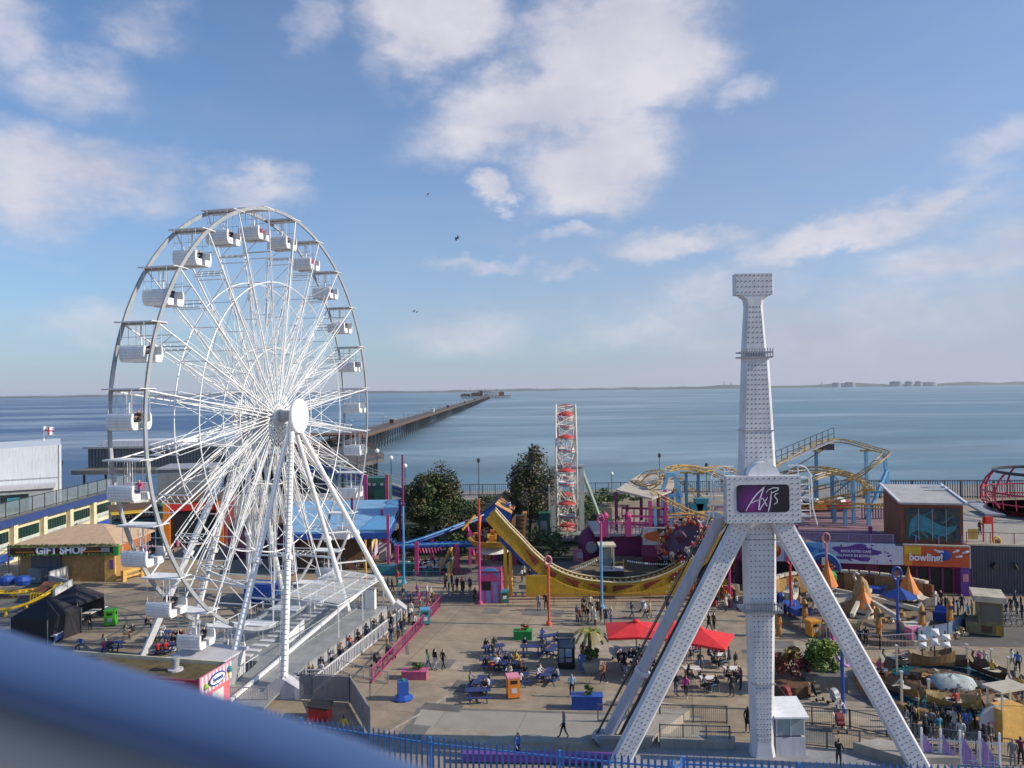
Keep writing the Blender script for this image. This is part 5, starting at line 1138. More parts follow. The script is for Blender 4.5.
for a, b_ in zip(cd, cd[1:]):
    d = (b_-a).normalized(); nn = V((d.z,0,-d.x)); q.prism([a+V((0,1.7,0)), b_+V((0,1.7,0)), b_+V((0,1.7,0))+nn*wd*.7, a+V((0,1.7,0))+nn*wd*.7], (0,.15,0), YEL)
q.build('side_beam', t)
q = MB(); DRD = mat('dark_red_paint', (.22,.03,.02), .5)
for i in range(14, len(cd)-16, 5):
    a = cd[i]; b_ = cd[min(i+4, len(cd)-1)]; d = (b_-a).normalized(); nn = V((d.z,0,-d.x)); flip = i > len(cd)*.5
    tri = [a+nn*.35, b_+nn*.3, b_+nn*.95] if not flip else [a+nn*.95, a+nn*.3, b_+nn*.3]
    q.prism([p+V((0,-.03,0)) for p in tri], (0,-.02,0), DRD)
q.build('zigzag', t)
q = MB(); a, b_ = G(526,600), G(690,598); zt = HZ(a, 576)
pp = [V((a.x,a.y,.35))]+[V((b_.x,a.y,.35))]+[V((b_.x+1.0,a.y,zt+1.6))]
low = [V((p.x,a.y,max(.4,min(zt, p.z-.9)))) for p in cd if a.x < p.x < b_.x]
q.prism([V((a.x,a.y,.3)), V((b_.x,a.y,.3))]+[V((b_.x,a.y,zt))]+low[::-1]+[V((a.x,a.y,zt))], (0,.2,0), YEL); q.build('front_hoarding', t)
for px in (506,511): 
    g = G(px, 590); q = MB(); q.tube(V((g.x,YH_+1,0)), V((g.x,YH_+1,HZ(V((g.x,YH_+1,0)), 532))), .2, YEL2, n=10); q.build('column', t)
q = MB(); i0 = 10
q.prism([cd[3]+V((0,.5,-1)), cd[14]+V((0,.5,-1)), V((cd[14].x,YH_+.5,cd[14].z-2.5)), V((cd[3].x,YH_+.5,cd[10].z-1))], (0,.6,0), BLUE); q.build('blue_panel', t)
text_mesh('EXTREME', .62, .02, 'lettering', WHITE, Matrix.Translation(P(506,533,YH_-.04)) @ Matrix.Rotation(math.radians(53),4,'Y') @ face_M(V((0,0,0)), V((1,0,0)), UP), t) if False else None
q = MB(); q.prism([P(558,572,YH_+4),P(600,556,YH_+8),P(634,556,YH_+8),P(668,572,YH_+4),P(640,588,YH_+2.2),P(580,588,YH_+2.2)], (0,0,-.3), mat('ride_floor', (.16,.12,.07), .7)); q.build('platform', t)
railing('half_pipe_railing', [G(508,606),G(600,605),G(700,606)], 1.1, mat('rail_orange_red', (.35,.12,.06), .5), 'thin orange red railing along the front of the yellow half pipe', gap=.9, post=4.2, rails=(.35,.65,1.0))
# spinning disc with riders
dc = P(684,541,YH_+1.0); dn = V((-.55,-.35,.75)).normalized(); t = thing('rider_disc', 'tilted dark spinning disc on the half pipe ringed by riders', 'ride disc', dc)
ex_ = dn.cross(V((0,1,0))).normalized(); ey_ = dn.cross(ex_)
def ringp(q, c_, n_, prof, m, k=28): q.lathe(c_, prof, m, k, ax=n_)
q = MB(); ringp(q, dc, dn, [(2.6,-.25),(2.75,0),(2.5,.12),(.6,.3),(.5,1.2),(.2,1.3)], mat('disc_plum', (.12,.045,.07), .5)); q.build('disc', t)
for k in range(18):
    a_ = k*2*PI/18; d_ = ex_*math.cos(a_)+ey_*math.sin(a_); q = MB(); q.bar(dc+d_*2.25+dn*.1, dc+d_*2.25+dn*.75, .3, .12, RED if k%2 else ORG, up=d_); q.bar(dc+d_*2.2+dn*.35, dc+d_*2.9+dn*.35, .34, .1, DARK); q.build('seat', t)
DISC = (dc, dn, ex_, ey_)
# operator booth and black speaker box
t = thing('ride_booth', 'pale framed glass operator booth behind the yellow half pipe', 'booth', P(605,583,84))
a, b_ = P(602,583,84), P(624,571,84); xa, xb, za, zb_ = a.x, b_.x, a.z, b_.z
q = MB(); q.box(((xa+xb)/2,85,(za+zb_)/2),(xb-xa,1.8,zb_-za), BLACK); q.box(((xa+xb)/2,85,zb_+.04),(xb-xa+.2,2.0,.08), LILAC); q.build('plinth', t)
zt = P(610,547,84).z; xm = P(614,560,84).x; q = MB()
for x_ in (xa,xm):
    for y_ in (84.2,85.8): q.bar((x_,y_,zb_),(x_,y_,zt), .12, .12, CREAM)
q.box(((xa+xm)/2,85,zt+.08),(xm-xa+.5,2.0,.2), CREAM); q.bar((xm,84.2,zb_+.9),(xb,84.2,zb_+.9),.08,.08,YEL2); q.bar((xb,84.2,zb_),(xb,84.2,zb_+1.2),.08,.08,YEL2); q.build('frame', t)
q = MB(); q.box(((xa+xm)/2,85.75,(zb_+zt)/2),(xm-xa-.2,.04,zt-zb_-.3), mat('booth_glass', (.25,.30,.32), .1, alpha=.5)); q.build('pane', t)
q = MB(); a, b_, c_ = P(548,577,84), P(598,559,84), P(690,562,86)
for (s_, e_, k) in ((a,b_,26),(P(628,561,84),c_,30)):
    q.path([s_,(s_+e_)/2-UP*.3,e_], .03, DARK, n=4)
    for i in range(k): p = s_+(e_-s_)*i/k; q.ball(p-UP*.3*4*(i/k)*(1-i/k), .11, WHITE, 6)
tag(q.build('bunting'), 'string of white bulbs strung across the yellow half pipe ride', 'string lights')
# boulders-like grey mound behind the booth
q = MB(); leafy(q, P(628,580,90), 7, 2.5, 2.2, 700, [mat('net_grey', (.16,.15,.13), .8, var=.4)], .5, 16, random.Random(5)); tag(q.build('netting_mound'), 'grey brown mound of covers behind the operator booth', 'mound')
# ---- small wheel seen edge-on
SX, SY, SZ, SR, SWd = P(566.5,467,115).x, 115, P(566,467,115).z, (P(566,405,113).z-P(566,467,115).z), 1.42
t = thing('small_wheel', 'small red and white ferris wheel seen edge-on between pale green supports', 'ferris wheel', (SX,SY,0))
CW = mat('cream_steel', (.66,.62,.54), .5)
NSP = 12; yaw = -.07; wx = V((math.cos(yaw), math.sin(yaw), 0)); wy = V((-math.sin(yaw), math.cos(yaw), 0)); SC_ = V((SX,SY,SZ))
for s in (-1,1):
    q = MB(); q.path([SC_+wx*s*SWd+(wy*math.cos(2*PI*i/60)+UP*math.sin(2*PI*i/60))*SR for i in range(60)], .12, CW, n=6, closed=True)
    q.path([SC_+wx*s*SWd+(wy*math.cos(2*PI*i/48)+UP*math.sin(2*PI*i/48))*SR*.55 for i in range(48)], .07, CW, n=5, closed=True); q.build('rim', t)
q = MB()
for i in range(NSP*2):
    a_ = 2*PI*i/(NSP*2); r_ = lambda aa: (wy*math.cos(aa)+UP*math.sin(aa)); b2 = a_+PI/NSP
    q.bar(SC_-wx*SWd+r_(a_)*SR, SC_+wx*SWd+r_(b2)*SR, .08, .08, CW); q.bar(SC_+wx*SWd+r_(a_)*SR, SC_-wx*SWd+r_(b2)*SR, .08, .08, CW); q.bar(SC_-wx*SWd+r_(a_)*SR, SC_+wx*SWd+r_(a_)*SR, .08, .08, CW)
q.build('cross_bracing', t)
for i in range(NSP):
    a_ = 2*PI*i/NSP+.2; r_ = wy*math.cos(a_)+UP*math.sin(a_); q = MB()
    for s in (-1,1): q.bar(SC_+wx*s*.5, SC_+wx*s*SWd+r_*SR, .1, .1, CW)
    q.bar(SC_+wx*SWd*.6+r_*SR*.55, SC_-wx*SWd+r_*SR, .06, .06, CW); q.bar(SC_-wx*SWd*.6+r_*SR*.55, SC_+wx*SWd+r_*SR, .06, .06, CW); q.build('spoke', t)
q = MB(); q.tube(SC_-wx*2.3, SC_+wx*2.3, .3, GREYP, n=12); q.build('axle', t)
gd = None
for i in range(NSP):
    a_ = 2*PI*i/NSP+.2+PI/NSP; p = SC_+(wy*math.cos(a_)+UP*math.sin(a_))*(SR-.15)
    if gd is None:
        gd = bpy.data.objects.new('gondola', None); C.objects.link(gd)
        q = MB(); q.lathe((0,0,-.15), [(1.25,-.1),(1.2,.05),(.5,.35),(.05,.45)], mat('canopy_red', (.50,.06,.06), .6), 16); x_ = q.build('canopy', base=(0,0,0)); x_.parent = gd
        q = MB(); q.lathe((0,0,-2.35), [(.5,0),(1.05,.15),(1.15,.7),(1.05,.72),(.9,.3),(.2,.28)], WHITE2, 16); q.lathe((0,0,-2.0), [(1.15,0),(1.16,.1)], RED, 16); x_ = q.build('tub', base=(0,0,0)); x_.parent = gd
        q = MB(); q.tube((0,0,-2.1),(0,0,0), .06, CW)
        for k in range(4): q.tube((math.cos(k*PI/2+.7)*1.05,math.sin(k*PI/2+.7)*1.05,-1.7),(math.cos(k*PI/2+.7)*1.05,math.sin(k*PI/2+.7)*1.05,-.2), .03, CW)
        x_ = q.build('centre_post', base=(0,0,0)); x_.parent = gd; g = gd
    else: g = copy_tree(gd)
    g.parent = t; g.matrix_parent_inverse = t.matrix_basis.inverted(); g.location = p
SAGE = mat('sage_paint', (.28,.36,.34), .5)
for px, pt, py in ((553,465,556),(581.5,468,548)):
    xx = P(px,500,SY).x; q = MB(); q.bar((xx,SY,0),(xx,SY,SZ+.3), .7, .7, mat('pale_sage', (.50,.55,.55), .5)); q.build('support', t)
for x1, y1, x2, y2, yy in ((553,470,533,545,113),(582,470,601,521,118),(554,470,545,540,120)):
    q = MB(); q.bar(P(x1,y1,SY), P(x2,y2,yy), .4, .4, SAGE); q.build('strut', t)
a, b_ = P(551,560,110), P(587,536,110); q = MB(); q.box(((a.x+b_.x)/2,112,b_.z-.6),(b_.x-a.x,3.5,1.3), mat('olive_sign', (.22,.27,.22), .6)); q.box(((a.x+b_.x)/2,112.5,(b_.z-1.3)/2),(b_.x-a.x-1,3,b_.z-1.3), mat('pale_teal_panel', (.22,.36,.38), .6)); q.build('base', t)
q = MB(); a = P(545,560,108); q.box((a.x,109.5,2.3),(1.6,3,4.6), GREEND); q.box((a.x-.1,107.9,2.6),(1.0,.06,2.0), GREYP); tag(q.build('green_cubicle'), 'narrow dark green cubicle at the left foot of the small wheel', 'cubicle')
q = MB(); a = P(549,485,111); q.box((a.x,111,a.z-4.5),(.25,1.4,9), CW); tag(q.build('ladder_tower'), 'narrow cream ladder frame left of the small wheel tower', 'ladder')
# ================================================================ ARCADE BUILDING WITH ROOF DECK, RIGHT
R0 = V((47.0,79.8,0)); fw = lambda a, d, z=0: R0-AN*a*.88+AU*d+UP*z        # a metres left along the front, d behind it
def fbx(q, a1, a2, d1, d2, z1, z2, m):
    vs = [fw(a,d,z) for a in (a1,a2) for d in (d1,d2) for z in (z1,z2)]; q.add(vs, [(0,1,3,2),(4,6,7,5),(0,4,5,1),(2,3,7,6),(0,2,6,4),(1,5,7,3)], m)
t = thing('arcade_building', 'long magenta arcade building with printed banners and pinkish roof deck', 'building', fw(18,8))
q = MB(); fbx(q, 0,38,1.0,24,0,4.9, MAG); q.build('wall', t)
DK = mat('deck_pink', (.25,.15,.155), .75, var=.3, scale=.5)
q = MB(); fbx(q, 0,38,.2,26,4.92,5.1, DK); q.build('roof_deck', t)
q = MB()
for a1, a2 in ((1.2,5.2),(5.8,9.5),(15,19.5),(20,26),(27,36)): q = MB(); fbx(q, a1,a2,.85,.98,.15,2.6, BLACK); q.build('opening', t)
for a_ in (1.4,2.6,4.0,5.4,8,11,14,19.7,26.5): q = MB(); fbx(q, a_-.12,a_+.12,.7,.84,0,2.65, MAG if a_<6 else RUST); q.build('door_post', t)
q = MB(); fbx(q, -.1,.9,-.1,.6,0,2.9, PURP); fbx(q, .1,.7,-.14,-.1,1.5,2.3, PINKL); q.build('corner_pillar', t)
bw = mat('banner_white', (.62,.64,.72), .5, var=.05); bo = mat('banner_orange', (.66,.10,.025), .5, var=.1); bp_ = mat('banner_purple', (.13,.04,.28), .5); bb = mat('banner_blue', (.20,.42,.68), .5)
q = MB(); fbx(q, 0,7.1,-.25,.0,3.0,5.1, bo); s1 = q.build('bowling_sign', t)
q = MB(); fbx(q, 5.2,7.0,-.28,-.26,4.2,5.05, YEL2); fbx(q, 6.2,7.05,-.275,-.255,3.05,5.05, mat('banner_amber', (.70,.28,.03), .5)); fbx(q, -.12,.0,-.3,.1,2.95,5.2, WHITE2); fbx(q, 0,7.1,-.3,.05,5.11,5.25, BEIGE); q.build('sign_colour', s1)
text_mesh('bowling!', 1.05, .03, 'lettering', WHITE, face_M(fw(4.45,-.31,3.98), AN, UP) @ Matrix.Shear('XY', 4, (.15, 0)) if False else face_M(fw(4.75,-.5,3.95), AN, UP), s1, bold=.035, sx=.9)
q = MB(); q.lathe(fw(2.6,-.27,4.2), [(.55,0),(.55,.08),(.3,.2)], BLUE, 20, ax=-AU); q.build('bowling_ball', s1)
for a_, z_, an_ in ((3.6,4.7,.5),(3.1,4.6,.2),(1.6,4.6,-.4),(1.3,4.1,-.2),(.6,4.55,-.3)):
    q = MB(); d_ = (-AN*math.cos(an_)+UP*math.sin(an_)); q.lathe(fw(a_,-.29,z_)-d_*.5, [(.02,0),(.11,.07),(.15,.28),(.07,.52),(.09,.65),(.02,.72)], WHITE, 10, ax=d_); q.build('bowling_pin', s1)
q = MB(); fbx(q, 7.12,10.0,-.22,.0,3.05,5.0, bw); fbx(q, 8.0,16.2,-.2,.02,3.02,5.2, bw); fbx(q, 16.25,20.6,-.2,.02,3.0,5.15, bb); fbx(q, 20.65,23,-.2,.02,3.0,5.1, bw); fbx(q, 23.05,38,-.2,.02,3.0,5.0, MAG); s2 = q.build('banner', t)
# purple splash with two lines of white lettering
q = MB(); rnd = random.Random(9); cx_, cz_ = 12.4, 4.2; pts = []
for k in range(28):
    a_ = 2*PI*k/28; r_ = 1+.22*math.sin(5*a_+1)+.12*rnd.random(); pts.append(fw(cx_-math.cos(a_)*2.35*r_, -.21, max(3.06, min(5.15, cz_+math.sin(a_)*.8*r_))))
q.prism(pts, -AU*.02, bp_)
for k in range(18): x_ = cx_+rnd.uniform(-4,4); q.box(fw(x_,-.22,rnd.uniform(3.3,5)), (rnd.uniform(.1,.3),.02,rnd.uniform(.1,.25)), bp_, rz=ANG)
q.build('paint_splash', s2)
text_mesh('BRICKASTED CAFE', .36, .01, 'lettering', WHITE, face_M(fw(12.4,-.25,4.32), AN, UP), s2, bold=.008)
text_mesh('HALFWAY IN BOWLING', .36, .01, 'lettering', WHITE, face_M(fw(12.4,-.25,3.86), AN, UP), s2, bold=.008)
q = MB(); pts = [fw(18.2-math.cos(a_)*1.1*(1+.4*math.sin(3*a_)), -.22, 4.3+math.sin(a_)*.6*(1+.3*math.cos(4*a_))) for a_ in [2*PI*k/22 for k in range(22)]]; q.prism(pts, -AU*.02, mat('splash_blue', (.06,.22,.55), .5)); q.build('paint_splash', s2)
q = MB(); q.lathe(fw(21.8,-.2,4.1), [(.75,0),(.7,.05)], RED, 18, ax=-AU); q.lathe(fw(21.7,-.26,4.4), [(.4,0),(.38,.05)], YEL2, 16, ax=-AU); q.lathe(fw(22.1,-.28,3.9), [(.3,0),(.28,.05)], GREENP, 14, ax=-AU); q.build('fruit_disc', s2)
q = MB()
for k in range(15): fbx(q, .5+k*2.5,.62+k*2.5,.3,.4,5.1,6.1, LILP)
fbx(q, 8,38,.32,.38,6.05,6.12, LILP); fbx(q, 8,38,.34,.36,5.25,6.0, mat('mesh_pink', (.35,.2,.3), .7, alpha=.35)); q.build('parapet', t)
q = MB()
for k in range(3): fbx(q, 9+k*9,9.4+k*9,6,6.4,5.1,5.12+.8, PINK)
for k in range(12): fbx(q, 8,37,3+k*1.6,3.12+k*1.6,5.1,5.14, PURP if k%2 else RUST)
q.build('deck_joist', t)
# mural box
t = thing('mural_box', 'brick framed box with teal sea creature mural and grey sloping roof', 'building', fw(4,6))
q = MB(); z1, z2 = 5.1, 9.4
q.add([fw(.3,.6,z1),fw(7.1,.6,z1),fw(7.1,.6,z2),fw(.3,.6,z2),fw(.3,8,z1),fw(7.1,8,z1),fw(7.1,8,z2+.8),fw(.3,8,z2+.8)], [(0,3,2,1),(4,5,6,7),(0,4,7,3),(1,2,6,5)], mat('mural_brick', (.22,.075,.04), .75, var=.2)); q.build('wall', t)
q = MB(); q.prism([fw(.1,.2,z2-.05),fw(7.3,.2,z2-.05),fw(7.3,8.4,z2+.9),fw(.1,8.4,z2+.9)], (0,0,.2), ROOFG)
q.build('roof', t)
q = MB()
for a_ in (.05,7.35): q.bar(fw(a_,.15,z2+.2), fw(a_,8.4,z2+1.15), .22, .18, WHITE)
for d_ in (5.6,6.9): q.bar(fw(.1,d_,z2+.28+d_*.125), fw(2.4,d_,z2+.28+d_*.125), .3, .14, WHITE)
q.build('roof_trim', t)
mu = bpy.data.materials.new('mural'); mu.use_nodes = True; n_ = mu.node_tree; bs = n_.nodes['Principled BSDF']; g_ = n_.nodes.new('ShaderNodeNewGeometry'); nz_ = n_.nodes.new('ShaderNodeTexNoise'); nz_.inputs['Scale'].default_value = .55; nz_.inputs['Detail'].default_value = 3; nz_.inputs['Distortion'].default_value = 2.4
n_.links.new(g_.outputs['Position'], nz_.inputs['Vector']); cr_ = n_.nodes.new('ShaderNodeValToRGB'); n_.links.new(nz_.outputs['Fac'], cr_.inputs[0]); el_ = cr_.color_ramp.elements; el_[0].color = (.01,.012,.02,1); el_[0].position = .35; el_[1].color = (.25,.14,.05,1); el_[1].position = .75
for p_, c_ in ((.45,(.02,.05,.08,1)),(.52,(.03,.07,.08,1)),(.6,(.05,.07,.03,1)),(.66,(.12,.05,.03,1))): e_ = el_.new(p_); e_.color = c_
n_.links.new(cr_.outputs[0], bs.inputs['Base Color'])
q = MB(); fbx(q, .7,6.6,.5,.59,z1+.45,z2-.5, mu); mp_ = q.build('mural_panel', t)
q = MB(); TQ = mat('mural_teal', (.05,.24,.30), .6, var=.35, scale=2)
body = [(6.3,6.3,.5),(6.0,7.0,.75),(5.3,7.5,.85),(4.5,7.3,.8),(3.6,6.9,.7),(2.8,6.6,.55),(2.0,6.6,.4),(1.3,6.9,.25),(1.0,7.2,.1)]
for (a1, y1, r1), (a2, y2, r2) in zip(body, body[1:]):
    q.prism([fw(a1,.48,y1-r1),fw(a2,.48,y2-r2),fw(a2,.48,y2+r2),fw(a1,.48,y1+r1)], -AU*.02, TQ)
for (a1, z1_, a2, z2_, w__) in ((5.2,6.8,4.2,5.9,.2),(4.2,6.6,3.2,5.8,.18),(5.9,6.2,5.0,5.8,.2),(3.2,6.5,2.0,5.9,.15),(2.6,7.4,1.4,8.2,.1),(5.0,8.0,3.8,8.6,.1)):
    q.bar(fw(a1,.46,z1_), fw(a2,.46,z2_), w__, .02, TQ, up=AU)
q.build('sea_creature', mp_)
q = MB()
for a_ in (2.2,3.7,5.2): fbx(q, a_-.04,a_+.04,.40,.44,z1+.45,z2-.5, GREYP)
q.build('glazing_bar', t)
# grey corrugated wall and tan upper terrace at right edge
t = thing('corrugated_wall', 'tall dark grey corrugated wall below the upper terrace at the right edge', 'wall', fw(-6,2))
q = MB(); fbx(q, -16,-.5,2,2.3,0,4.9, mat('corrugated_grey', (.10,.10,.115), .6))
for k in range(50): fbx(q, -16+k*.31,-15.85+k*.31,1.93,2.0,0,4.9, MATS['corrugated_grey'])
q.build('cladding', t)
q = MB(); fbx(q, -30,-.5,2.3,26,4.6,4.95, CONC); fbx(q, -30,-.5,1.8,2.3,4.92,5.1, CREAM); q.build('terrace_floor', t)
for a_, lb in ((-5.4,'small black floodlight right of the yellow post, on the corrugated wall'),(-3.4,'small black floodlight left of the yellow post, on the corrugated wall')): q = MB(); q.bar(fw(a_,1.5,3.1), fw(a_*.98-.3*(1 if a_<-4 else -1),1.4,2.7), .5, .35, BLACK); q.bar(fw(a_,1.9,3.2), fw(a_,1.5,3.1), .08, .08, BLACK); tag(q.build('floodlight'), lb, 'floodlight')
railing('terrace_railing', [tuple(fw(-.6,2.2,0)[:2])+(4.95,), tuple(fw(-16,2.2,0)[:2])+(4.95,)], 1.3, RUST, 'rusty railing along the edge of the upper terrace', gap=1.2, post=2.4, z=4.95)
q = MB(); c_ = P(973,533,82.5); q.box((c_.x,c_.y,5.9),(1.0,.1,1.1), mat('ochre_board', (.35,.26,.06), .6)); tag(q.build('notice_board'), 'small ochre notice board on the upper terrace', 'board')
t = thing('red_post_box', 'red box headed post on the upper terrace near the mural box', 'post', P(987,540,83)); c_ = P(987,530,83)
q = MB(); q.bar((c_.x-.4,c_.y,4.95),(c_.x-.4,c_.y,7.6), .12, .12, RED); q.bar((c_.x+.6,c_.y,4.95),(c_.x+.6,c_.y,7.6), .12, .12, RED); q.build('post', t); q = MB(); q.box((c_.x+.1,c_.y-.1,7.3),(.8,.3,.8), RED); q.build('box', t)
# red cage ride
cc_ = P(1054,512,100); t = thing('red_cage_ride', 'big red barred circular cage ride with dark ring on the upper terrace', 'ride', (cc_.x,cc_.y,4.95)); zt = P(1042,472,100).z; zb_ = 5.3; R_ = (cc_.x-P(991,500,100).x)
CR = mat('cage_red', (.52,.035,.08), .45)
def cpt(a_, z, r): return V((cc_.x+math.cos(a_)*r, cc_.y+math.sin(a_)*r, z))
for k in range(12):
    a_ = 2*PI*k/12+.1; q = MB(); q.path([cpt(a_,zb_+.6,R_*.93), cpt(a_,zb_+1.4,R_), cpt(a_,zb_+2.8,R_), cpt(a_,zb_+4.2,R_*.92), cpt(a_,zt,R_*.82)], .13, CR, n=8); q.build('bar', t)
q = MB(); q.path([cpt(2*PI*i/40, zt, R_*.82) for i in range(40)], .2, DARK, n=6, closed=True); q.build('top_ring', t)
for z_, rr in ((zb_+2.6,1.0),(zb_+1.3,1.0),(zb_+.5,.92)): q = MB(); q.path([cpt(2*PI*i/40, z_, R_*rr) for i in range(40)], .1, CR, n=6, closed=True); z_ == zb_+.5 or q.build('hoop', t)
q = MB(); q.lathe((cc_.x,cc_.y,4.96), [(R_*.75,0),(R_*.8,.4),(R_*.92,.75)], CR, 40); q.build('base', t)
for k in range(28): a_ = 2*PI*k/28; q.bar(cpt(a_,zb_+.6,R_*.96), cpt(a_,zb_+2.5,R_*.99), .07, .07, CR)
q.build('lattice', t)
q = MB(); a = P(972,503,108); b_ = P(996,518,98); q.bar((a.x,a.y,5.4), (b_.x,b_.y,5.2), 2.2, .3, GREYP); tag(q.build('terrace_ramp'), 'dark metal ramp leading towards the red cage ride', 'ramp')
# ================================================================ PINK STATION AND COASTER
t = thing('coaster_station', 'pink coaster station with leaning cream roof above a magenta shop front', 'station', P(640,560,95))
a1, a2, a3, a4 = P(616,491,93), P(652,500,90), P(676,478,104), P(641,475,108)
q = MB(); q.prism([a1,a2,P(672,492,95),a3,a4], (0,0,.2), mat('cream_roof_sheet', (.46,.40,.33), .7, var=.15)); q.build('roof', t)
for px, pt, pb_, yy in ((616,492,556,93),(650,501,560,90),(665,490,560,94),(641,490,530,104),(672,488,545,98),(604,528,560,92),(627,505,545,100),(658,495,545,100)):
    p = P(px, pt, yy); q = MB(); q.bar((p.x,p.y,0), p, .36, .36, PINK if px in (650,665) else MAG); q.build('post', t)
q = MB(); a, b_ = P(603,532,91), P(650,532,91); q.box(((a.x+b_.x)/2,95,a.z-.3),(b_.x-a.x+2,9,.3), GREYP); q.build('floor', t)
q = MB(); zf = a.z-.5; q.box(((P(620,0+540,91).x+P(645,540,91).x)/2,91.5,zf-1.3),(4.6,1,2.4), MAG); q.build('shop_front', t)
q = MB()
for k in range(14): x_ = a.x+(b_.x-a.x)*k/13; q.bar((x_,90.8,a.z-.2),(x_,90.8,a.z+1.1), .08, .08, PINK)
q.bar((a.x,90.8,a.z+1.1),(b_.x,90.8,a.z+1.1), .12, .12, PINK); q.bar((a.x,90.8,a.z+.5),(b_.x,90.8,a.z+.5), .25, .05, MAG); q.build('railing', t)
q = MB()
for k, y_ in enumerate((508,516,524)): q.bar(P(622,y_,94), P(668,y_+1,94), .18, .25, PINK if k%2 else MAG)
for k in range(8): q.bar(P(622+k*6,508,94), P(622+k*6,530,94), .12, .12, MAG)
q.build('lattice', t)
for (px, w_) in ((605,.25),(628,.25)):
    p = P(px,527,90.2); q = MB(); q.box((p.x,p.y,p.z),(.7,.5,2.2), PINK); q.lathe((p.x,p.y,p.z+1.1),[(.4,0),(.45,.3),(.1,.7)], PINK, 12); q.build('gate_post', t)
q = MB(); a, b_ = P(643,545,86.5), P(690,527,86.5); f2 = frame(V((a.x,a.y,0)), (1,-.1,0)); l2 = b_.x-a.x; blk(q, f2, 0,l2,0,.15,a.z,b_.z, mat('banner_pale', (.55,.53,.55), .5)); bn = q.build('fish_banner', t)
q = MB(); OF = mat('fish_orange', (.60,.13,.03), .5); zz = (a.z+b_.z)/2
pts = [f2(1.6+1.9*math.cos(k*PI/8)*1.0, -.03, zz+.62*math.sin(k*PI/8)) for k in range(16)]
q.prism([p+V((.4,0,0)) for p in pts], (0,-.02,0), OF); q.prism([f2(.2,-.03,zz+.8),f2(.9,-.03,zz),f2(.2,-.03,zz-.6),f2(.7,-.03,zz)], (0,-.02,0), OF); q.prism([f2(4.0,-.03,zz+.9),f2(4.7,-.03,zz+.5),f2(4.2,-.03,zz-.3)], (0,-.02,0), OF); q.prism([f2(1.5,-.05,zz+.9),f2(2.8,-.05,zz+.8),f2(2.3,-.05,zz+.3),f2(1.7,-.05,zz+.35)], (0,-.02,0), BROWN); q.build('print', bn)
q = MB(); a, b_ = P(650,590,88.5), P(735,548,88.5); q.box(((a.x+b_.x)/2,90,2.2),(b_.x-a.x,2,4.4), mat('maroon', (.16,.02,.03), .6)); tag(q.build('maroon_front'), 'dark maroon frontage behind the spinning disc riders', 'building front')
q = MB(); a = P(676,552,85); q.ball((a.x,a.y,a.z), 1.0, NAVY, 14); q.tube((a.x,a.y,0),(a.x,a.y,a.z), .3, NAVY); tag(q.build('navy_ball', smooth=True), 'large navy ball on a post behind the half pipe disc', 'ball')
t = thing('magenta_hut', 'round magenta hut with pale oval window right of the small wheel', 'hut', P(593,565,98)); p = P(592,560,98)
q = MB(); q.lathe((p.x,p.y,0),[(1.6,0),(1.8,2.6),(1.3,3.9),(.2,4.6)], MAG, 18); q.build('wall', t); q = MB(); q.lathe((p.x-.2,p.y-1.75,2.2),[(.75,0),(.7,.1)], LILAC, 16, ax=V((0,-1,0))); q.build('window', t)
q = MB(); p = P(580,566,97); q.box((p.x,p.y,1.0),(1.6,.2,1.7), PINKL); q.box((p.x,p.y-.12,1.1),(.7,.05,.7), WHITE2); tag(q.build('pink_hoarding'), 'small pink panel with white square beside the magenta hut', 'panel')
q = MB(); a, b_ = P(545,575,92), P(600,556,92); q.box(((a.x+b_.x)/2,94,.12),(b_.x-a.x+3,7,.24), CONCD); tag(q.build('wheel_apron'), 'dark low apron in front of the small wheel', 'platform')
# ---- yellow coaster on the roof deck
ct = thing('yellow_coaster', 'yellow tracked roller coaster on light blue supports above the sea front', 'roller coaster', (30,100,5.1))
YT = mat('track_yellow', (.46,.29,.07), .45, var=.2); BS = mat('support_blue', (.07,.22,.38), .45); BSL = mat('support_light_blue', (.16,.42,.66), .45)
def track(pts, w_=.45, closed=False, tie=1.3, r=.065, spine=True, smooth=5):
    pp = dens_(pts, smooth); q = MB(); L_, R_2 = [], []
    for i, p in enumerate(pp):
        d = pp[min(i+1,len(pp)-1)]-pp[max(i-1,0)]; s = d.cross(UP)
        s = V((0,1,0)) if s.length < 1e-4 else s.normalized(); L_.append(p+s*w_); R_2.append(p-s*w_)
    q.path(L_, r, YT, n=6); q.path(R_2, r, YT, n=6)
    if spine: q.path([p-UP*.45 for p in pp], .08, YT, n=6)
    acc = 0
    for i in range(1, len(pp)):
        acc += (pp[i]-pp[i-1]).length
        if acc > tie: acc = 0; q.bar(L_[i], R_2[i], .09, .09, YT); q.bar(L_[i], pp[i]-UP*.45, .06, .06, YT); q.bar(R_2[i], pp[i]-UP*.45, .06, .06, YT)
    q.build('track', ct); return pp
def sup(px, py, yy, m=BS, w_=.34, zb=5.1, lean=0): 
    p = P(px, py, yy); q = MB(); q.bar((p.x+lean,p.y,zb), p-UP*.4, w_, w_, m); q.box((p.x,p.y,p.z-.35),(1.5,.3,.25), YT); q.build('support', ct); return p
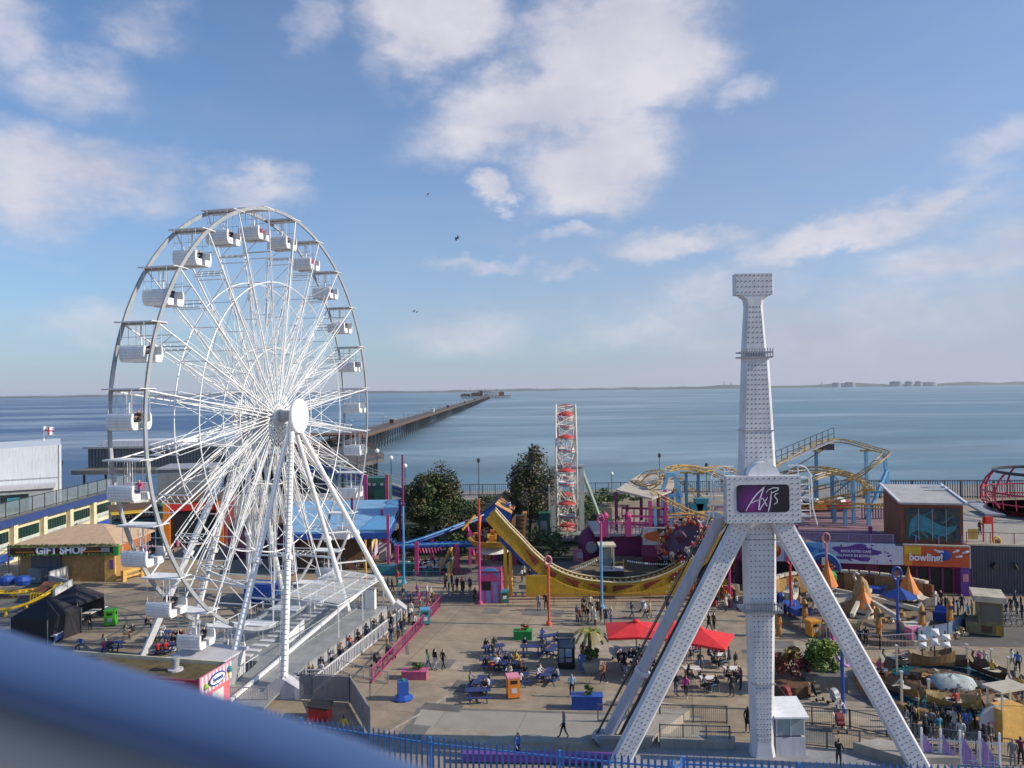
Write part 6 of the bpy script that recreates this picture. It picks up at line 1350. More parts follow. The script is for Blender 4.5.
# left cluster
track([P(641,478,101),P(648,472,99),P(656,470,98),P(662,475,96),P(657,482,95),P(648,486,96),P(640,484,98),P(634,480,101)])
track([P(664,484,98),P(668,470,100),P(680,466,103),P(697,468,106),P(712,472,106),P(726,480,104),P(735,490,101)])
track([P(668,468,98),P(685,465,101),P(705,468,104),P(720,466,108),P(740,472,110)])
track([P(650,489,92),P(668,499,92),P(690,510,93),P(715,517,94),P(735,520,96)])
track([P(676,476,108),P(688,486,106),P(700,498,103),P(712,508,100),P(724,514,97)])
track([P(668,514,92),P(690,513,93),P(712,512,95),P(726,512,97),P(745,514,98)])
for px, py, yy, m in ((663,490,96,BSL),(671,487,98,BSL),(677,476,100,BSL),(686,470,103,BS),(698,471,106,BS),(706,504,100,BS),(692,500,103,BSL),(655,505,94,BSL),(725,482,104,BS)): sup(px, py, yy, m)
q = MB(); a = P(671,492,95)
for s in (-1,1): q.bar(a+V((s*1.3,0,-.6)), a+V((s*.35,0,2.2)), .5, .4, BSL)
q.bar(a+V((-1.3,0,-.4)), a+V((1.3,0,-.4)), .4, .4, BSL); q.bar(a+V((-.5,0,2.2)), a+V((.5,0,2.2)), .4, .4, BSL)
for k in (-1.1,0,1.1): q.bar(V((a.x+k,a.y,5.1)), a+V((k,0,-.5)), .3, .3, BSL)
q.build('a_frame', ct)
q = MB()
for x_, y_ in ((697,511),(702,506)): p = P(x_, y_, 96); q.prism([p+V((-.9,0,.9)),p+V((.9,0,.9)),p+V((.5,0,-.6)),p+V((-.5,0,-.6))], (0,1,0), TEAL)
q.build('gusset', ct)
# right cluster: lift hill and loops
track([P(752,478,98),P(768,468,100),P(790,456,103),P(812,444,106),P(834,439,108),P(850,441,107),P(868,446,104),P(885,451,100),P(884,456,97),P(872,464,96),P(862,472,97),P(845,480,99),P(820,486,101),P(790,494,102)], tie=1.2)
track([P(780,473,104),P(800,468,101),P(820,467,98),P(838,470,95),P(855,476,93),P(866,484,92),P(866,490,93),P(850,494,95),P(825,499,96),P(790,509,97)])
track([P(790,471,110),P(815,467,109),P(840,472,106),P(862,479,100),P(868,486,96)])
track([P(760,507,96),P(790,505,95),P(815,504,94),P(840,504,93),P(865,504,92),P(888,506,91)])
track([P(776,499,100),P(792,488,99),P(808,480,98),P(822,474,99),P(840,470,101)])
for px, py, yy, m in ((816,448,106,BS),(866,448,104,BSL),(832,472,98,BS),(853,477,94,BSL),(815,470,104,BS),(845,505,93,BSL),(868,487,93,BSL),(800,506,95,BSL),(790,497,101,BS),(774,470,101,BS),(834,498,95,BS)): sup(px, py, yy, m, .36)
q = MB(); a = P(884,452,99); b_ = P(891,488,97); q.bar(a, V((b_.x,b_.y,5.1)), .4, .4, BSL); q.bar(P(887,470,98), V((P(866,500,97).x,97,5.1)), .35, .35, BSL); q.bar(P(868,492,97), P(888,492,97), .3, .3, BS); q.build('a_frame', ct)
for k, (x1, y1, x2, y2) in enumerate(((853,478,832,496),(832,474,853,494),(800,500,815,474))): q = MB(); q.bar(P(x1,y1,95), P(x2,y2,96), .14, .14, BS); q.build('brace', ct)
q = MB()     # walkway railing up the lift hill
for k in range(12):
    t_ = k/11; p = P(770+64*t_, 466-27*t_, 100.5+7*t_); q.bar(p, p+UP*1.6, .07, .07, DARK)
for dz in (.8,1.6): q.bar(P(770,466,100.5)+UP*dz, P(834,439,107.5)+UP*dz, .07, .07, DARK)
q.bar(P(770,467,100.5), P(834,440,107.5), .8, .1, GREYP); q.bar(P(782,475,101), P(828,447,107), .12, .12, DARK); q.box(P(826,447,107), (2.0,.8,.8), DARK); q.build('lift_walkway', ct)
q = MB(); a, b_ = P(862,512,97), P(892,512,97)
for k in range(12): x_ = a.x+(b_.x-a.x)*k/11; q.bar((x_,97,5.1),(x_,97,7.0), .09, .09, NAVY)
q.bar((a.x,97,7),(b_.x,97,7), .1, .1, NAVY); tag(q.build('navy_fence'), 'short navy paling fence beside the mural box on the roof deck', 'fence')
ct2 = MB(); p = P(742,508,94)
for k, (px, mm) in enumerate(((795,RED),(812,ORG),(838,RED))):
    p = P(px, 502, 104); q = MB(); q.box((p.x,p.y,5.9),(3.0,2.0,1.0), mm); q.lathe((p.x,p.y,6.4),[(1.0,0),(.8,.4),(.1,.6)], WHITE2, 12); tag(q.build('ride_car'), ['small red ride car parked under the coaster, leftmost','small orange ride car parked under the coaster','small red ride car parked under the coaster near the blue supports'][k], 'ride car')
# ================================================================ SPINNER RIDE
sc_ = G(862,618); sp_ = thing('spinner_ride', 'round wooden Viking style spinner ride with white and gold cars', 'spinner ride', sc_)
q = MB(); q.lathe(sc_, [(8.2,0),(8.2,.45),(8.0,.5)], mat('ride_deck', (.20,.15,.11), .7, var=.3), 40); q.build('platform', sp_)
q = MB(); q.lathe(sc_+UP*.5, [(1.6,0),(1.4,1.2),(.9,1.6),(.5,3.0),(.1,3.4)], TAN, 16); q.build('hub', sp_)
GOLD = mat('faded_gold', (.45,.32,.14), .5, var=.3, scale=3); BONE = mat('bone_white', (.58,.52,.42), .55, var=.2, scale=3)
for k in range(8):
    a_ = k*PI/4+.2; d_ = V((math.cos(a_),math.sin(a_),0)); s_ = V((-d_.y,d_.x,0)); q = MB(); q.bar(sc_+d_*1+UP*2.0, sc_+d_*5+UP*1.5, .3, .35, BONE); q.build('arm', sp_)
    c_ = sc_+d_*6+UP*.9; cm = (BONE,BLUE,GOLD)[k%3]
    q = MB(); q.prism([c_-s_*1.3+UP*.9, c_-s_*.9, c_+s_*.9, c_+s_*1.3+UP*.9, c_+s_*.7+UP*.55, c_-s_*.7+UP*.55], d_*1.3, cm); q.path([c_+s_*1.3+UP*.8, c_+s_*1.7+UP*1.6, c_+s_*1.5+UP*2.0, c_+s_*1.2+UP*1.8], .14, BONE); q.build('car', sp_)
q = MB(); c_ = G(900,619)
for k in range(8): a_ = k*PI/4; q.prism([c_+UP*3.0, c_+V((math.cos(a_)*1.6,math.sin(a_)*1.6,2.2)), c_+V((math.cos(a_+.75)*1.6,math.sin(a_+.75)*1.6,2.2))], (0,0,-.05), NAVY if k%2 else BLUE)
q.tube(c_, c_+UP*3, .06, DARK); q.lathe(c_, [(.4,0),(.3,.1)], DARK, 10); tag(q.build('blue_parasol'), 'dark blue parasol beside the spinner ride', 'parasol')
# back wall of the ride with domed emblem
t = thing('ride_backdrop', 'timber palisade backdrop of the spinner ride with domed blue emblem', 'backdrop', G(862,600))
q = MB()
for k in range(22):
    a_ = PI*(.12+.76*k/21); p = sc_+V((math.cos(a_)*8.6, math.sin(a_)*8.6, 0)); h_ = 2.3+.25*math.sin(k*1.9); q.box(p+UP*h_/2, (1.1,.25,h_), TAN if k%3 else RUST, rz=a_+PI/2); 
q.build('palisade', t)
q = MB()
for k in range(21): a_ = PI*(.12+.76*(k+.5)/21); p = sc_+V((math.cos(a_)*8.55, math.sin(a_)*8.55, 2.45)); q.box(p, (.8,.5,.25), BEIGE if k%2 else BONE, rz=a_+PI/2)
q.build('stone_coping', t)
q = MB(); ec = sc_+V((-.35,8.0,2.6)); pts = [ec+V((math.cos(PI*k/16)*1.75,0,math.sin(PI*k/16)*1.8)) for k in range(17)]; q.prism(pts, (0,.3,0), BLUE)
pts = [ec+V((math.cos(PI*k/16)*1.35,-.05,math.sin(PI*k/16)*1.35)) for k in range(17)]; q.prism(pts, (0,.04,0), NAVY)
rnd = random.Random(4)
for k in range(26): q.box(ec+V((rnd.uniform(-1.1,1.1),-.1,rnd.uniform(.05,.7))), (rnd.uniform(.1,.35),.05,rnd.uniform(.1,.3)), rnd.choice([WHITE2,ORG,RED,BONE]))
q.path([ec+V((math.cos(PI*k/16)*1.78,-.02,math.sin(PI*k/16)*1.83)) for k in range(17)], .09, BLUEL, n=6); q.box(ec+V((0,.1,1.9)), (.7,.3,.8), BLUE); q.box(ec+V((-.05,-.1,1.0)), (.35,.06,.8), mat('emblem_grey', (.4,.45,.4), .5)); q.build('domed_emblem', t)
for i, (px, py, h_, lb) in enumerate(((828,605,4.4,'orange pointed hut beneath the faded pink lamp post'),(909,612,4.2,'orange pointed hut with striped drum in front of the bowling sign'),(864,622,3.2,'small orange pointed statue at the centre of the spinner ride'))):
    g = G(px, py); t = thing('pointed_hut', lb, 'hut', g); q = MB(); q.lathe(g, [(.9,0),(.8,h_*.45)], BONE, 12); q.lathe(g+UP*h_*.25, [(.86,0),(.86,.2)], DARK, 12); q.build('drum', t); q = MB(); q.lathe(g+UP*h_*.45, [(1.0,0),(.55,h_*.25),(.2,h_*.42),(.03,h_*.6)], ORG, 12); q.build('roof', t)
q = MB(); g = G(829,600)+UP*2.3; q.ball(g, .9, GREENP, 10, sz=.9, sy=.4); tag(q.build('green_shield'), 'round green shield at the left end of the ride backdrop', 'shield')
for i, (px, py, h_, lb) in enumerate(((805,628,2.6,'carved orange totem post beside the orange litter bin'),(782,617,2.3,'yellow topped blue post nearest the tower column'),(879,643,3.0,'carved orange totem post left of the pink bin'),(922,641,3.0,'carved orange totem post touching the pink litter bin'),(950,637,3.2,'carved orange totem post at the blue fence corner'),(779,636,2.4,'carved orange totem half hidden by the tower column'),(796,604,2.6,'pale carved totem figure beside the red ring lamp'))):
    g = G(px, py); t = thing('totem', lb, 'totem', g, group='carved totem posts round the spinner ride'); q = MB(); q.lathe(g, [(.22,0),(.27,h_*.2),(.2,h_*.35),(.28,h_*.55),(.22,h_*.7),(.27,h_*.85),(.1,h_)], mat('totem_wood', (.42,.20,.05), .6, var=.4, scale=4) if i!=1 else BLUE, 10); q.build('body', t); q = MB(); q.box(g+V((0,-.3,h_*.82)), (.36,.2,.3), BONE if i==6 else DARK); q.box(g+V((0,-.24,h_*.5)), (.4,.15,.2), ORG); q.build('carving', t)
railing('spinner_fence', [G(800,632),G(840,645),G(880,650),G(915,648)], 1.2, GREYP, 'thin grey fence round the front of the spinner ride', gap=.3, post=2.2)
railing('spinner_fence', [G(918,646),G(948,641),G(966,629),G(968,615)], 1.5, mat('fence_blue_grey', (.12,.18,.28), .5), 'blue grey panelled fence at the right of the spinner ride', pickets=False, panel=MATS['fence_blue_grey'], post=2.0)
railing('blue_fence', [G(764,612),G(778,606),G(800,600)], 1.3, BLUE, 'blue panelled fence behind the tower column', pickets=False, panel=BLUE, post=2)
# generator style olive booth
t = thing('ticket_booth', 'weathered olive ticket booth with wide window right of the blue fence', 'booth', G(990,636)); a, b_ = G(966,634), G(1004,638); f2 = frame(a, b_-a); l2 = (b_-a).length; OL = mat('olive_weathered', (.24,.20,.10), .7, var=.4, scale=1.5)
q = MB(); blk(q, f2, 0,l2,0,2.6,.1,1.1, OL); blk(q, f2, l2*.35,l2,.1,2.6,1.1,3.0, OL); q.build('body', t); q = MB(); blk(q, f2, l2*.2,l2+.2,-.3,2.9,3.0,3.5, mat('booth_roof', (.48,.42,.32), .7, var=.3)); q.build('roof', t); q = MB(); blk(q, f2, l2*.4,l2-.2,.02,.09,1.3,2.7, mat('booth_window', (.12,.13,.12), .15)); q.build('window', t); q = MB(); blk(q, f2, l2*.42,l2*.7,-.04,0,.3,.9, BROWN); blk(q, f2, l2*.8,l2*.93,-.06,0,.2,1.0, YEL); q.build('panel', t)
# bicycles and racks in the shade at the right
for i, (px, py) in enumerate(((1008,622),(1014,627),(1020,618))):
    g = G(px, py); t = thing('bicycle', ['pale bicycle parked beside the olive booth','second bicycle parked right of the olive booth','bicycle parked farthest behind the olive booth'][i], 'bicycle', g)
    for s in (-.52,.52):
        q = MB(); c_ = g+V((s,0,.34)); q.path([c_+V((math.cos(2*PI*k/18)*.33,0,math.sin(2*PI*k/18)*.33)) for k in range(18)], .03, RUBBER, n=5, closed=True)
        for k in range(6): q.bar(c_, c_+V((math.cos(k*PI/3)*.32,0,math.sin(k*PI/3)*.32)), .01, .01, STEELG)
        q.build('wheel', t)
    q = MB(); q.path([g+V((-.52,0,.34)),g+V((-.1,0,.32)),g+V((.35,0,.85)),g+V((-.2,0,.85)),g+V((-.52,0,.34))], .025, WHITE2, n=5); q.path([g+V((-.1,0,.32)),g+V((-.25,0,.98))], .025, WHITE2); q.path([g+V((.52,0,.34)),g+V((.35,0,.85)),g+V((.33,0,1.02))], .025, WHITE2); q.build('frame', t)
    q = MB(); q.box(g+V((-.26,0,1.0)), (.26,.14,.06), BLACK); q.build('saddle', t); q = MB(); q.bar(g+V((.33,-.28,1.04)), g+V((.33,.28,1.04)), .03, .03, BLACK); q.build('handlebar', t)
# ================================================================ BOAT CAROUSEL
bc = G(948,692); bt = thing('boat_carousel', 'round boat carousel with turquoise water, white rock and brown boats', 'carousel', bc)
q = MB(); q.lathe(bc, [(6.0,0),(6.0,.5),(5.7,.6),(5.5,.45)], TAN, 44); q.build('rim_wall', bt)
q = MB(); q.lathe(bc, [(5.55,.3),(5.5,.48)], TURQ, 44); q.build('water_disc', bt)
rk = mat('painted_rock', (.36,.42,.41), .8, var=.35, scale=1.6, bump=.5)
q = MB(); c_ = bc+V((0,-.4,.45)); rnd = random.Random(2); vs = []; fs = []; nn_ = 26
for i, (r_, z_) in enumerate(((1.75,0),(1.65,.35),(1.35,.65),(.85,.85),(.3,.92),(.02,.94))):
    for k in range(nn_): a_ = 2*PI*k/nn_; rr = r_*(1+.10*rnd.uniform(-1,1)); vs.append(c_+V((math.cos(a_)*rr, math.sin(a_)*rr*.75, z_+(.12*rnd.uniform(-1,1) if i else 0))))
for i in range(5):
    for k in range(nn_): fs.append((i*nn_+k, i*nn_+(k+1)%nn_, (i+1)*nn_+(k+1)%nn_, (i+1)*nn_+k))
q.add(vs, fs, rk); q.build('rock', bt, smooth=True)
def hull(q, c, d, L_, W_, H_2, m, rim=None):
    s = V((-d.y,d.x,0)); vs = []; N_ = 9; rows = []
    for i in range(N_):
        t_ = i/(N_-1); x_ = (t_-.5)*L_; w_ = W_/2*math.sin(PI*min(1,max(0,.12+t_*.80)))**.6; sh = .35*H_2*(abs(t_-.45)*2)**2
        rows.append([c+d*x_+s*(w_)+UP*(H_2+sh), c+d*x_+s*(w_*.7)+UP*H_2*.4, c+d*x_+UP*.02, c+d*x_-s*(w_*.7)+UP*H_2*.4, c+d*x_-s*w_+UP*(H_2+sh), c+d*x_-s*(w_*.8)+UP*(H_2*.8+sh), c+d*x_+UP*H_2*.35, c+d*x_+s*(w_*.8)+UP*(H_2*.8+sh)])
    vs = [p for r in rows for p in r]; fs = []
    for i in range(N_-1):
        for k in range(8): fs.append((i*8+k, i*8+(k+1)%8, (i+1)*8+(k+1)%8, (i+1)*8+k))
    fs.append(tuple(range(8))); fs.append(tuple((N_-1)*8+k for k in range(8))[::-1]); q.add(vs, fs, m)
cols = [BROWN, mat('boat_brown', (.20,.12,.05), .55, var=.3, scale=3), mat('boat_grey', (.16,.15,.13), .6), RUST, MATS['boat_brown'], mat('boat_gold', (.34,.24,.08), .5, var=.3), BROWN, MATS['boat_grey']]
q = MB(); q.lathe(bc+UP*.47, [(3.0,0),(2.8,.2),(1.0,.3)], BROWN, 24); leafy(q, bc+V((0,0,.55)), 3.3, 3.2, .45, 420, [BROWN, TAN, rk], .3, 26, random.Random(31)); q.build('inner_rockwork', bt)
for k in range(8):
    a_ = k*PI/4+.35; d_ = V((-math.sin(a_),math.cos(a_),0)); c_ = bc+V((math.cos(a_)*4.3,math.sin(a_)*4.3,.5)); q = MB(); hull(q, c_, d_, 3.2, 1.6, .66, cols[k])
    q.path([c_+d_*1.25+UP*.7, c_+d_*1.55+UP*1.1, c_+d_*1.45+UP*1.45], .09, cols[k]); q.box(c_+UP*.45, (.9,.9,.1), BONE, rz=a_); q.build('boat', bt)
t = thing('galleon_model', 'model sailing ship with white sails on the carousel rock', 'model ship', bc+V((0,1.4,1.6)))
c_ = bc+V((-.3,1.5,1.3)); q = MB(); hull(q, c_, V((1,0,0)), 3.2, 1.2, .9, MATS['boat_brown']); q.build('hull', t)
for x_, h_ in ((-.7,1.7),(.2,2.2),(1.0,1.7)):
    q = MB(); q.tube(c_+V((x_,0,.6)), c_+V((x_,0,.9+h_)), .05, BROWN); q.build('mast', t)
    for zz in (.3,.62): 
        q = MB(); z0_ = c_.z+.9+h_*zz; q.add([V((c_.x+x_-.36,c_.y-.15,z0_)),V((c_.x+x_+.33,c_.y-.15,z0_)),V((c_.x+x_+.26,c_.y-.1,z0_+h_*.24)),V((c_.x+x_-.28,c_.y-.1,z0_+h_*.24)),V((c_.x+x_,c_.y-.32,z0_+h_*.13)),V((c_.x+x_,c_.y-.0,z0_+h_*.13))], [(0,1,4),(1,2,4),(2,3,4),(3,0,4),(1,0,5),(2,1,5),(3,2,5),(0,3,5)], WHITE); q.build('sail', t)
for i, (px, pt, pb_) in enumerate(((897,646,678),(916,642,668),(945,640,664),(967,645,668),(992,650,678),(1009,658,690),(902,672,712),(929,680,705),(959,684,716))):
    g = G(px, pb_); q = MB(); q.box(g+UP*HZ(g,pt)/2, (.13,.13,HZ(g,pt)), CREAM if i != 8 else GREYP); q.box(g+UP*(HZ(g,pt)+.03), (.2,.2,.08), WHITE2)
    tag(q.build('carousel_post'), ['tall cream post left of the boat carousel, behind the tower leg','cream post behind the left side of the boat carousel','slim cream post behind the white sails','cream post behind the carousel to the right of the sails','cream post with white notice right of the carousel','cream post nearest the golden timber booth','cream post at the near left of the carousel rim','short cream post in front of the white rock','grey post in front of the brown boats'][i], 'post', 'posts round the boat carousel')
q = MB(); q.path([G(897,678)+UP*1.7, G(945,664)+UP*1.7, G(992,678)+UP*1.7], .03, STEELG, n=4); tag(q.build('rope'), 'thin rope strung along the posts behind the carousel', 'rope')
t = thing('carousel_booth', 'golden timber operator booth with glazed top beside the carousel', 'booth', G(1005,738)); a, b_ = G(1003,742), G(1024,738); f2 = frame(a, (b_-a)); q = MB(); blk(q, f2, 0,2.0,0,1.2,0,1.9, TANL); q.build('body', t)
q = MB()
for x_ in (.08,1.92):
    for y_ in (.08,1.1): q.bar(f2(x_,y_,1.9), f2(x_,y_,3.0), .1, .1, CREAM)
q.build('frame', t); q = MB(); blk(q, f2, -.2,2.2,-.1,1.3,3.0,3.12, BEIGE); q.build('roof', t)
q = MB(); g = G(996,738); pts = [g+V((math.cos(a_)*1.0,0,.9+math.sin(a_)*1.1)) for a_ in [2*PI*k/20 for k in range(20)]]; q.prism([p for p in pts], (0,.12,0), LILAC); q.box(g+V((.1,-.04,.9)), (1.2,.04,.15), PINKL); q.box(g+V((0,0.06,.1)), (1.2,.3,.2), DARK); tag(q.build('round_sign'), 'leaning pale oval sign board beside the golden timber booth', 'sign')
# ================================================================ STREET FURNITURE
def ring_lamp(px, pb, pt, m1, lab, m2=None, rad=.42, ringm=None, split=.5):
    g = G(px, pb); h_ = HZ(g, pt); t = thing('ring_lamp_post', lab, 'lamp post', g); q = MB()
    q.tube(g, g+UP*h_*split, .12, m1, n=10); q.tube(g+UP*h_*split, g+UP*(h_-rad*2), .12, m2 or m1, n=10); q.lathe(g, [(.3,0),(.25,.25),(.14,.35)], m1, 12); q.build('pole', t)
    if rad: 
        q = MB(); q.path([g+UP*(h_-rad)+V((math.cos(2*PI*k/20)*rad*.72,0,math.sin(2*PI*k/20)*rad)) for k in range(20)], .085, ringm or m2 or m1, n=8, closed=True); q.lathe(g+UP*(h_-rad)+V((0,.06,0)), [(rad*.55,0),(rad*.5,.1)], mat('lamp_lens', (.25,.1,.1), .3), 12, ax=V((0,-1,0))); q.build('ring_head', t)
    return t
ring_lamp(549,625,556,mat('post_orange_red', (.60,.10,.05), .45),'orange red post with ring head in front of the yellow half pipe',ringm=PINKL)
ring_lamp(602,608,515,BLUEL,'tall post, blue below and pink above, beside the operator booth',PINK,split=.72)
ring_lamp(480,604,499,PINK,'tall pink and red post left of the striped ticket kiosk',RED,split=.6,rad=0)
ring_lamp(404,583,455,BLUEL,'tall blue and magenta post among the pink coaster columns',MAG,split=.6,rad=0)
ring_lamp(366,595,540,TANL,'slim golden yellow post behind the white wheel leg',rad=0)
ring_lamp(791,622,554,mat('post_crimson', (.50,.03,.05), .45),'crimson post with ring head left of the spinner ride',rad=.45)
ring_lamp(827,604,533,mat('post_faded_pink', (.55,.22,.22), .5),'faded pink hooked lamp post in front of the blue banner',rad=.5)
ring_lamp(898,641,567,BLUE,'blue post with round blue studded head beside the pink bin',rad=.55,ringm=BLUE)
ring_lamp(843,712,625,BLUE,'dark blue post right of the planted green bush',rad=0)
ring_lamp(998,590,537,YEL2,'yellow post with ornate ring head in front of the corrugated wall',rad=.5)
ring_lamp(730,607,560,PINK,'pink post behind the left tower legs',rad=0)
t = thing('hoop_sign', 'leaning pink pole with lilac ring hoop above the green bush', 'sign', G(833,690)); p1 = P(831,625,58); q = MB(); q.tube(p1, P(833,645,58), .12, PINK, n=8); q.tube(P(833,645,58), P(838,662,58), .1, PINK); q.build('pole', t)
q = MB(); c_ = P(839,652,58); ax_ = V((.6,0,-.9)).normalized(); q.path([c_+ax_*math.cos(2*PI*k/20)*1.2+V((.5,.6,.3)).normalized()*math.sin(2*PI*k/20)*.55 for k in range(20)], .12, LILP, n=6, closed=True); q.build('hoop', t)
q = MB(); b__ = P(841,662,58); q.tube(b__, V((b__.x,b__.y,0)), .1, BLUE); q.build('stay', t)
# litter bins
def bin_(px, py, m, lab, s=.8, h=1.35, top=None, rz=.2):
    g = G(px, py); t = thing('litter_bin', lab, 'litter bin', g, group='litter bins on the plaza'); q = MB(); q.box(g+UP*.06, (s*.95,s*.95,.12), DARK, rz=rz); q.box(g+UP*(h*.5+.1), (s,s,h), m, rz=rz); q.build('body', t)
    q = MB(); q.box(g+UP*(h+.17), (s*1.08,s*1.08,.14), top or m, rz=rz); q.build('lid', t)
    q = MB(); R3 = Matrix.Rotation(rz,3,'Z'); 
    for dd in ((0,-1),(1,0)): q.box(g+R3@V((dd[0]*s*.5,dd[1]*s*.5,0))+UP*(h-.15), (.5 if dd[0]==0 else .03,.5 if dd[0] else .03,.25), BLACK, rz=rz)
    for dd in ((0,-1),): q.box(g+R3@V((0,-s*.51,0))+UP*.6, (.4,.02,.35), LILAC, rz=rz)
    q.build('slot', t)
bin_(513,697,ORG,'orange litter bin in front of the picnic tables',.85,1.35,PINKL); bin_(425,624,TEAL,'teal litter bin at the end of the pink barrier',.85,1.25,BLUEL)
bin_(504,602,GREEND,'dark green litter bin right of the striped ticket kiosk',.9,1.0,TEAL); bin_(813,636,mat('bin_amber', (.72,.30,.03), .45),'amber litter bin behind the right tower leg',.95,1.2); bin_(913,644,mat('bin_pink', (.62,.20,.34), .45),'pink litter bin at the blue fence of the spinner ride',.95,1.2)
bin_(111,625,mat('bin_lime', (.08,.45,.03), .45),'bright green litter bin right of the black gazebos',.95,1.3)
bin_(400,586,TEAL,'small teal litter bin under the pink columns',.6,.8)
# planters
def planter(px, py, m, lab, w_=2.0, d_=.8, h_=.8, plant='box', ms=(LEAFG,LEAF), seed=1):
    g = G(px, py); t = thing('planter', lab, 'planter', g); q = MB(); q.box(g+UP*h_/2, (w_,d_,h_), m, rz=ANG*.3); q.box(g+UP*(h_+.02), (w_+.1,d_+.1,.06), m, rz=ANG*.3); q.build('trough', t)
    q = MB(); leafy(q, g+UP*(h_+.25), w_*.42 if plant=='box' else .55, d_*.4, .32 if plant=='box' else .45, 260, list(ms), .09, 9, random.Random(seed)); q.build('plant', t)
planter(587,708,BLUE,'blue planter trough with one round bush left of the tower legs',2.1,.8,.9,'ball')
planter(415,678,mat('planter_pink', (.50,.10,.20), .5),'pink planter trough with green plants beside the pink barrier',1.9,.9,.6)
planter(523,639,GREENP,'bright green planter with red flowers near the orange red post',1.6,.9,.75,'box',(RED,LEAFG))
planter(494,-0+630,GREENP,'small green planter behind the picnic tables',1.0,.7,.6) if False else None
t = thing('bush_planter', 'large stone planter overflowing with a bright green bush', 'planter', G(823,690)); g = G(823,688); q = MB(); q.box(g+UP*.6, (2.9,2.0,1.2), CONCD, rz=-.1); q.build('trough', t); q = MB(); leafy(q, g+UP*2.3, 1.5, 1.2, 1.35, 2900, [LEAFG, mat('leaf_lime', (.22,.30,.04), .6, var=.3), MATS['leaf_lime'], LEAFG], .14, 34, random.Random(8)); q.build('bush', t)
t = thing('red_shrub_bed', 'raised bed of russet and red shrubs right of the tower column', 'planter', G(787,680)); g = G(787,690); q = MB(); q.lathe(g, [(1.7,0),(1.7,.8),(1.5,.85)], BROWN, 20); q.build('bed', t); q = MB(); leafy(q, g+UP*2.0, 1.6, 1.2, 1.4, 1300, [LEAFR, LEAFY, mat('leaf_wine', (.09,.02,.025), .7), MATS['leaf_wine']], .17, 16, random.Random(6)); q.build('shrub', t)
t = thing('palm_planter', 'half barrel planter with small palm and wooden figure', 'planter', G(590,671)); g = G(590,671)
q = MB(); q.lathe(g, [(.6,0),(.78,.6),(.8,.85),(.7,.85)], CONC, 18); q.build('barrel', t)
q = MB(); leafy(q, g+UP*1.3, .7, .6, .6, 500, [LEAF,LEAFY,LEAFG], .14, 10, random.Random(2)); q.build('underplanting', t)
q = MB(); q.tube(g+UP*.9, g+UP*2.9, .16, BARK, n=8)
for k in range(13):
    a_ = k*2*PI/13; d_ = V((math.cos(a_),math.sin(a_),0)); s_ = V((-d_.y,d_.x,0)); pts = [g+UP*2.9+d_*r_+UP*z_ for r_, z_ in ((0,0),(.45,.3),(.9,.25),(1.3,-.1),(1.55,-.45))]
    for p, r_ in zip(pts, pts[1:]): q.add([p-s_*.14, p+s_*.14, r_+s_*.1, r_-s_*.1], [(0,1,2,3)], LEAFY if k%3 else LEAFG)
q.build('palm', t)
q = MB(); g = G(403,699); q.lathe(g, [(.72,0),(.75,.12),(.5,.3),(.45,.35)], BLUE, 10); q.box(g+UP*.8, (.72,.7,1.0), BLUE, rz=.3); q.ball(g+UP*1.35, .15, GREENP, 6); tag(q.build('blue_bollard_base'), 'bright blue flanged square bin standing alone on the plaza', 'bin')
# information kiosk
t = thing('info_kiosk', 'tall black information kiosk with printed posters beside the palm planter', 'kiosk', G(566,669)); a, b_ = G(558,669), G(575,669); f2 = frame(a, b_-a); l2 = (b_-a).length; h_ = HZ(a,638)
q = MB(); blk(q, f2, 0,l2,0,1.3,0,h_, BLACK); blk(q, f2, 0,l2,-.02,0,h_-.05,h_+.05, STEELG); blk(q, f2, l2,l2+.08,.0,1.3,h_-.9,h_, WHITE2); q.build('cabinet', t)
q = MB(); blk(q, f2, .1,l2-.1,-.05,0,h_-.75,h_-.12, mat('poster_blue', (.10,.16,.26), .4)); q.build('header_poster', t)
for x1, x2, z1_, z2_, c2 in ((.08,.5,.9,1.6,(.2,.26,.34)),(.6,1.1,.95,1.6,(.22,.36,.5)),(.62,1.1,.55,.85,(.3,.3,.32)),(.08,.5,.5,.85,(.2,.24,.3))): q = MB(); blk(q, f2, x1,x2,-.04,0,z1_,z2_, mat('poster_%d'%int(x1*100+z1_*10), c2, .4)); q.build('poster', t)
text_mesh('INFO', .26, .01, 'lettering', WHITE2, face_M(f2(l2/2,-.07,h_-.45), f2(1,0)-f2(0,0), UP), t) if False else None
# striped ticket kiosk
t = thing('striped_kiosk', 'pink and lilac striped ticket kiosk with arched blue sign', 'kiosk', G(490,603)); a, b_ = G(479.5,603), G(500.5,603); f2 = frame(a, b_-a); l2 = (b_-a).length; h_ = HZ(a,567)
q = MB(); blk(q, f2, 0,l2,0,2.2,0,h_*.83, LILP)
for k in range(6): blk(q, f2, .12+k*l2/6,.32+k*l2/6,-.03,0,.05,h_*.5, PINK if k%2 else BLUEL)
q.build('wall', t)
q = MB(); blk(q, f2, .25,l2*.55,-.04,0,h_*.35,h_*.6, BLACK); q.build('window', t)
q = MB(); pts = [f2(l2/2+math.cos(PI*k/12)*l2*.5, -.06, h_*.78+math.sin(PI*k/12)*h_*.2) for k in range(13)]; q.prism(pts+[f2(0,-.06,h_*.62),f2(l2,-.06,h_*.62)][::1], (0,.06,0), BLUEL) if False else q.prism(pts, (0,.1,0), BLUEL)
pts = [f2(l2/2+math.cos(PI*k/12)*l2*.4, -.1, h_*.63+math.sin(PI*k/12)*h_*.2) for k in range(13)]; q.prism(pts, (0,.03,0), PINK); blk(q, f2, .0,l2,-.08,-.02,h_*.60,h_*.64, PINK); q.build('arched_sign', t)
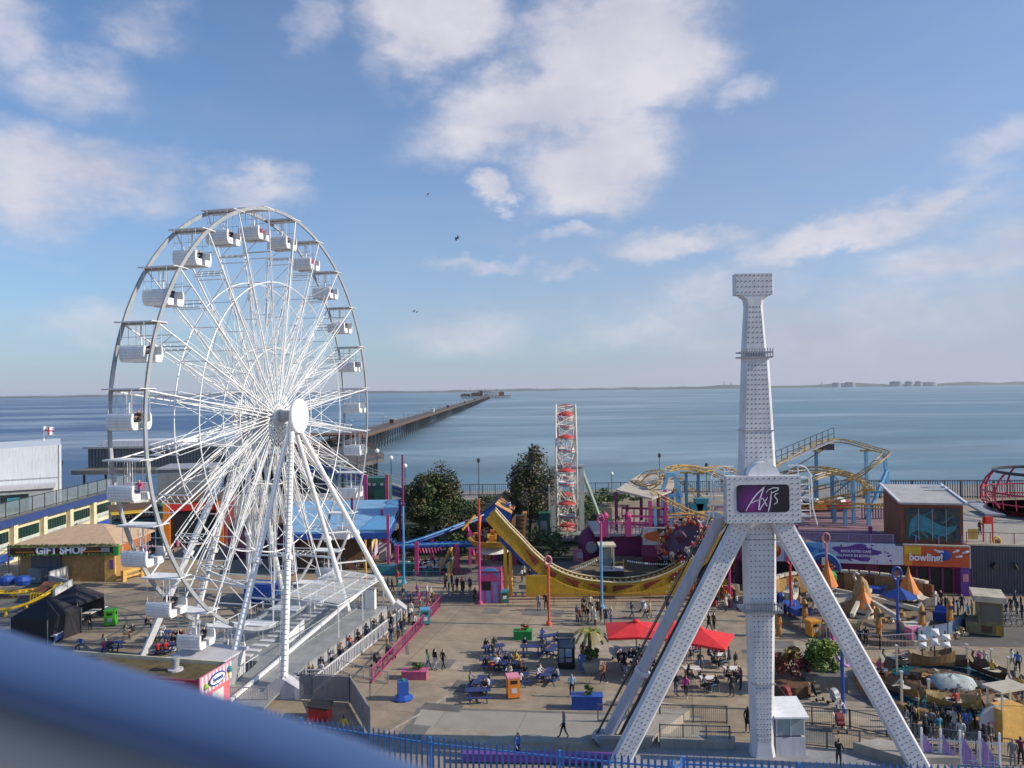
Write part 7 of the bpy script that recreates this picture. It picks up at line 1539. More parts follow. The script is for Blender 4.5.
q = MB(); blk(q, f2, -.12,l2+.12,-.1,2.3,h_*.83,h_*.88, MAG); blk(q, f2, l2,l2+.12,-.05,2.2,0,h_*.9, PINK); q.build('roof', t)
# picnic tables
def picnic():
    t = thing('picnic_table', None, 'picnic table', (0,0,0), group='blue picnic tables'); PB = mat('picnic_blue', (.03,.05,.17), .5)
    q = MB()
    for k in range(4): q.box((0,-.3+k*.2,.75),(1.8,.17,.05), PB)
    q.build('table_top', t)
    for s in (-1,1): q = MB(); q.box((0,s*.72,.44),(1.8,.26,.05), PB); q.build('bench', t)
    for s in (-.6,.6):
        q = MB(); q.bar((s,-.75,0),(s,-.2,.72), .09, .06, PB); q.bar((s,.75,0),(s,.2,.72), .09, .06, PB); q.bar((s,-.75,.39),(s,.75,.39), .06, .08, PB); q.bar((s,-.35,.69),(s,.35,.69), .06, .06, PB); q.build('trestle', t)
    return t
PT = [(531,655,.0,'blue picnic table just behind the crowded picnic group'),(494,655,.3,'blue picnic table with two people in black hunched over it'),(491,668,.1,'blue picnic table with red coat on its bench'),(505,668,1.2,'blue picnic table touching the one with the red coat'),(478,700,.1,'nearest empty blue picnic table at the front left of the plaza'),(480,690,1.3,'blue picnic table behind the nearest empty one'),(513,672,.1,'blue picnic table left of the crowded picnic group'),(517,684,.0,'blue picnic table directly behind the orange bin'),(548,682,1.2,'blue picnic table seen end-on right of the orange bin'),(550,644,.4,'blue picnic table at the foot of the orange red post'),(552,657,1.2,'blue picnic table behind the black information kiosk'),(112,651,.2,'blue picnic table left of the wheel leg beam'),(160,640,.1,'blue picnic table beneath the lower wheel gondola'),(176,646,.1,'blue picnic table right of the wide white wheel leg'),(165,653,.2,'blue picnic table with people in red behind the sweet shop'),(414,602,.2,'blue picnic table beside the wheel queue entrance')]
p0 = picnic(); TB = []
for i, (px, py, rz, lb) in enumerate(PT):
    g = G(px, py); o = p0 if i == 0 else copy_tree(p0); o.location = g; o.rotation_euler = (0,0,rz); tag(o, lb); TB.append((g, rz))
# red parasols
def parasol(px, py_top, Yd, s, lab, rz=0.0, pb=None):
    c_ = P(px, py_top, Yd); t = thing('red_parasol', lab, 'parasol', (c_.x,c_.y,0)); ap = c_; h_ = ap.z-.75; R3 = Matrix.Rotation(rz,3,'Z'); q = MB(); cs = [V((c_.x,c_.y,h_))+R3@V((x_*s/2,y_*s/2*.85,0)) for x_, y_ in ((-1,-1),(1,-1),(1,1),(-1,1))]
    ap2 = ap; vs = [ap2]; 
    for k in range(4): vs += [cs[k], (cs[k]+cs[(k+1)%4])/2+UP*.12]
    fs = [(0,1+k,1+(k+1)%8) for k in range(8)]; vs2 = [v-UP*.05 for v in vs]; q.add(vs, fs, REDF); q.add(vs2, [f_[::-1] for f_ in fs], REDF)
    for k in range(8): a_, b2 = vs[1+k], vs[1+(k+1)%8]; q.add([a_, b2, b2-UP*.18, a_-UP*.18], [(0,1,2,3)], REDF)
    q.lathe(ap-UP*.02, [(.3,0),(.25,.1),(.05,.2)], REDF, 10); q.build('canopy', t)
    q = MB(); q.tube((c_.x,c_.y,0), ap-UP*.05, .045, DARK, n=8); q.build('pole', t)
    q = MB(); q.lathe((c_.x,c_.y,0), [(.4,0),(.4,.1),(.1,.15)], CONCD, 14); q.build('base', t)
    q = MB()
    for k in range(8): q.bar(ap-UP*.12, vs[1+k]-UP*.08, .03, .03, DARK)
    q.build('rib', t)
parasol(636,621,60.5,4.6,'red square parasol left of the slanting tower legs',-.08); parasol(700,628,58.5,4.4,'red square parasol between the tower legs and column',-.45)
parasol(672,621,64,3.2,'red parasol mostly hidden behind the slanting tower legs',.1)
for i, (px, py, lb) in enumerate(((647,668,'white cafe table under the left parasol, nearest its pole'),(655,652,'white cafe table half hidden behind the slanted legs'),(692,678,'white cafe table in front of the woman in the pink top'),(709,688,'white cafe table nearest the railing under the right parasol'),(733,678,'white cafe table beside the tower column'),(690,655,'white cafe table under the right red parasol'),(720,664,'white cafe table at the right rim of the right parasol'))):
    g = G(px, py); t = thing('cafe_table', lb, 'table', g); q = MB(); q.box(g+UP*.75, (1.25,.8,.05), WHITE); q.build('table_top', t); q = MB(); q.tube(g, g+UP*.72, .05, DARK); q.box(g+UP*.02, (.6,.6,.04), DARK); q.build('pedestal', t)
# chairs
def chair():
    t = thing('cafe_chair', None, 'chair', (0,0,0), group='dark cafe chairs under the red parasols'); q = MB(); q.box((0,0,.45),(.42,.42,.04), DARK); q.build('seat', t); q = MB(); q.box((0,.2,.72),(.40,.03,.3), DARK); q.build('backrest', t)
    for x_ in (-.18,.18):
        for y_ in (-.18,.18): q = MB(); q.bar((x_,y_,0),(x_,y_,.43 if y_<0 else .87), .03, .03, STEELG); q.build('leg', t)
    return t
ch0 = chair(); CH = [(641,671,.8),(652,671,-.7),(688,681,.9),(697,684,-.8),(703,692,.7),(716,692,-.8),(727,682,.6),(739,684,-.9),(686,658,.8),(696,657,-.6),(714,668,.6),(725,668,-.7)]
for i, (px, py, rz) in enumerate(CH):
    o = ch0 if i == 0 else copy_tree(ch0); o.location = G(px, py); o.rotation_euler = (0,0,rz*1.8); tag(o, 'small dark metal cafe chair among the white tables under the red parasols')
# pushchairs
def pushchair(m):
    t = thing('pushchair', None, 'pushchair', (0,0,0)); q = MB(); q.prism([(-.22,.25,.45),(-.22,-.25,.4),(-.22,-.3,.6),(-.22,.2,1.0)], (.44,0,0), m); q.build('seat', t)
    q = MB(); pts = [V((-.23, .2+math.cos(a_)*-.0+math.sin(a_)*-.4, .75+math.cos(a_)*.35)) for a_ in [PI*k/10*.6 for k in range(11)]]; q.prism(pts+[V((-.23,.2,.75))], (.46,0,0), m); q.build('hood', t)
    q = MB()
    for s in (-.25,.25): q.tube((s,-.4,.12),(s,.45,1.05), .02, STEELG, n=5); q.tube((s,.35,.12),(s,-.1,.6), .02, STEELG, n=5)
    q.tube((-.25,.45,1.05),(.25,.45,1.05), .025, RUBBER, n=6); q.build('frame', t)
    for x_, y_ in ((-.27,-.4),(.27,-.4),(-.27,.35),(.27,.35)): q = MB(); q.lathe((x_-.02,y_,.12), [(.12,0),(.12,.04)], RUBBER, 12, ax=V((1,0,0))); q.build('wheel', t)
    return t
for i, (px, py, m_, rz, lb) in enumerate(((377,667,BLACK,.9,'black pushchair parked outside the pink queue barrier'),(389,659,DARK,1.3,'dark pushchair behind the first one at the pink barrier'),(835,705,GREYP,.5,'pale pushchair parked below the green bush planter'),(816,699,BLACK,.3,'black pushchair in the shadow of the green bush planter'),(840,731,mat('wine', (.20,.02,.03), .7),0,'red trimmed pushchair on the ramp behind the grey railing'),(787,702,MATS['wine'],.8,'red and white pushchair beside the russet shrubs'),(1017,733,BLACK,.6,'black hooded pushchair at the right edge by the timber booth'),(636,664,BLACK,.5,'dark pushchair under the left red parasol'),(618,660,GREYP,.5,'grey pushchair right of the palm planter'),(644,612,GREYP,1.2,'grey pushchair in front of the half pipe railing'))):
    o = pushchair(m_); o.location = G(px, py); o.rotation_euler = (0,0,rz); tag(o, lb)
# clutter round the rides
rc_ = random.Random(12)
for k in range(26):
    px, py = rc_.uniform(815,960), rc_.uniform(604,640); g = G(px, py); q = MB(); kd = k%3
    if kd == 0: q.lathe(g, [(.28,0),(.36,.3),(.36,.55),(.28,.85)], TAN, 12); q.lathe(g+UP*.25, [(.37,0),(.37,.06)], DARK, 12); o = q.build('barrel'); tag(o, 'weathered wooden barrel standing on the spinner ride deck', 'barrel', 'barrels on the spinner ride')
    elif kd == 1: q.box(g+UP*.35, (.8,.6,.7), GOLD, rz=k); q.box(g+UP*.72, (.86,.66,.05), BROWN, rz=k); o = q.build('treasure_chest'); tag(o, 'small gold and brown chest on the spinner ride deck', 'chest', 'chests on the spinner ride')
    else: leafy(q, g+UP*.5, .8, .6, .5, 60, [BONE, GOLD], .25, 6, random.Random(k)); o = q.build('rock_pile'); tag(o, 'pile of pale painted rocks on the spinner ride deck', 'rocks', 'rock piles on the spinner ride')
for k in range(12):
    px, py = 686+rc_.uniform(0,52), rc_.uniform(586,606); g = G(px, py); q = MB(); q.box(g+UP*.5, (1.1,.1,1.0), [ORG,YEL,RED,CREAM][k%4], rz=rc_.uniform(-1,1)); q.tube(g, g+UP*1.9, .05, DARK, n=6); tag(q.build('pen_sign'), f"small {['orange','yellow','red','cream'][k%4]} board on a post in the crowded pen behind the tower legs", 'board', 'boards in the crowded pen')
# gulls
for i, (px, py, yy, s_) in enumerate(((457,238,70,.28),(428,194,90,.18),(414,311,90,.18),(417,312,90,.15))):
    c_ = P(px, py, yy); q = MB(); q.ball(c_, s_*.35, DARK, 8, sx=2.2, sz=.8); q.prism([c_, c_+V((.2,.1,.1))*s_*4, c_+V((.1,.0,1.0))*s_, ], (0,.03,0), DARK); q.prism([c_, c_+V((-.2,.1,-.1))*s_*4, c_+V((-.1,0,-1.0))*s_], (0,.03,0), DARK)
    tag(q.build('gull'), ['dark gull banking in the sky right of the wheel top','small dark gull high above the wheel','small gull low in the sky, first of a close pair','small gull low in the sky, second of a close pair'][i], 'bird')
# ================================================================ PEOPLE
# one continuous skinned body per pose; clothes are patches of the same surface; long hair, bags are children
def body(pose, female=False, coat=False):
    """joints in metres, person faces -y, origin between the feet (or under the seat)"""
    j = {}; sh = .19 if not female else .165; hp = .10
    if pose in ('stand', 'stand2', 'walk', 'walk2', 'lean'):
        dz = 0; j['pelvis'] = V((0,0,.93)); j['waist'] = V((0,.0,1.08)); j['chest'] = V((0,.01,1.30)); j['neck'] = V((0,.01,1.47)); j['head'] = V((0,-.01,1.58)); j['top'] = V((0,-.005,1.68))
        st = {'stand':(.0,.0),'stand2':(.06,-.04),'walk':(-.26,.26),'walk2':(.22,-.24),'lean':(0,.05)}[pose]
        for s, k in ((-1,'l'),(1,'r')):
            y = st[0] if s < 0 else st[1]
            j['hip'+k] = V((s*hp,0,.88)); j['knee'+k] = V((s*(hp+.01), y*.35-.04*(abs(y)>.1), .50)); j['ank'+k] = V((s*(hp+.02), y, .09+(.07 if y > .2 else 0))); j['toe'+k] = V((s*(hp+.05), y-.16, .045+(.0 if y<.2 else .02)))
            j['sho'+k] = V((s*sh,.01,1.42))
            sw = {'stand':(0,.02),'stand2':(-.02,-.20),'walk':(.16,-.18),'walk2':(-.18,.16),'lean':(-.2,-.2)}[pose][0 if s<0 else 1]
            j['elb'+k] = V((s*(sh+.06), sw*.45+.03, 1.15)); j['wri'+k] = V((s*(sh+.05), sw-.05, .92+abs(sw)*.35)); j['han'+k] = V((s*(sh+.03), sw-.09, .83+abs(sw)*.4))
    elif pose == 'push':
        j['pelvis'] = V((0,.05,.92)); j['waist'] = V((0,.02,1.07)); j['chest'] = V((0,-.04,1.28)); j['neck'] = V((0,-.09,1.44)); j['head'] = V((0,-.13,1.55)); j['top'] = V((0,-.13,1.65))
        for s, k in ((-1,'l'),(1,'r')):
            y = .25*s; j['hip'+k] = V((s*hp,.05,.87)); j['knee'+k] = V((s*hp,.02+y*.3,.49)); j['ank'+k] = V((s*hp,.08+y,.1)); j['toe'+k] = V((s*(hp+.02),-.08+y,.05))
            j['sho'+k] = V((s*sh,-.06,1.39)); j['elb'+k] = V((s*(sh+.05),-.16,1.14)); j['wri'+k] = V((s*.2,-.40,1.04)); j['han'+k] = V((s*.18,-.48,1.03))
    else:   # seated on a 0.45 m seat
        fwdl = {'sit':0, 'sit2':-.12, 'ride':.06}[pose]
        j['pelvis'] = V((0,.05,.55)); j['waist'] = V((0,.05,.70)); j['chest'] = V((0,.04+fwdl*.6,.92)); j['neck'] = V((0,.03+fwdl,1.08)); j['head'] = V((0,-.0+fwdl*1.3,1.19)); j['top'] = V((0,.0+fwdl*1.3,1.29))
        for s, k in ((-1,'l'),(1,'r')):
            j['hip'+k] = V((s*hp,.0,.54)); j['knee'+k] = V((s*(hp+.05),-.42,.53)); j['ank'+k] = V((s*(hp+.06),-.40 if pose!='ride' else -.55,.10)); j['toe'+k] = V((s*(hp+.08),-.56 if pose!='ride' else -.68,.06 if pose!='ride' else .12))
            j['sho'+k] = V((s*sh,.04+fwdl*.9,1.03)); j['elb'+k] = V((s*(sh+.07),-.08+fwdl,.80)); j['wri'+k] = V((s*.14,-.34,.80)); j['han'+k] = V((s*.09,-.42,.81))
    R = dict(pelvis=.135, waist=.115, chest=.145, neck=.055, head=.092, top=.078)
    for k in 'lr': R.update({'hip'+k:.095,'knee'+k:.062,'ank'+k:.042,'toe'+k:.036,'sho'+k:.062,'elb'+k:.045,'wri'+k:.034,'han'+k:.036})
    names = list(j); idx = {n: i for i, n in enumerate(names)}
    E = [('pelvis','waist'),('waist','chest'),('chest','neck'),('neck','head'),('head','top')]
    for k in 'lr': E += [('pelvis','hip'+k),('hip'+k,'knee'+k),('knee'+k,'ank'+k),('ank'+k,'toe'+k),('chest','sho'+k),('sho'+k,'elb'+k),('elb'+k,'wri'+k),('wri'+k,'han'+k)]
    vs = [j[n] for n in names]; ed = [(idx[a], idx[b]) for a, b in E]; rr = [R[n] for n in names]
    # hand: palm continues into a thumb and four short fingers; nose on the head
    for k, s in (('l',-1),('r',1)):
        h = j['han'+k]; d = (h-j['wri'+k]).normalized(); sd = d.cross(V((0,1,0)) if abs(d.y) < .8 else V((0,0,1))).normalized()
        for q_, (o, L_) in enumerate(((-.028,.075),(-.010,.085),(.010,.08),(.028,.065))):
            vs.append(h+sd*o+d*L_+V((0,-.012,-.01))); rr.append(.010); ed.append((idx['han'+k], len(vs)-1))
        vs.append(h+V((0,-.045,.015))+d*.01); rr.append(.012); ed.append((idx['han'+k], len(vs)-1))
    hd = j['head']; vs.append(hd+V((0,-.108,.0))); rr.append(.018); ed.append((idx['head'], len(vs)-1))
    me = bpy.data.meshes.new('person_body'); me.from_pydata([tuple(v) for v in vs], ed, []); me.update()
    o = bpy.data.objects.new('tmp_body', me); C.objects.link(o); md = o.modifiers.new('skin', 'SKIN'); md.use_smooth_shade = True
    sv = me.skin_vertices[0].data
    for i, r in enumerate(rr):
        n = names[i] if i < len(names) else ''
        sv[i].radius = (r*1.12, r*.82) if n in ('chest','pelvis','waist') else (r, r)
        sv[i].use_root = (i == idx['pelvis'])
    sb_ = o.modifiers.new('sub', 'SUBSURF'); sb_.levels = 1; sb_.render_levels = 1
    dg = bpy.context.evaluated_depsgraph_get(); m2 = bpy.data.meshes.new_from_object(o.evaluated_get(dg)); bpy.data.objects.remove(o)
    m2.name = 'person_body'; m2.materials.clear()
    for _ in range(5): m2.materials.append(SKIN)      # 0 skin 1 hair 2 top 3 bottom 4 shoes
    segs = [(j[a], j[b], a, b) for a, b in E]
    hd, tp, ln = j['head'], j['top'], j['neck']
    for p in m2.polygons:
        c = p.center; best = None
        for a, b, na, nb in segs:
            ab = b-a; t_ = max(0, min(1, (c-a).dot(ab)/ab.length_squared)); dd = (c-(a+ab*t_)).length-(R[na]*(1-t_)+R[nb]*t_)
            if best is None or dd < best[0]: best = (dd, na, nb, t_)
        _, na, nb, t_ = best; k = 2
        if nb in ('head','top') or na in ('head',): k = 1 if (c.z > hd.z+.035 or c.y > hd.y+.015) else 0
        if nb == 'neck' and t_ > .72: k = 0
        if nb.startswith('han') or nb.startswith('wri') and t_ > .85: k = 0
        if (c-j['hanl']).length < .13 or (c-j['hanr']).length < .13: k = 0
        if nb.startswith('knee') or nb.startswith('ank'): k = 3
        if nb.startswith('hip'): k = 3
        if nb == 'waist' and t_ < .35: k = 3
        if coat and (nb.startswith('knee') and t_ < .45 or nb.startswith('hip') or nb == 'waist'): k = 2
        if nb.startswith('toe') or nb.startswith('ank') and t_ > .9: k = 4
        p.material_index = k; p.use_smooth = True
    return m2, hd.copy(), j
PROTO = {}
def proto(pose, fem, coat):
    k = (pose, fem, coat)
    if k not in PROTO: PROTO[k] = body(pose, fem, coat)
    return PROTO[k]
COL = dict(black=(.012,.012,.015), charcoal=(.045,.045,.05), navy=(.015,.025,.07), grey=(.20,.20,.21), white=(.62,.61,.60), cream=(.52,.46,.36), brown=(.10,.055,.03), burgundy=(.14,.015,.03), red=(.50,.03,.03),
  pink=(.60,.12,.25), magenta=(.48,.04,.28), orange=(.60,.18,.05), yellow=(.62,.42,.06), green=(.03,.28,.10), olive=(.10,.10,.04), blue=(.04,.13,.42), teal=(.03,.22,.28), denim=(.08,.13,.24), purple=(.12,.03,.18), khaki=(.28,.22,.13), tan=(.36,.24,.13))
COL['pale blue'] = (.28,.42,.60)
HAIR = dict(dark=(.018,.012,.010), brown=(.07,.035,.018), blond=(.40,.26,.10), grey=(.30,.29,.28), ginger=(.26,.08,.03))
def cm(n): return mat('cloth_'+n.replace(' ','_'), COL[n], .8, var=.18, scale=6)
def hm_(n): return mat('hair_'+n, HAIR[n], .65, var=.1, scale=8)
LONG = {}
def long_hair(hd, m):
    q = MB(); q.path([hd+V((0,.04,.07)), hd+V((0,.095,.0)), hd+V((0,.11,-.12)), hd+V((0,.10,-.24))], .06, m, n=8, rs=[.06,.088,.07,.03]); return q
USED = set(); PN = 0
prnd = random.Random(42)
def person(px, py, pose, top, bot, where, hair='dark', long=False, yaw=0.0, coat=False, at=None, verb=None, skin=None, group=None, bag=None, scale=1.0, label=None):
    global PN
    PN += 1
    fem = long; me, hd, j = proto(pose, fem, coat)
    g = at if at is not None else G(px, py)
    o = bpy.data.objects.new('person', me); C.objects.link(o); o.location = g; o.rotation_euler = (0,0,yaw); s = scale*(.96+.07*prnd.random()); o.scale = (s, s, s)
    sk = SKIND if (skin == 'd' or (skin is None and prnd.random() < .15)) else SKIN
    for i, m in enumerate((sk, hm_(hair), cm(top), cm(bot), BLACK if prnd.random() < .7 else WHITE2)):
        o.material_slots[i].link = 'OBJECT'; o.material_slots[i].material = m
    if long:
        q = long_hair(hd, hm_(hair)); c = q.build('hair', base=(0,0,0), smooth=True); c.parent = o
    if coat:
        q = MB(); 
        z0 = j['pelvis'].z; q.lathe((0,j['pelvis'].y,z0-.28), [(.20,0),(.185,.18),(.16,.34)], cm(top), 12); c = q.build('coat_skirt', base=(0,0,0), smooth=True); c.parent = o
    if bag:
        q = MB(); b0 = j['chest']+V((0,.19,-.05)); q.box(b0, (.26,.14,.38), cm(bag)); c = q.build('backpack', base=(0,0,0)); c.parent = o
    verb = verb or {'stand':'standing','stand2':'standing','walk':'walking','walk2':'walking','lean':'leaning','push':'pushing a pushchair','sit':'sitting','sit2':'hunched','ride':'riding'}[pose]
    hdesc = ('long ' if long else '')+hair+' hair'
    lab = label or f"person in {top} {'coat' if coat else 'top'} and {bot}, {verb} {where}"
    if lab in USED: lab = f"person, {hdesc}, {top} and {bot}, {where}"
    n = 0
    while lab in USED and n < 8:
        n += 1; lab = f"{['second','third','fourth','fifth','sixth','seventh','eighth','ninth'][n-1]} one, {hdesc}, {top} and {bot}, {where}"
    USED.add(lab); tag(o, lab, 'person', group); return o
tops = ['black','navy','charcoal','grey','white','brown','burgundy','olive','cream','denim','red','black','navy','tan','charcoal','grey']
bots = ['black','navy','charcoal','denim','grey','khaki','black','brown']
def crowd(pts, where, group, poses=('stand','stand2'), yaw0=None, seed=1, pal=None, at=None, z=0, pr_long=.4, pr_coat=.25):
    r = random.Random(seed); combos = [(a, b) for a in dict.fromkeys(pal or tops) for b in dict.fromkeys(bots)]; r.shuffle(combos)
    w = pal or tops; seen = set()
    for i, p in enumerate(pts):
        for _ in range(60):
            a, b = r.choice(w), r.choice(bots)
            if (a, b) not in seen: break
        seen.add((a, b)); yw = r.uniform(-PI, PI) if yaw0 is None else yaw0+r.uniform(-.5,.5)
        kw = dict(hair=r.choice(['dark','brown','dark','blond','grey','ginger','brown']), long=r.random() < pr_long, yaw=yw, coat=(r.random() < pr_coat), group=group)
        pose = r.choice(poses)
        if pose in ('sit','sit2','ride'): kw['coat'] = False
        if isinstance(p, tuple) and len(p) == 2: person(p[0], p[1], pose, a, b, where, **kw)
        else: person(0, 0, pose, a, b, where, at=p, **kw)
def jit(c, s): return (c[0]+prnd.uniform(-s,s), c[1]+prnd.uniform(-s,s)*.5)
# ---- wheel queue: two files between the barriers
pts = [A(-9.2+i*.86, 8.5+(.35 if i%2 else -.1)) for i in range(18)]
crowd(pts, 'in the queue beside the white slatted barrier', 'people queueing for the wheel', yaw0=PI-.2, seed=3)
crowd([(391,632),(396,626),(401,637),(404,629),(409,623),(398,641),(391,645),(414,632),(411,618),(387,655),(420,615)], 'between the white and the pink barriers', 'people queueing for the wheel', seed=5, yaw0=2.6)
crowd([(403,602),(419,604),(411,608),(374,604)], 'at the dark blue table by the queue entrance', None, seed=6)
for k, (g_, p_) in enumerate(GON):
    if k in (4,5,6,7,8,9,10,11,12,13,14,3,2,1,15,16,17,20):
        for sgn in ((-1,1) if k%3 else (1,)):
            off = V((math.cos(ANG),math.sin(ANG),0))*(.35*sgn); yy = AU*(.62)
            lv = ['at the very top','near the top','high up','low down']
            h_ = 'top' if k in (5,6) else ''
            deg = (7.5+15*k) % 360; hr_ = int(((450-deg) % 360)/15)
            names_ = ['just past the top','one cabin past the top','two cabins past the top','three cabins past the top','above hub level on far side','at hub level on far side','below hub level on far side','well below hub level on far side','low on far side','lower still on far side','near the bottom on far side','at the bottom beyond the hub','at the bottom nearest the ramp','near the bottom on near side','low on near side','lower near side','below hub level on near side','just below hub level on near side','just above hub level on near side','above hub level on near side','three cabins before the top','two cabins before the top','one cabin before the top','just before the top']
            # far side = +AU (a=0), so clock from the top: position index runs towards the far side
            person(0,0,'sit', prnd.choice(['black','navy','burgundy','charcoal','grey','olive','brown','pink']), prnd.choice(['black','navy','denim','charcoal']), f"the cabin {names_[hr_]}", at=p_+off+AU*.0+(AU*.45)+UP*(-2.55), yaw=ANG, hair=prnd.choice(['dark','brown','blond']), group='riders in the wheel cabins', verb='in')
# ---- plaza walkers
person(428,670,'walk','green','denim','left of two companions near the pink planter', long=True, yaw=1.9); person(435,670,'stand','black','white','in the middle of three near the pink planter', yaw=2.4, long=True); person(443,670,'walk2','black','black','rightmost of three near the pink planter', yaw=2.2)
person(564,738,'walk','grey','black','alone on the pale concrete pad', yaw=-1.4, hair='dark'); person(572,697,'stand2','pale blue','black','alone right of the orange litter bin', yaw=PI, hair='grey')
person(604,684,'walk','orange','black','towards the palm planter from the parasols', long=True, hair='ginger', yaw=-1.2); person(582,673,'stand','blue','blue','against the palm planter beside the kiosk', yaw=2.8); person(588,670,'stand','red','burgundy','right of the person all in blue', yaw=2.6); person(583,662,'stand','brown','charcoal','behind the person all in blue', long=True, yaw=3)
person(686,698,'walk2','magenta','black','in front of the white cafe tables', yaw=2.6, long=True, hair='dark'); person(676,696,'stand','black','denim','half hidden by the slanted tower leg', yaw=2)
person(748,733,'stand','black','black','at the left edge of the tower column foot', long=True, yaw=2.9, coat=True); person(840,724,'push','white','khaki','on the ramp behind the railing', hair='blond', yaw=.2, verb='pushing the red pushchair'); person(839,768,'lean','black','charcoal','bending beside the ramp railing', yaw=2.2)
person(417,598,'walk','purple','black','alone beyond the queue table', yaw=1.7); person(388,592,'walk','grey','black','left of the lone purple walker', yaw=1.5, bag='white'); person(392,593,'walk2','black','black','close behind the white backpack carrier', yaw=1.5); person(398,586,'stand','red','burgundy','by the small teal bin', yaw=0); person(376,602,'stand','black','black','at the far end of the ramp rail', yaw=1)
crowd([(445,592),(449,596),(453,599),(452,588),(446,588),(457,592),(463,595)], 'in the dark group left of the ticket kiosk', None, seed=9, poses=('stand','walk'), pal=['black','charcoal','navy','black','brown']) 
person(475,604,'stand','black','black','left of the striped ticket kiosk', yaw=2.5, coat=True, hair='dark'); person(470,592,'stand','charcoal','charcoal','behind the pink and red post', yaw=2.5, coat=True); person(462,592,'stand','orange','black','left of the pink and red post', yaw=1)
crowd([(429,607),(431,602),(427,600),(433,608)], 'between the teal bin and the dark group', None, seed=19, poses=('walk','stand'), pal=['cream','brown','tan','white'])
person(539,611,'stand','grey','denim','as left one of the half pipe railing pair', yaw=0, hair='blond'); person(546,610,'stand','black','black','as right one of the half pipe railing pair', yaw=0)
crowd([(577,622),(580,625),(584,620),(588,624),(592,621),(595,626),(601,622),(606,625),(611,624),(598,617),(584,614),(590,612)], 'in the group left of the red parasol', 'people gathered beside the red parasol', seed=12, pal=['white','black','cream','navy','charcoal','brown','black'])
person(632,619,'walk','black','denim','in front of the zigzag hoarding', yaw=1.2, long=True); person(645,619,'walk','white','charcoal','pushing past the grey pushchair', yaw=1.4); person(650,618,'walk2','cream','khaki','just behind the walker in white', yaw=1.4); person(668,611,'stand','navy','black','against the dark tower light rail', yaw=0, coat=True)
person(709,631,'walk','black','black','below the crowd pen behind the legs', yaw=2, coat=True); person(714,631,'stand','brown','black','beside the walker in black below the pen', yaw=2)
person(790,622,'walk2','black','charcoal','left of the amber bin', yaw=.4); person(795,621,'walk','white','denim','left of the amber bin', yaw=.8, hair='blond'); person(785,620,'stand','black','black','beside the tower column', yaw=.3, coat=True); person(800,612,'stand','tan','khaki','behind the crimson post', yaw=.3)
person(860,647,'stand','navy','black','left one of a pair under the tower leg', yaw=2.6); person(866,646,'stand','black','black','right one of a pair under the tower leg', yaw=2.6, coat=True)
person(808,688,'stand','burgundy','black','between the red shrubs and the green bush', yaw=2.8); person(802,680,'stand','white','navy','behind the russet shrubs', yaw=2)
person(925,662,'walk','green','black','between the pink bin and the carousel', yaw=.8, long=False); person(932,665,'walk2','grey','black','right of the walker in green', yaw=1.1); person(899,671,'stand','navy','charcoal','behind the carousel post', yaw=1)
person(979,672,'walk','pink','black','pair passing behind the carousel, left one', yaw=-1.3, long=True); person(985,672,'walk2','white','charcoal','pair passing behind the carousel, right one', yaw=-1.3); person(1018,674,'stand','blue','black','at the right edge near the cycle racks', yaw=2.8); person(1012,670,'walk','white','grey','pushing along left of the man in bright blue', yaw=1.5)
crowd([(905,732),(909,728),(915,735),(917,722),(925,738),(931,736),(934,728),(943,735),(949,738),(954,733),(968,736),(973,730),(957,727),(939,741)], 'watching in front of the boat carousel', 'people watching the boat carousel', seed=21, yaw0=PI, pal=['black','navy','charcoal','black','grey','white','teal'])
person(961,746,'stand','white','white','in front of the carousel watchers', yaw=2.8, coat=True, hair='blond'); person(966,737,'stand','blue','denim','right of the watcher all in white', yaw=2.9)
person(985,752,'walk','black','black','near the purple fence', yaw=.3, long=True); person(990,750,'stand','charcoal','khaki','near the purple fence', yaw=.2); person(1013,768,'stand','grey','grey','with another person at the right corner', yaw=2.9, hair='blond'); person(1021,766,'stand','burgundy','black','with another person at the right corner', yaw=2.9)
crowd([bc+V((math.cos(a_)*4.4,math.sin(a_)*4.4,.48)) for a_ in (.35,1.9,2.7,3.5,4.3,5.85)], 'in a brown boat of the carousel', 'children in the carousel boats', seed=24, poses=('sit',), pal=['white','pink','red','teal','navy','yellow'])
crowd([(938,612),(942,615),(946,612),(950,617),(954,613),(958,618),(962,612),(934,609),(941,607),(968,621),(972,617),(928,606)], 'waiting right of the spinner ride by the doors', 'people waiting by the arcade doors', seed=27, pal=['black','tan','navy','teal','charcoal','white','black'])
crowd([(1006,618),(1011,614),(1017,616),(1022,620),(1021,612),(1015,607)], 'in the shade by the corrugated wall', None, seed=29, pal=['black','navy','charcoal'])
crowd([(682,602),(688,597),(694,606),(700,600),(706,607),(711,599),(717,606),(722,601),(728,608),(734,603),(702,611),(726,612),(691,612),(737,610)], 'in the crowded pen behind the tower legs', 'people in the pen behind the tower legs', seed=31, pal=['black','red','cream','white','brown','black','orange','charcoal'])
crowd([(690+prnd.random()*46, 584+prnd.random()*10) for _ in range(4)], 'farther back behind the tower legs', 'people in the pen behind the tower legs', seed=32)
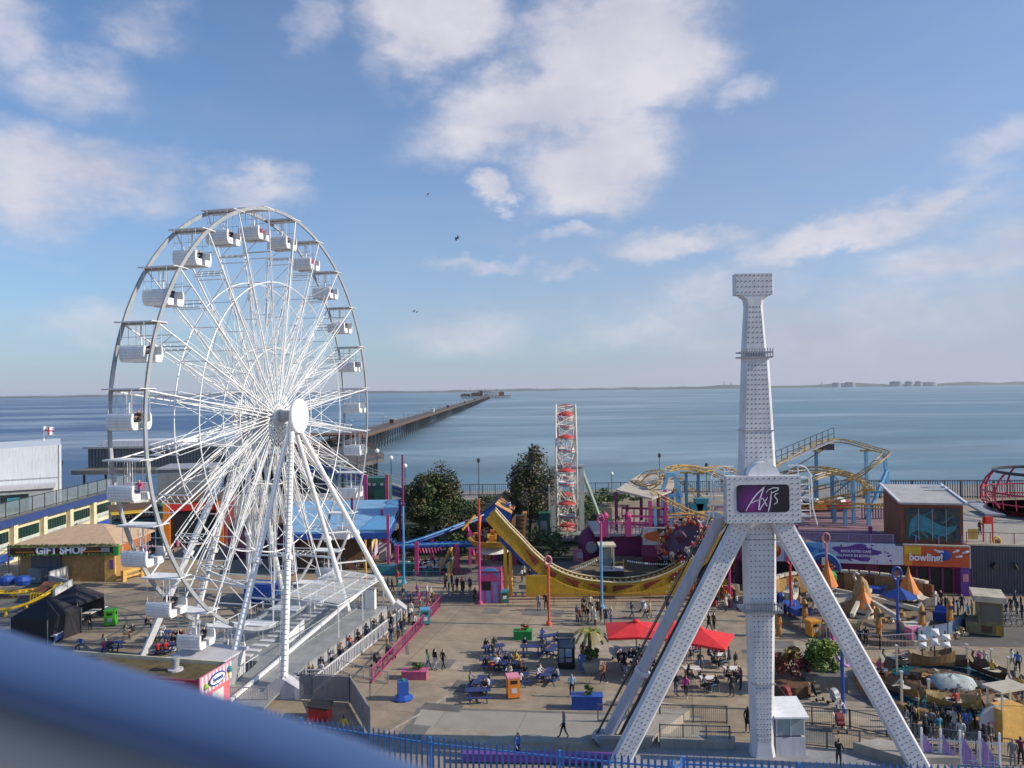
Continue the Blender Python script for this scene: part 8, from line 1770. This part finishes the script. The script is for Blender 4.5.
# ---- seated under the pink columns
crowd([(403+i*4.6+prnd.uniform(-1,1), 566+(i*7)%11) for i in range(13)], 'at the shaded tables under the pink columns', 'people seated under the pink columns', seed=35, poses=('sit','sit2','stand'), pal=['black','charcoal','navy','white','black','teal','grey'])
crowd([(168,553),(173,556),(178,552),(184,556),(190,553),(196,557),(203,554),(152,556),(146,560),(158,560),(137,563),(211,556),(218,553)], 'outside the red arcade behind the wheel', 'people outside the red arcade', seed=37, poses=('stand','walk'), pal=['black','burgundy','pink','grey','navy','white'])
crowd([(322,572),(328,573),(334,571),(344,572),(356,573),(363,570),(338,575)], 'by the brown building behind the wheel legs', None, seed=38, poses=('stand','walk'))
# ---- picnic groups
def at_table(k, seats, where, pal, seed):
    g, rz = TB[k]; r = random.Random(seed); R3 = Matrix.Rotation(rz,3,'Z')
    for (x, side) in seats:
        p = g+R3@V((x,.74*side,0)); yw = rz+(0 if side > 0 else PI); a, b = r.choice(pal), r.choice(['black','navy','charcoal','denim'])
        person(0,0,r.choice(('sit','sit2')),a,b,where,at=p,yaw=yw,hair=r.choice(['dark','brown','blond','dark']),long=r.random()<.5)
at_table(1,[(-.5,1),(.2,1),(-.3,-1)],'at the table left of the crowded group',['black','charcoal'],1)
at_table(2,[(.4,-1),(-.4,-1)],'beside the red coat at a picnic table',['white','black'],2); at_table(3,[(.3,1),(-.2,-1)],'at the table behind the one in white',['black','navy'],3); at_table(4,[(.5,1)],'at the nearest picnic table, legs stretched out',['black'],4); at_table(5,[(.1,1),(-.4,-1)],'at the second nearest picnic table',['white','grey'],5)
at_table(6,[(-.5,1),(.3,1),(-.3,-1),(.5,-1)],'in the crowded picnic group',['navy','black','brown','yellow'],6); at_table(7,[(-.6,1),(.6,1),(.2,-1)],'in the crowd behind the orange bin',['white','cream','black'],7); at_table(8,[(-.2,1),(.3,1),(.1,-1)],'at the end-on picnic table',['white','black','grey'],8); at_table(0,[(-.5,1)],'alone at the table behind the crowded group',['navy'],9)
at_table(9,[(-.4,1),(.4,-1)],'at the table by the orange red post',['blue','black'],10); at_table(10,[(-.3,1),(.3,1)],'at the table behind the kiosk',['blue','navy'],11)
at_table(11,[(0,-1)],'left of the wide white wheel leg',['navy'],12); at_table(12,[(-.4,-1),(.3,-1),(0,1)],'at the table beneath the lower gondola',['white','grey','black'],13); at_table(13,[(.2,1),(-.3,1),(.4,-1)],'at the table right of the wide white leg',['burgundy','white','black'],14); at_table(14,[(-.4,-1),(.2,-1),(.5,1)],'at the table behind the sweet shop',['red','black','olive'],15)
person(104,653,'stand','cream','pink','beside the gazebo tables', long=True, yaw=2.9); person(80,648,'sit','blue','navy','on a bench in front of the walled gazebo', yaw=0, at=G(80,651)); person(90,630,'stand2','black','black','in the shade of the two gazebos', yaw=1.5)
crowd([(124,640),(133,638),(146,630)], 'between the green bin and the wheel', None, seed=40, poses=('sit2','stand'), pal=['white','black','grey'])
q = MB(); g, rz = TB[2]; q.ball(g+V((.1,-.6,.55)), .3, RED, 8, sz=.5); tag(q.build('red_coat'), 'bright red coat dropped on a picnic bench', 'coat')
q = MB(); g = G(537,653); person(515,666,'sit2','yellow','black','at the edge of the crowded picnic group', yaw=1.6)
# ---- cafe guests under the parasols
for i, (px, py, rz) in enumerate(CH):
    if i in (1, 3): continue
    r = random.Random(100+i); person(0,0,'sit' if i%2 else 'sit2', ['black','white','charcoal','navy','grey','black','brown','white','black','pink','charcoal','cream'][i], ['black','denim'][i%2], 'at the white cafe tables under the red parasols', at=G(px, py)+V((0,0,.02)), yaw=rz*1.8, hair=r.choice(['dark','brown','blond']), long=i%2==0, group='cafe guests under the red parasols')
crowd([(619,666),(624,671),(629,664),(633,674),(645,676),(650,670),(640,665),(626,680)], 'left of the cafe near the pushchairs', 'people beside the left parasol', seed=44, pal=['black','charcoal','navy','black','grey'], poses=('stand','sit2'))
crowd([(681,661),(686,664),(709,661),(716,664),(722,661),(729,667),(736,673),(700,668),(741,690),(732,697),(735,686)], 'right of the cafe near the column', 'people near the tower column cafe', seed=45, pal=['black','white','navy','burgundy','black','charcoal'], poses=('stand','sit2','stand2'))
# ---- ride passengers, staff
dc, dn, ex_, ey_ = DISC
rc = ['orange','red','white','black','cream','red','orange','tan','pink','white','burgundy','orange','black','cream','red','white','tan','pink']
for k in range(18):
    a_ = k*2*PI/18; d_ = ex_*math.cos(a_)+ey_*math.sin(a_); me, hd, j = proto('ride', False, False)
    o = bpy.data.objects.new('person', me); C.objects.link(o); yax = -d_; zax = dn; xax = yax.cross(zax).normalized()
    M3 = Matrix((( xax.x,yax.x,zax.x),(xax.y,yax.y,zax.y),(xax.z,yax.z,zax.z))); o.matrix_world = Matrix.Translation(dc+d_*2.55-dn*.05) @ M3.to_4x4()
    for i, m in enumerate((SKIN, hm_(['dark','brown','blond'][k%3]), cm(rc[k]), cm(['black','denim','tan','red','cream'][k%5]), WHITE2)): o.material_slots[i].link = 'OBJECT'; o.material_slots[i].material = m
    tag(o, f"rider in {rc[k]} top and {['black','denim','tan','red','cream'][k%5]} trousers, strapped facing outward on tilted disc", 'person', 'riders on the tilted disc')
person(0,0,'stand','teal','black','inside the glass ride booth', at=P(613,571.5,84.9), yaw=0, label='operator in bright blue shirt standing in the glass booth of the half pipe')
crowd([P(x,532.5,91.5) for x in (612,617,622,627)], 'on the raised platform of the pink coaster station', 'people on the pink station platform', seed=50, pal=['pink','cream','red','white'], pr_coat=0)
crowd([P(980,536,83.5)], 'beside the red headed post on the upper terrace', None, seed=51, pal=['black'])
crowd([P(x,553+(i%2)*3,93) for i, x in enumerate((654,664,672,641,647))], 'under the maroon frontage behind the half pipe', 'people behind the half pipe', seed=52, pal=['white','blue','black','red','brown']) if False else crowd([(641,577),(648,580),(655,578),(662,581),(670,578),(634,582)], 'under the maroon frontage behind the half pipe', 'people behind the half pipe', seed=52, pal=['white','blue','black','red','brown'])
crowd([(522,582),(524,578),(530,583),(512,583)], 'behind the left end of the half pipe', None, seed=53, pal=['white','black','cream'])
crowd([P(66,498,146),P(40,500,146),P(46,499,148)], 'on the glazed walkway roof by the white hall', None, seed=54) if False else None
person(344,742,'stand','yellow','grey','behind the blue palings by the mesh screen', yaw=2.9); person(518,760,'stand','blue','navy','partly hidden behind the blue palings', yaw=1.0)
print([k for k in LABELS if len(k.split())>16]); print([(k, len(v)) for k, v in LABELS.items() if len(v) > 1 and not bpy.data.objects[v[0]].get('group')]); print('PEOPLE', PN, 'dups', [k for k, v in LABELS.items() if len(v) > 1][:8])
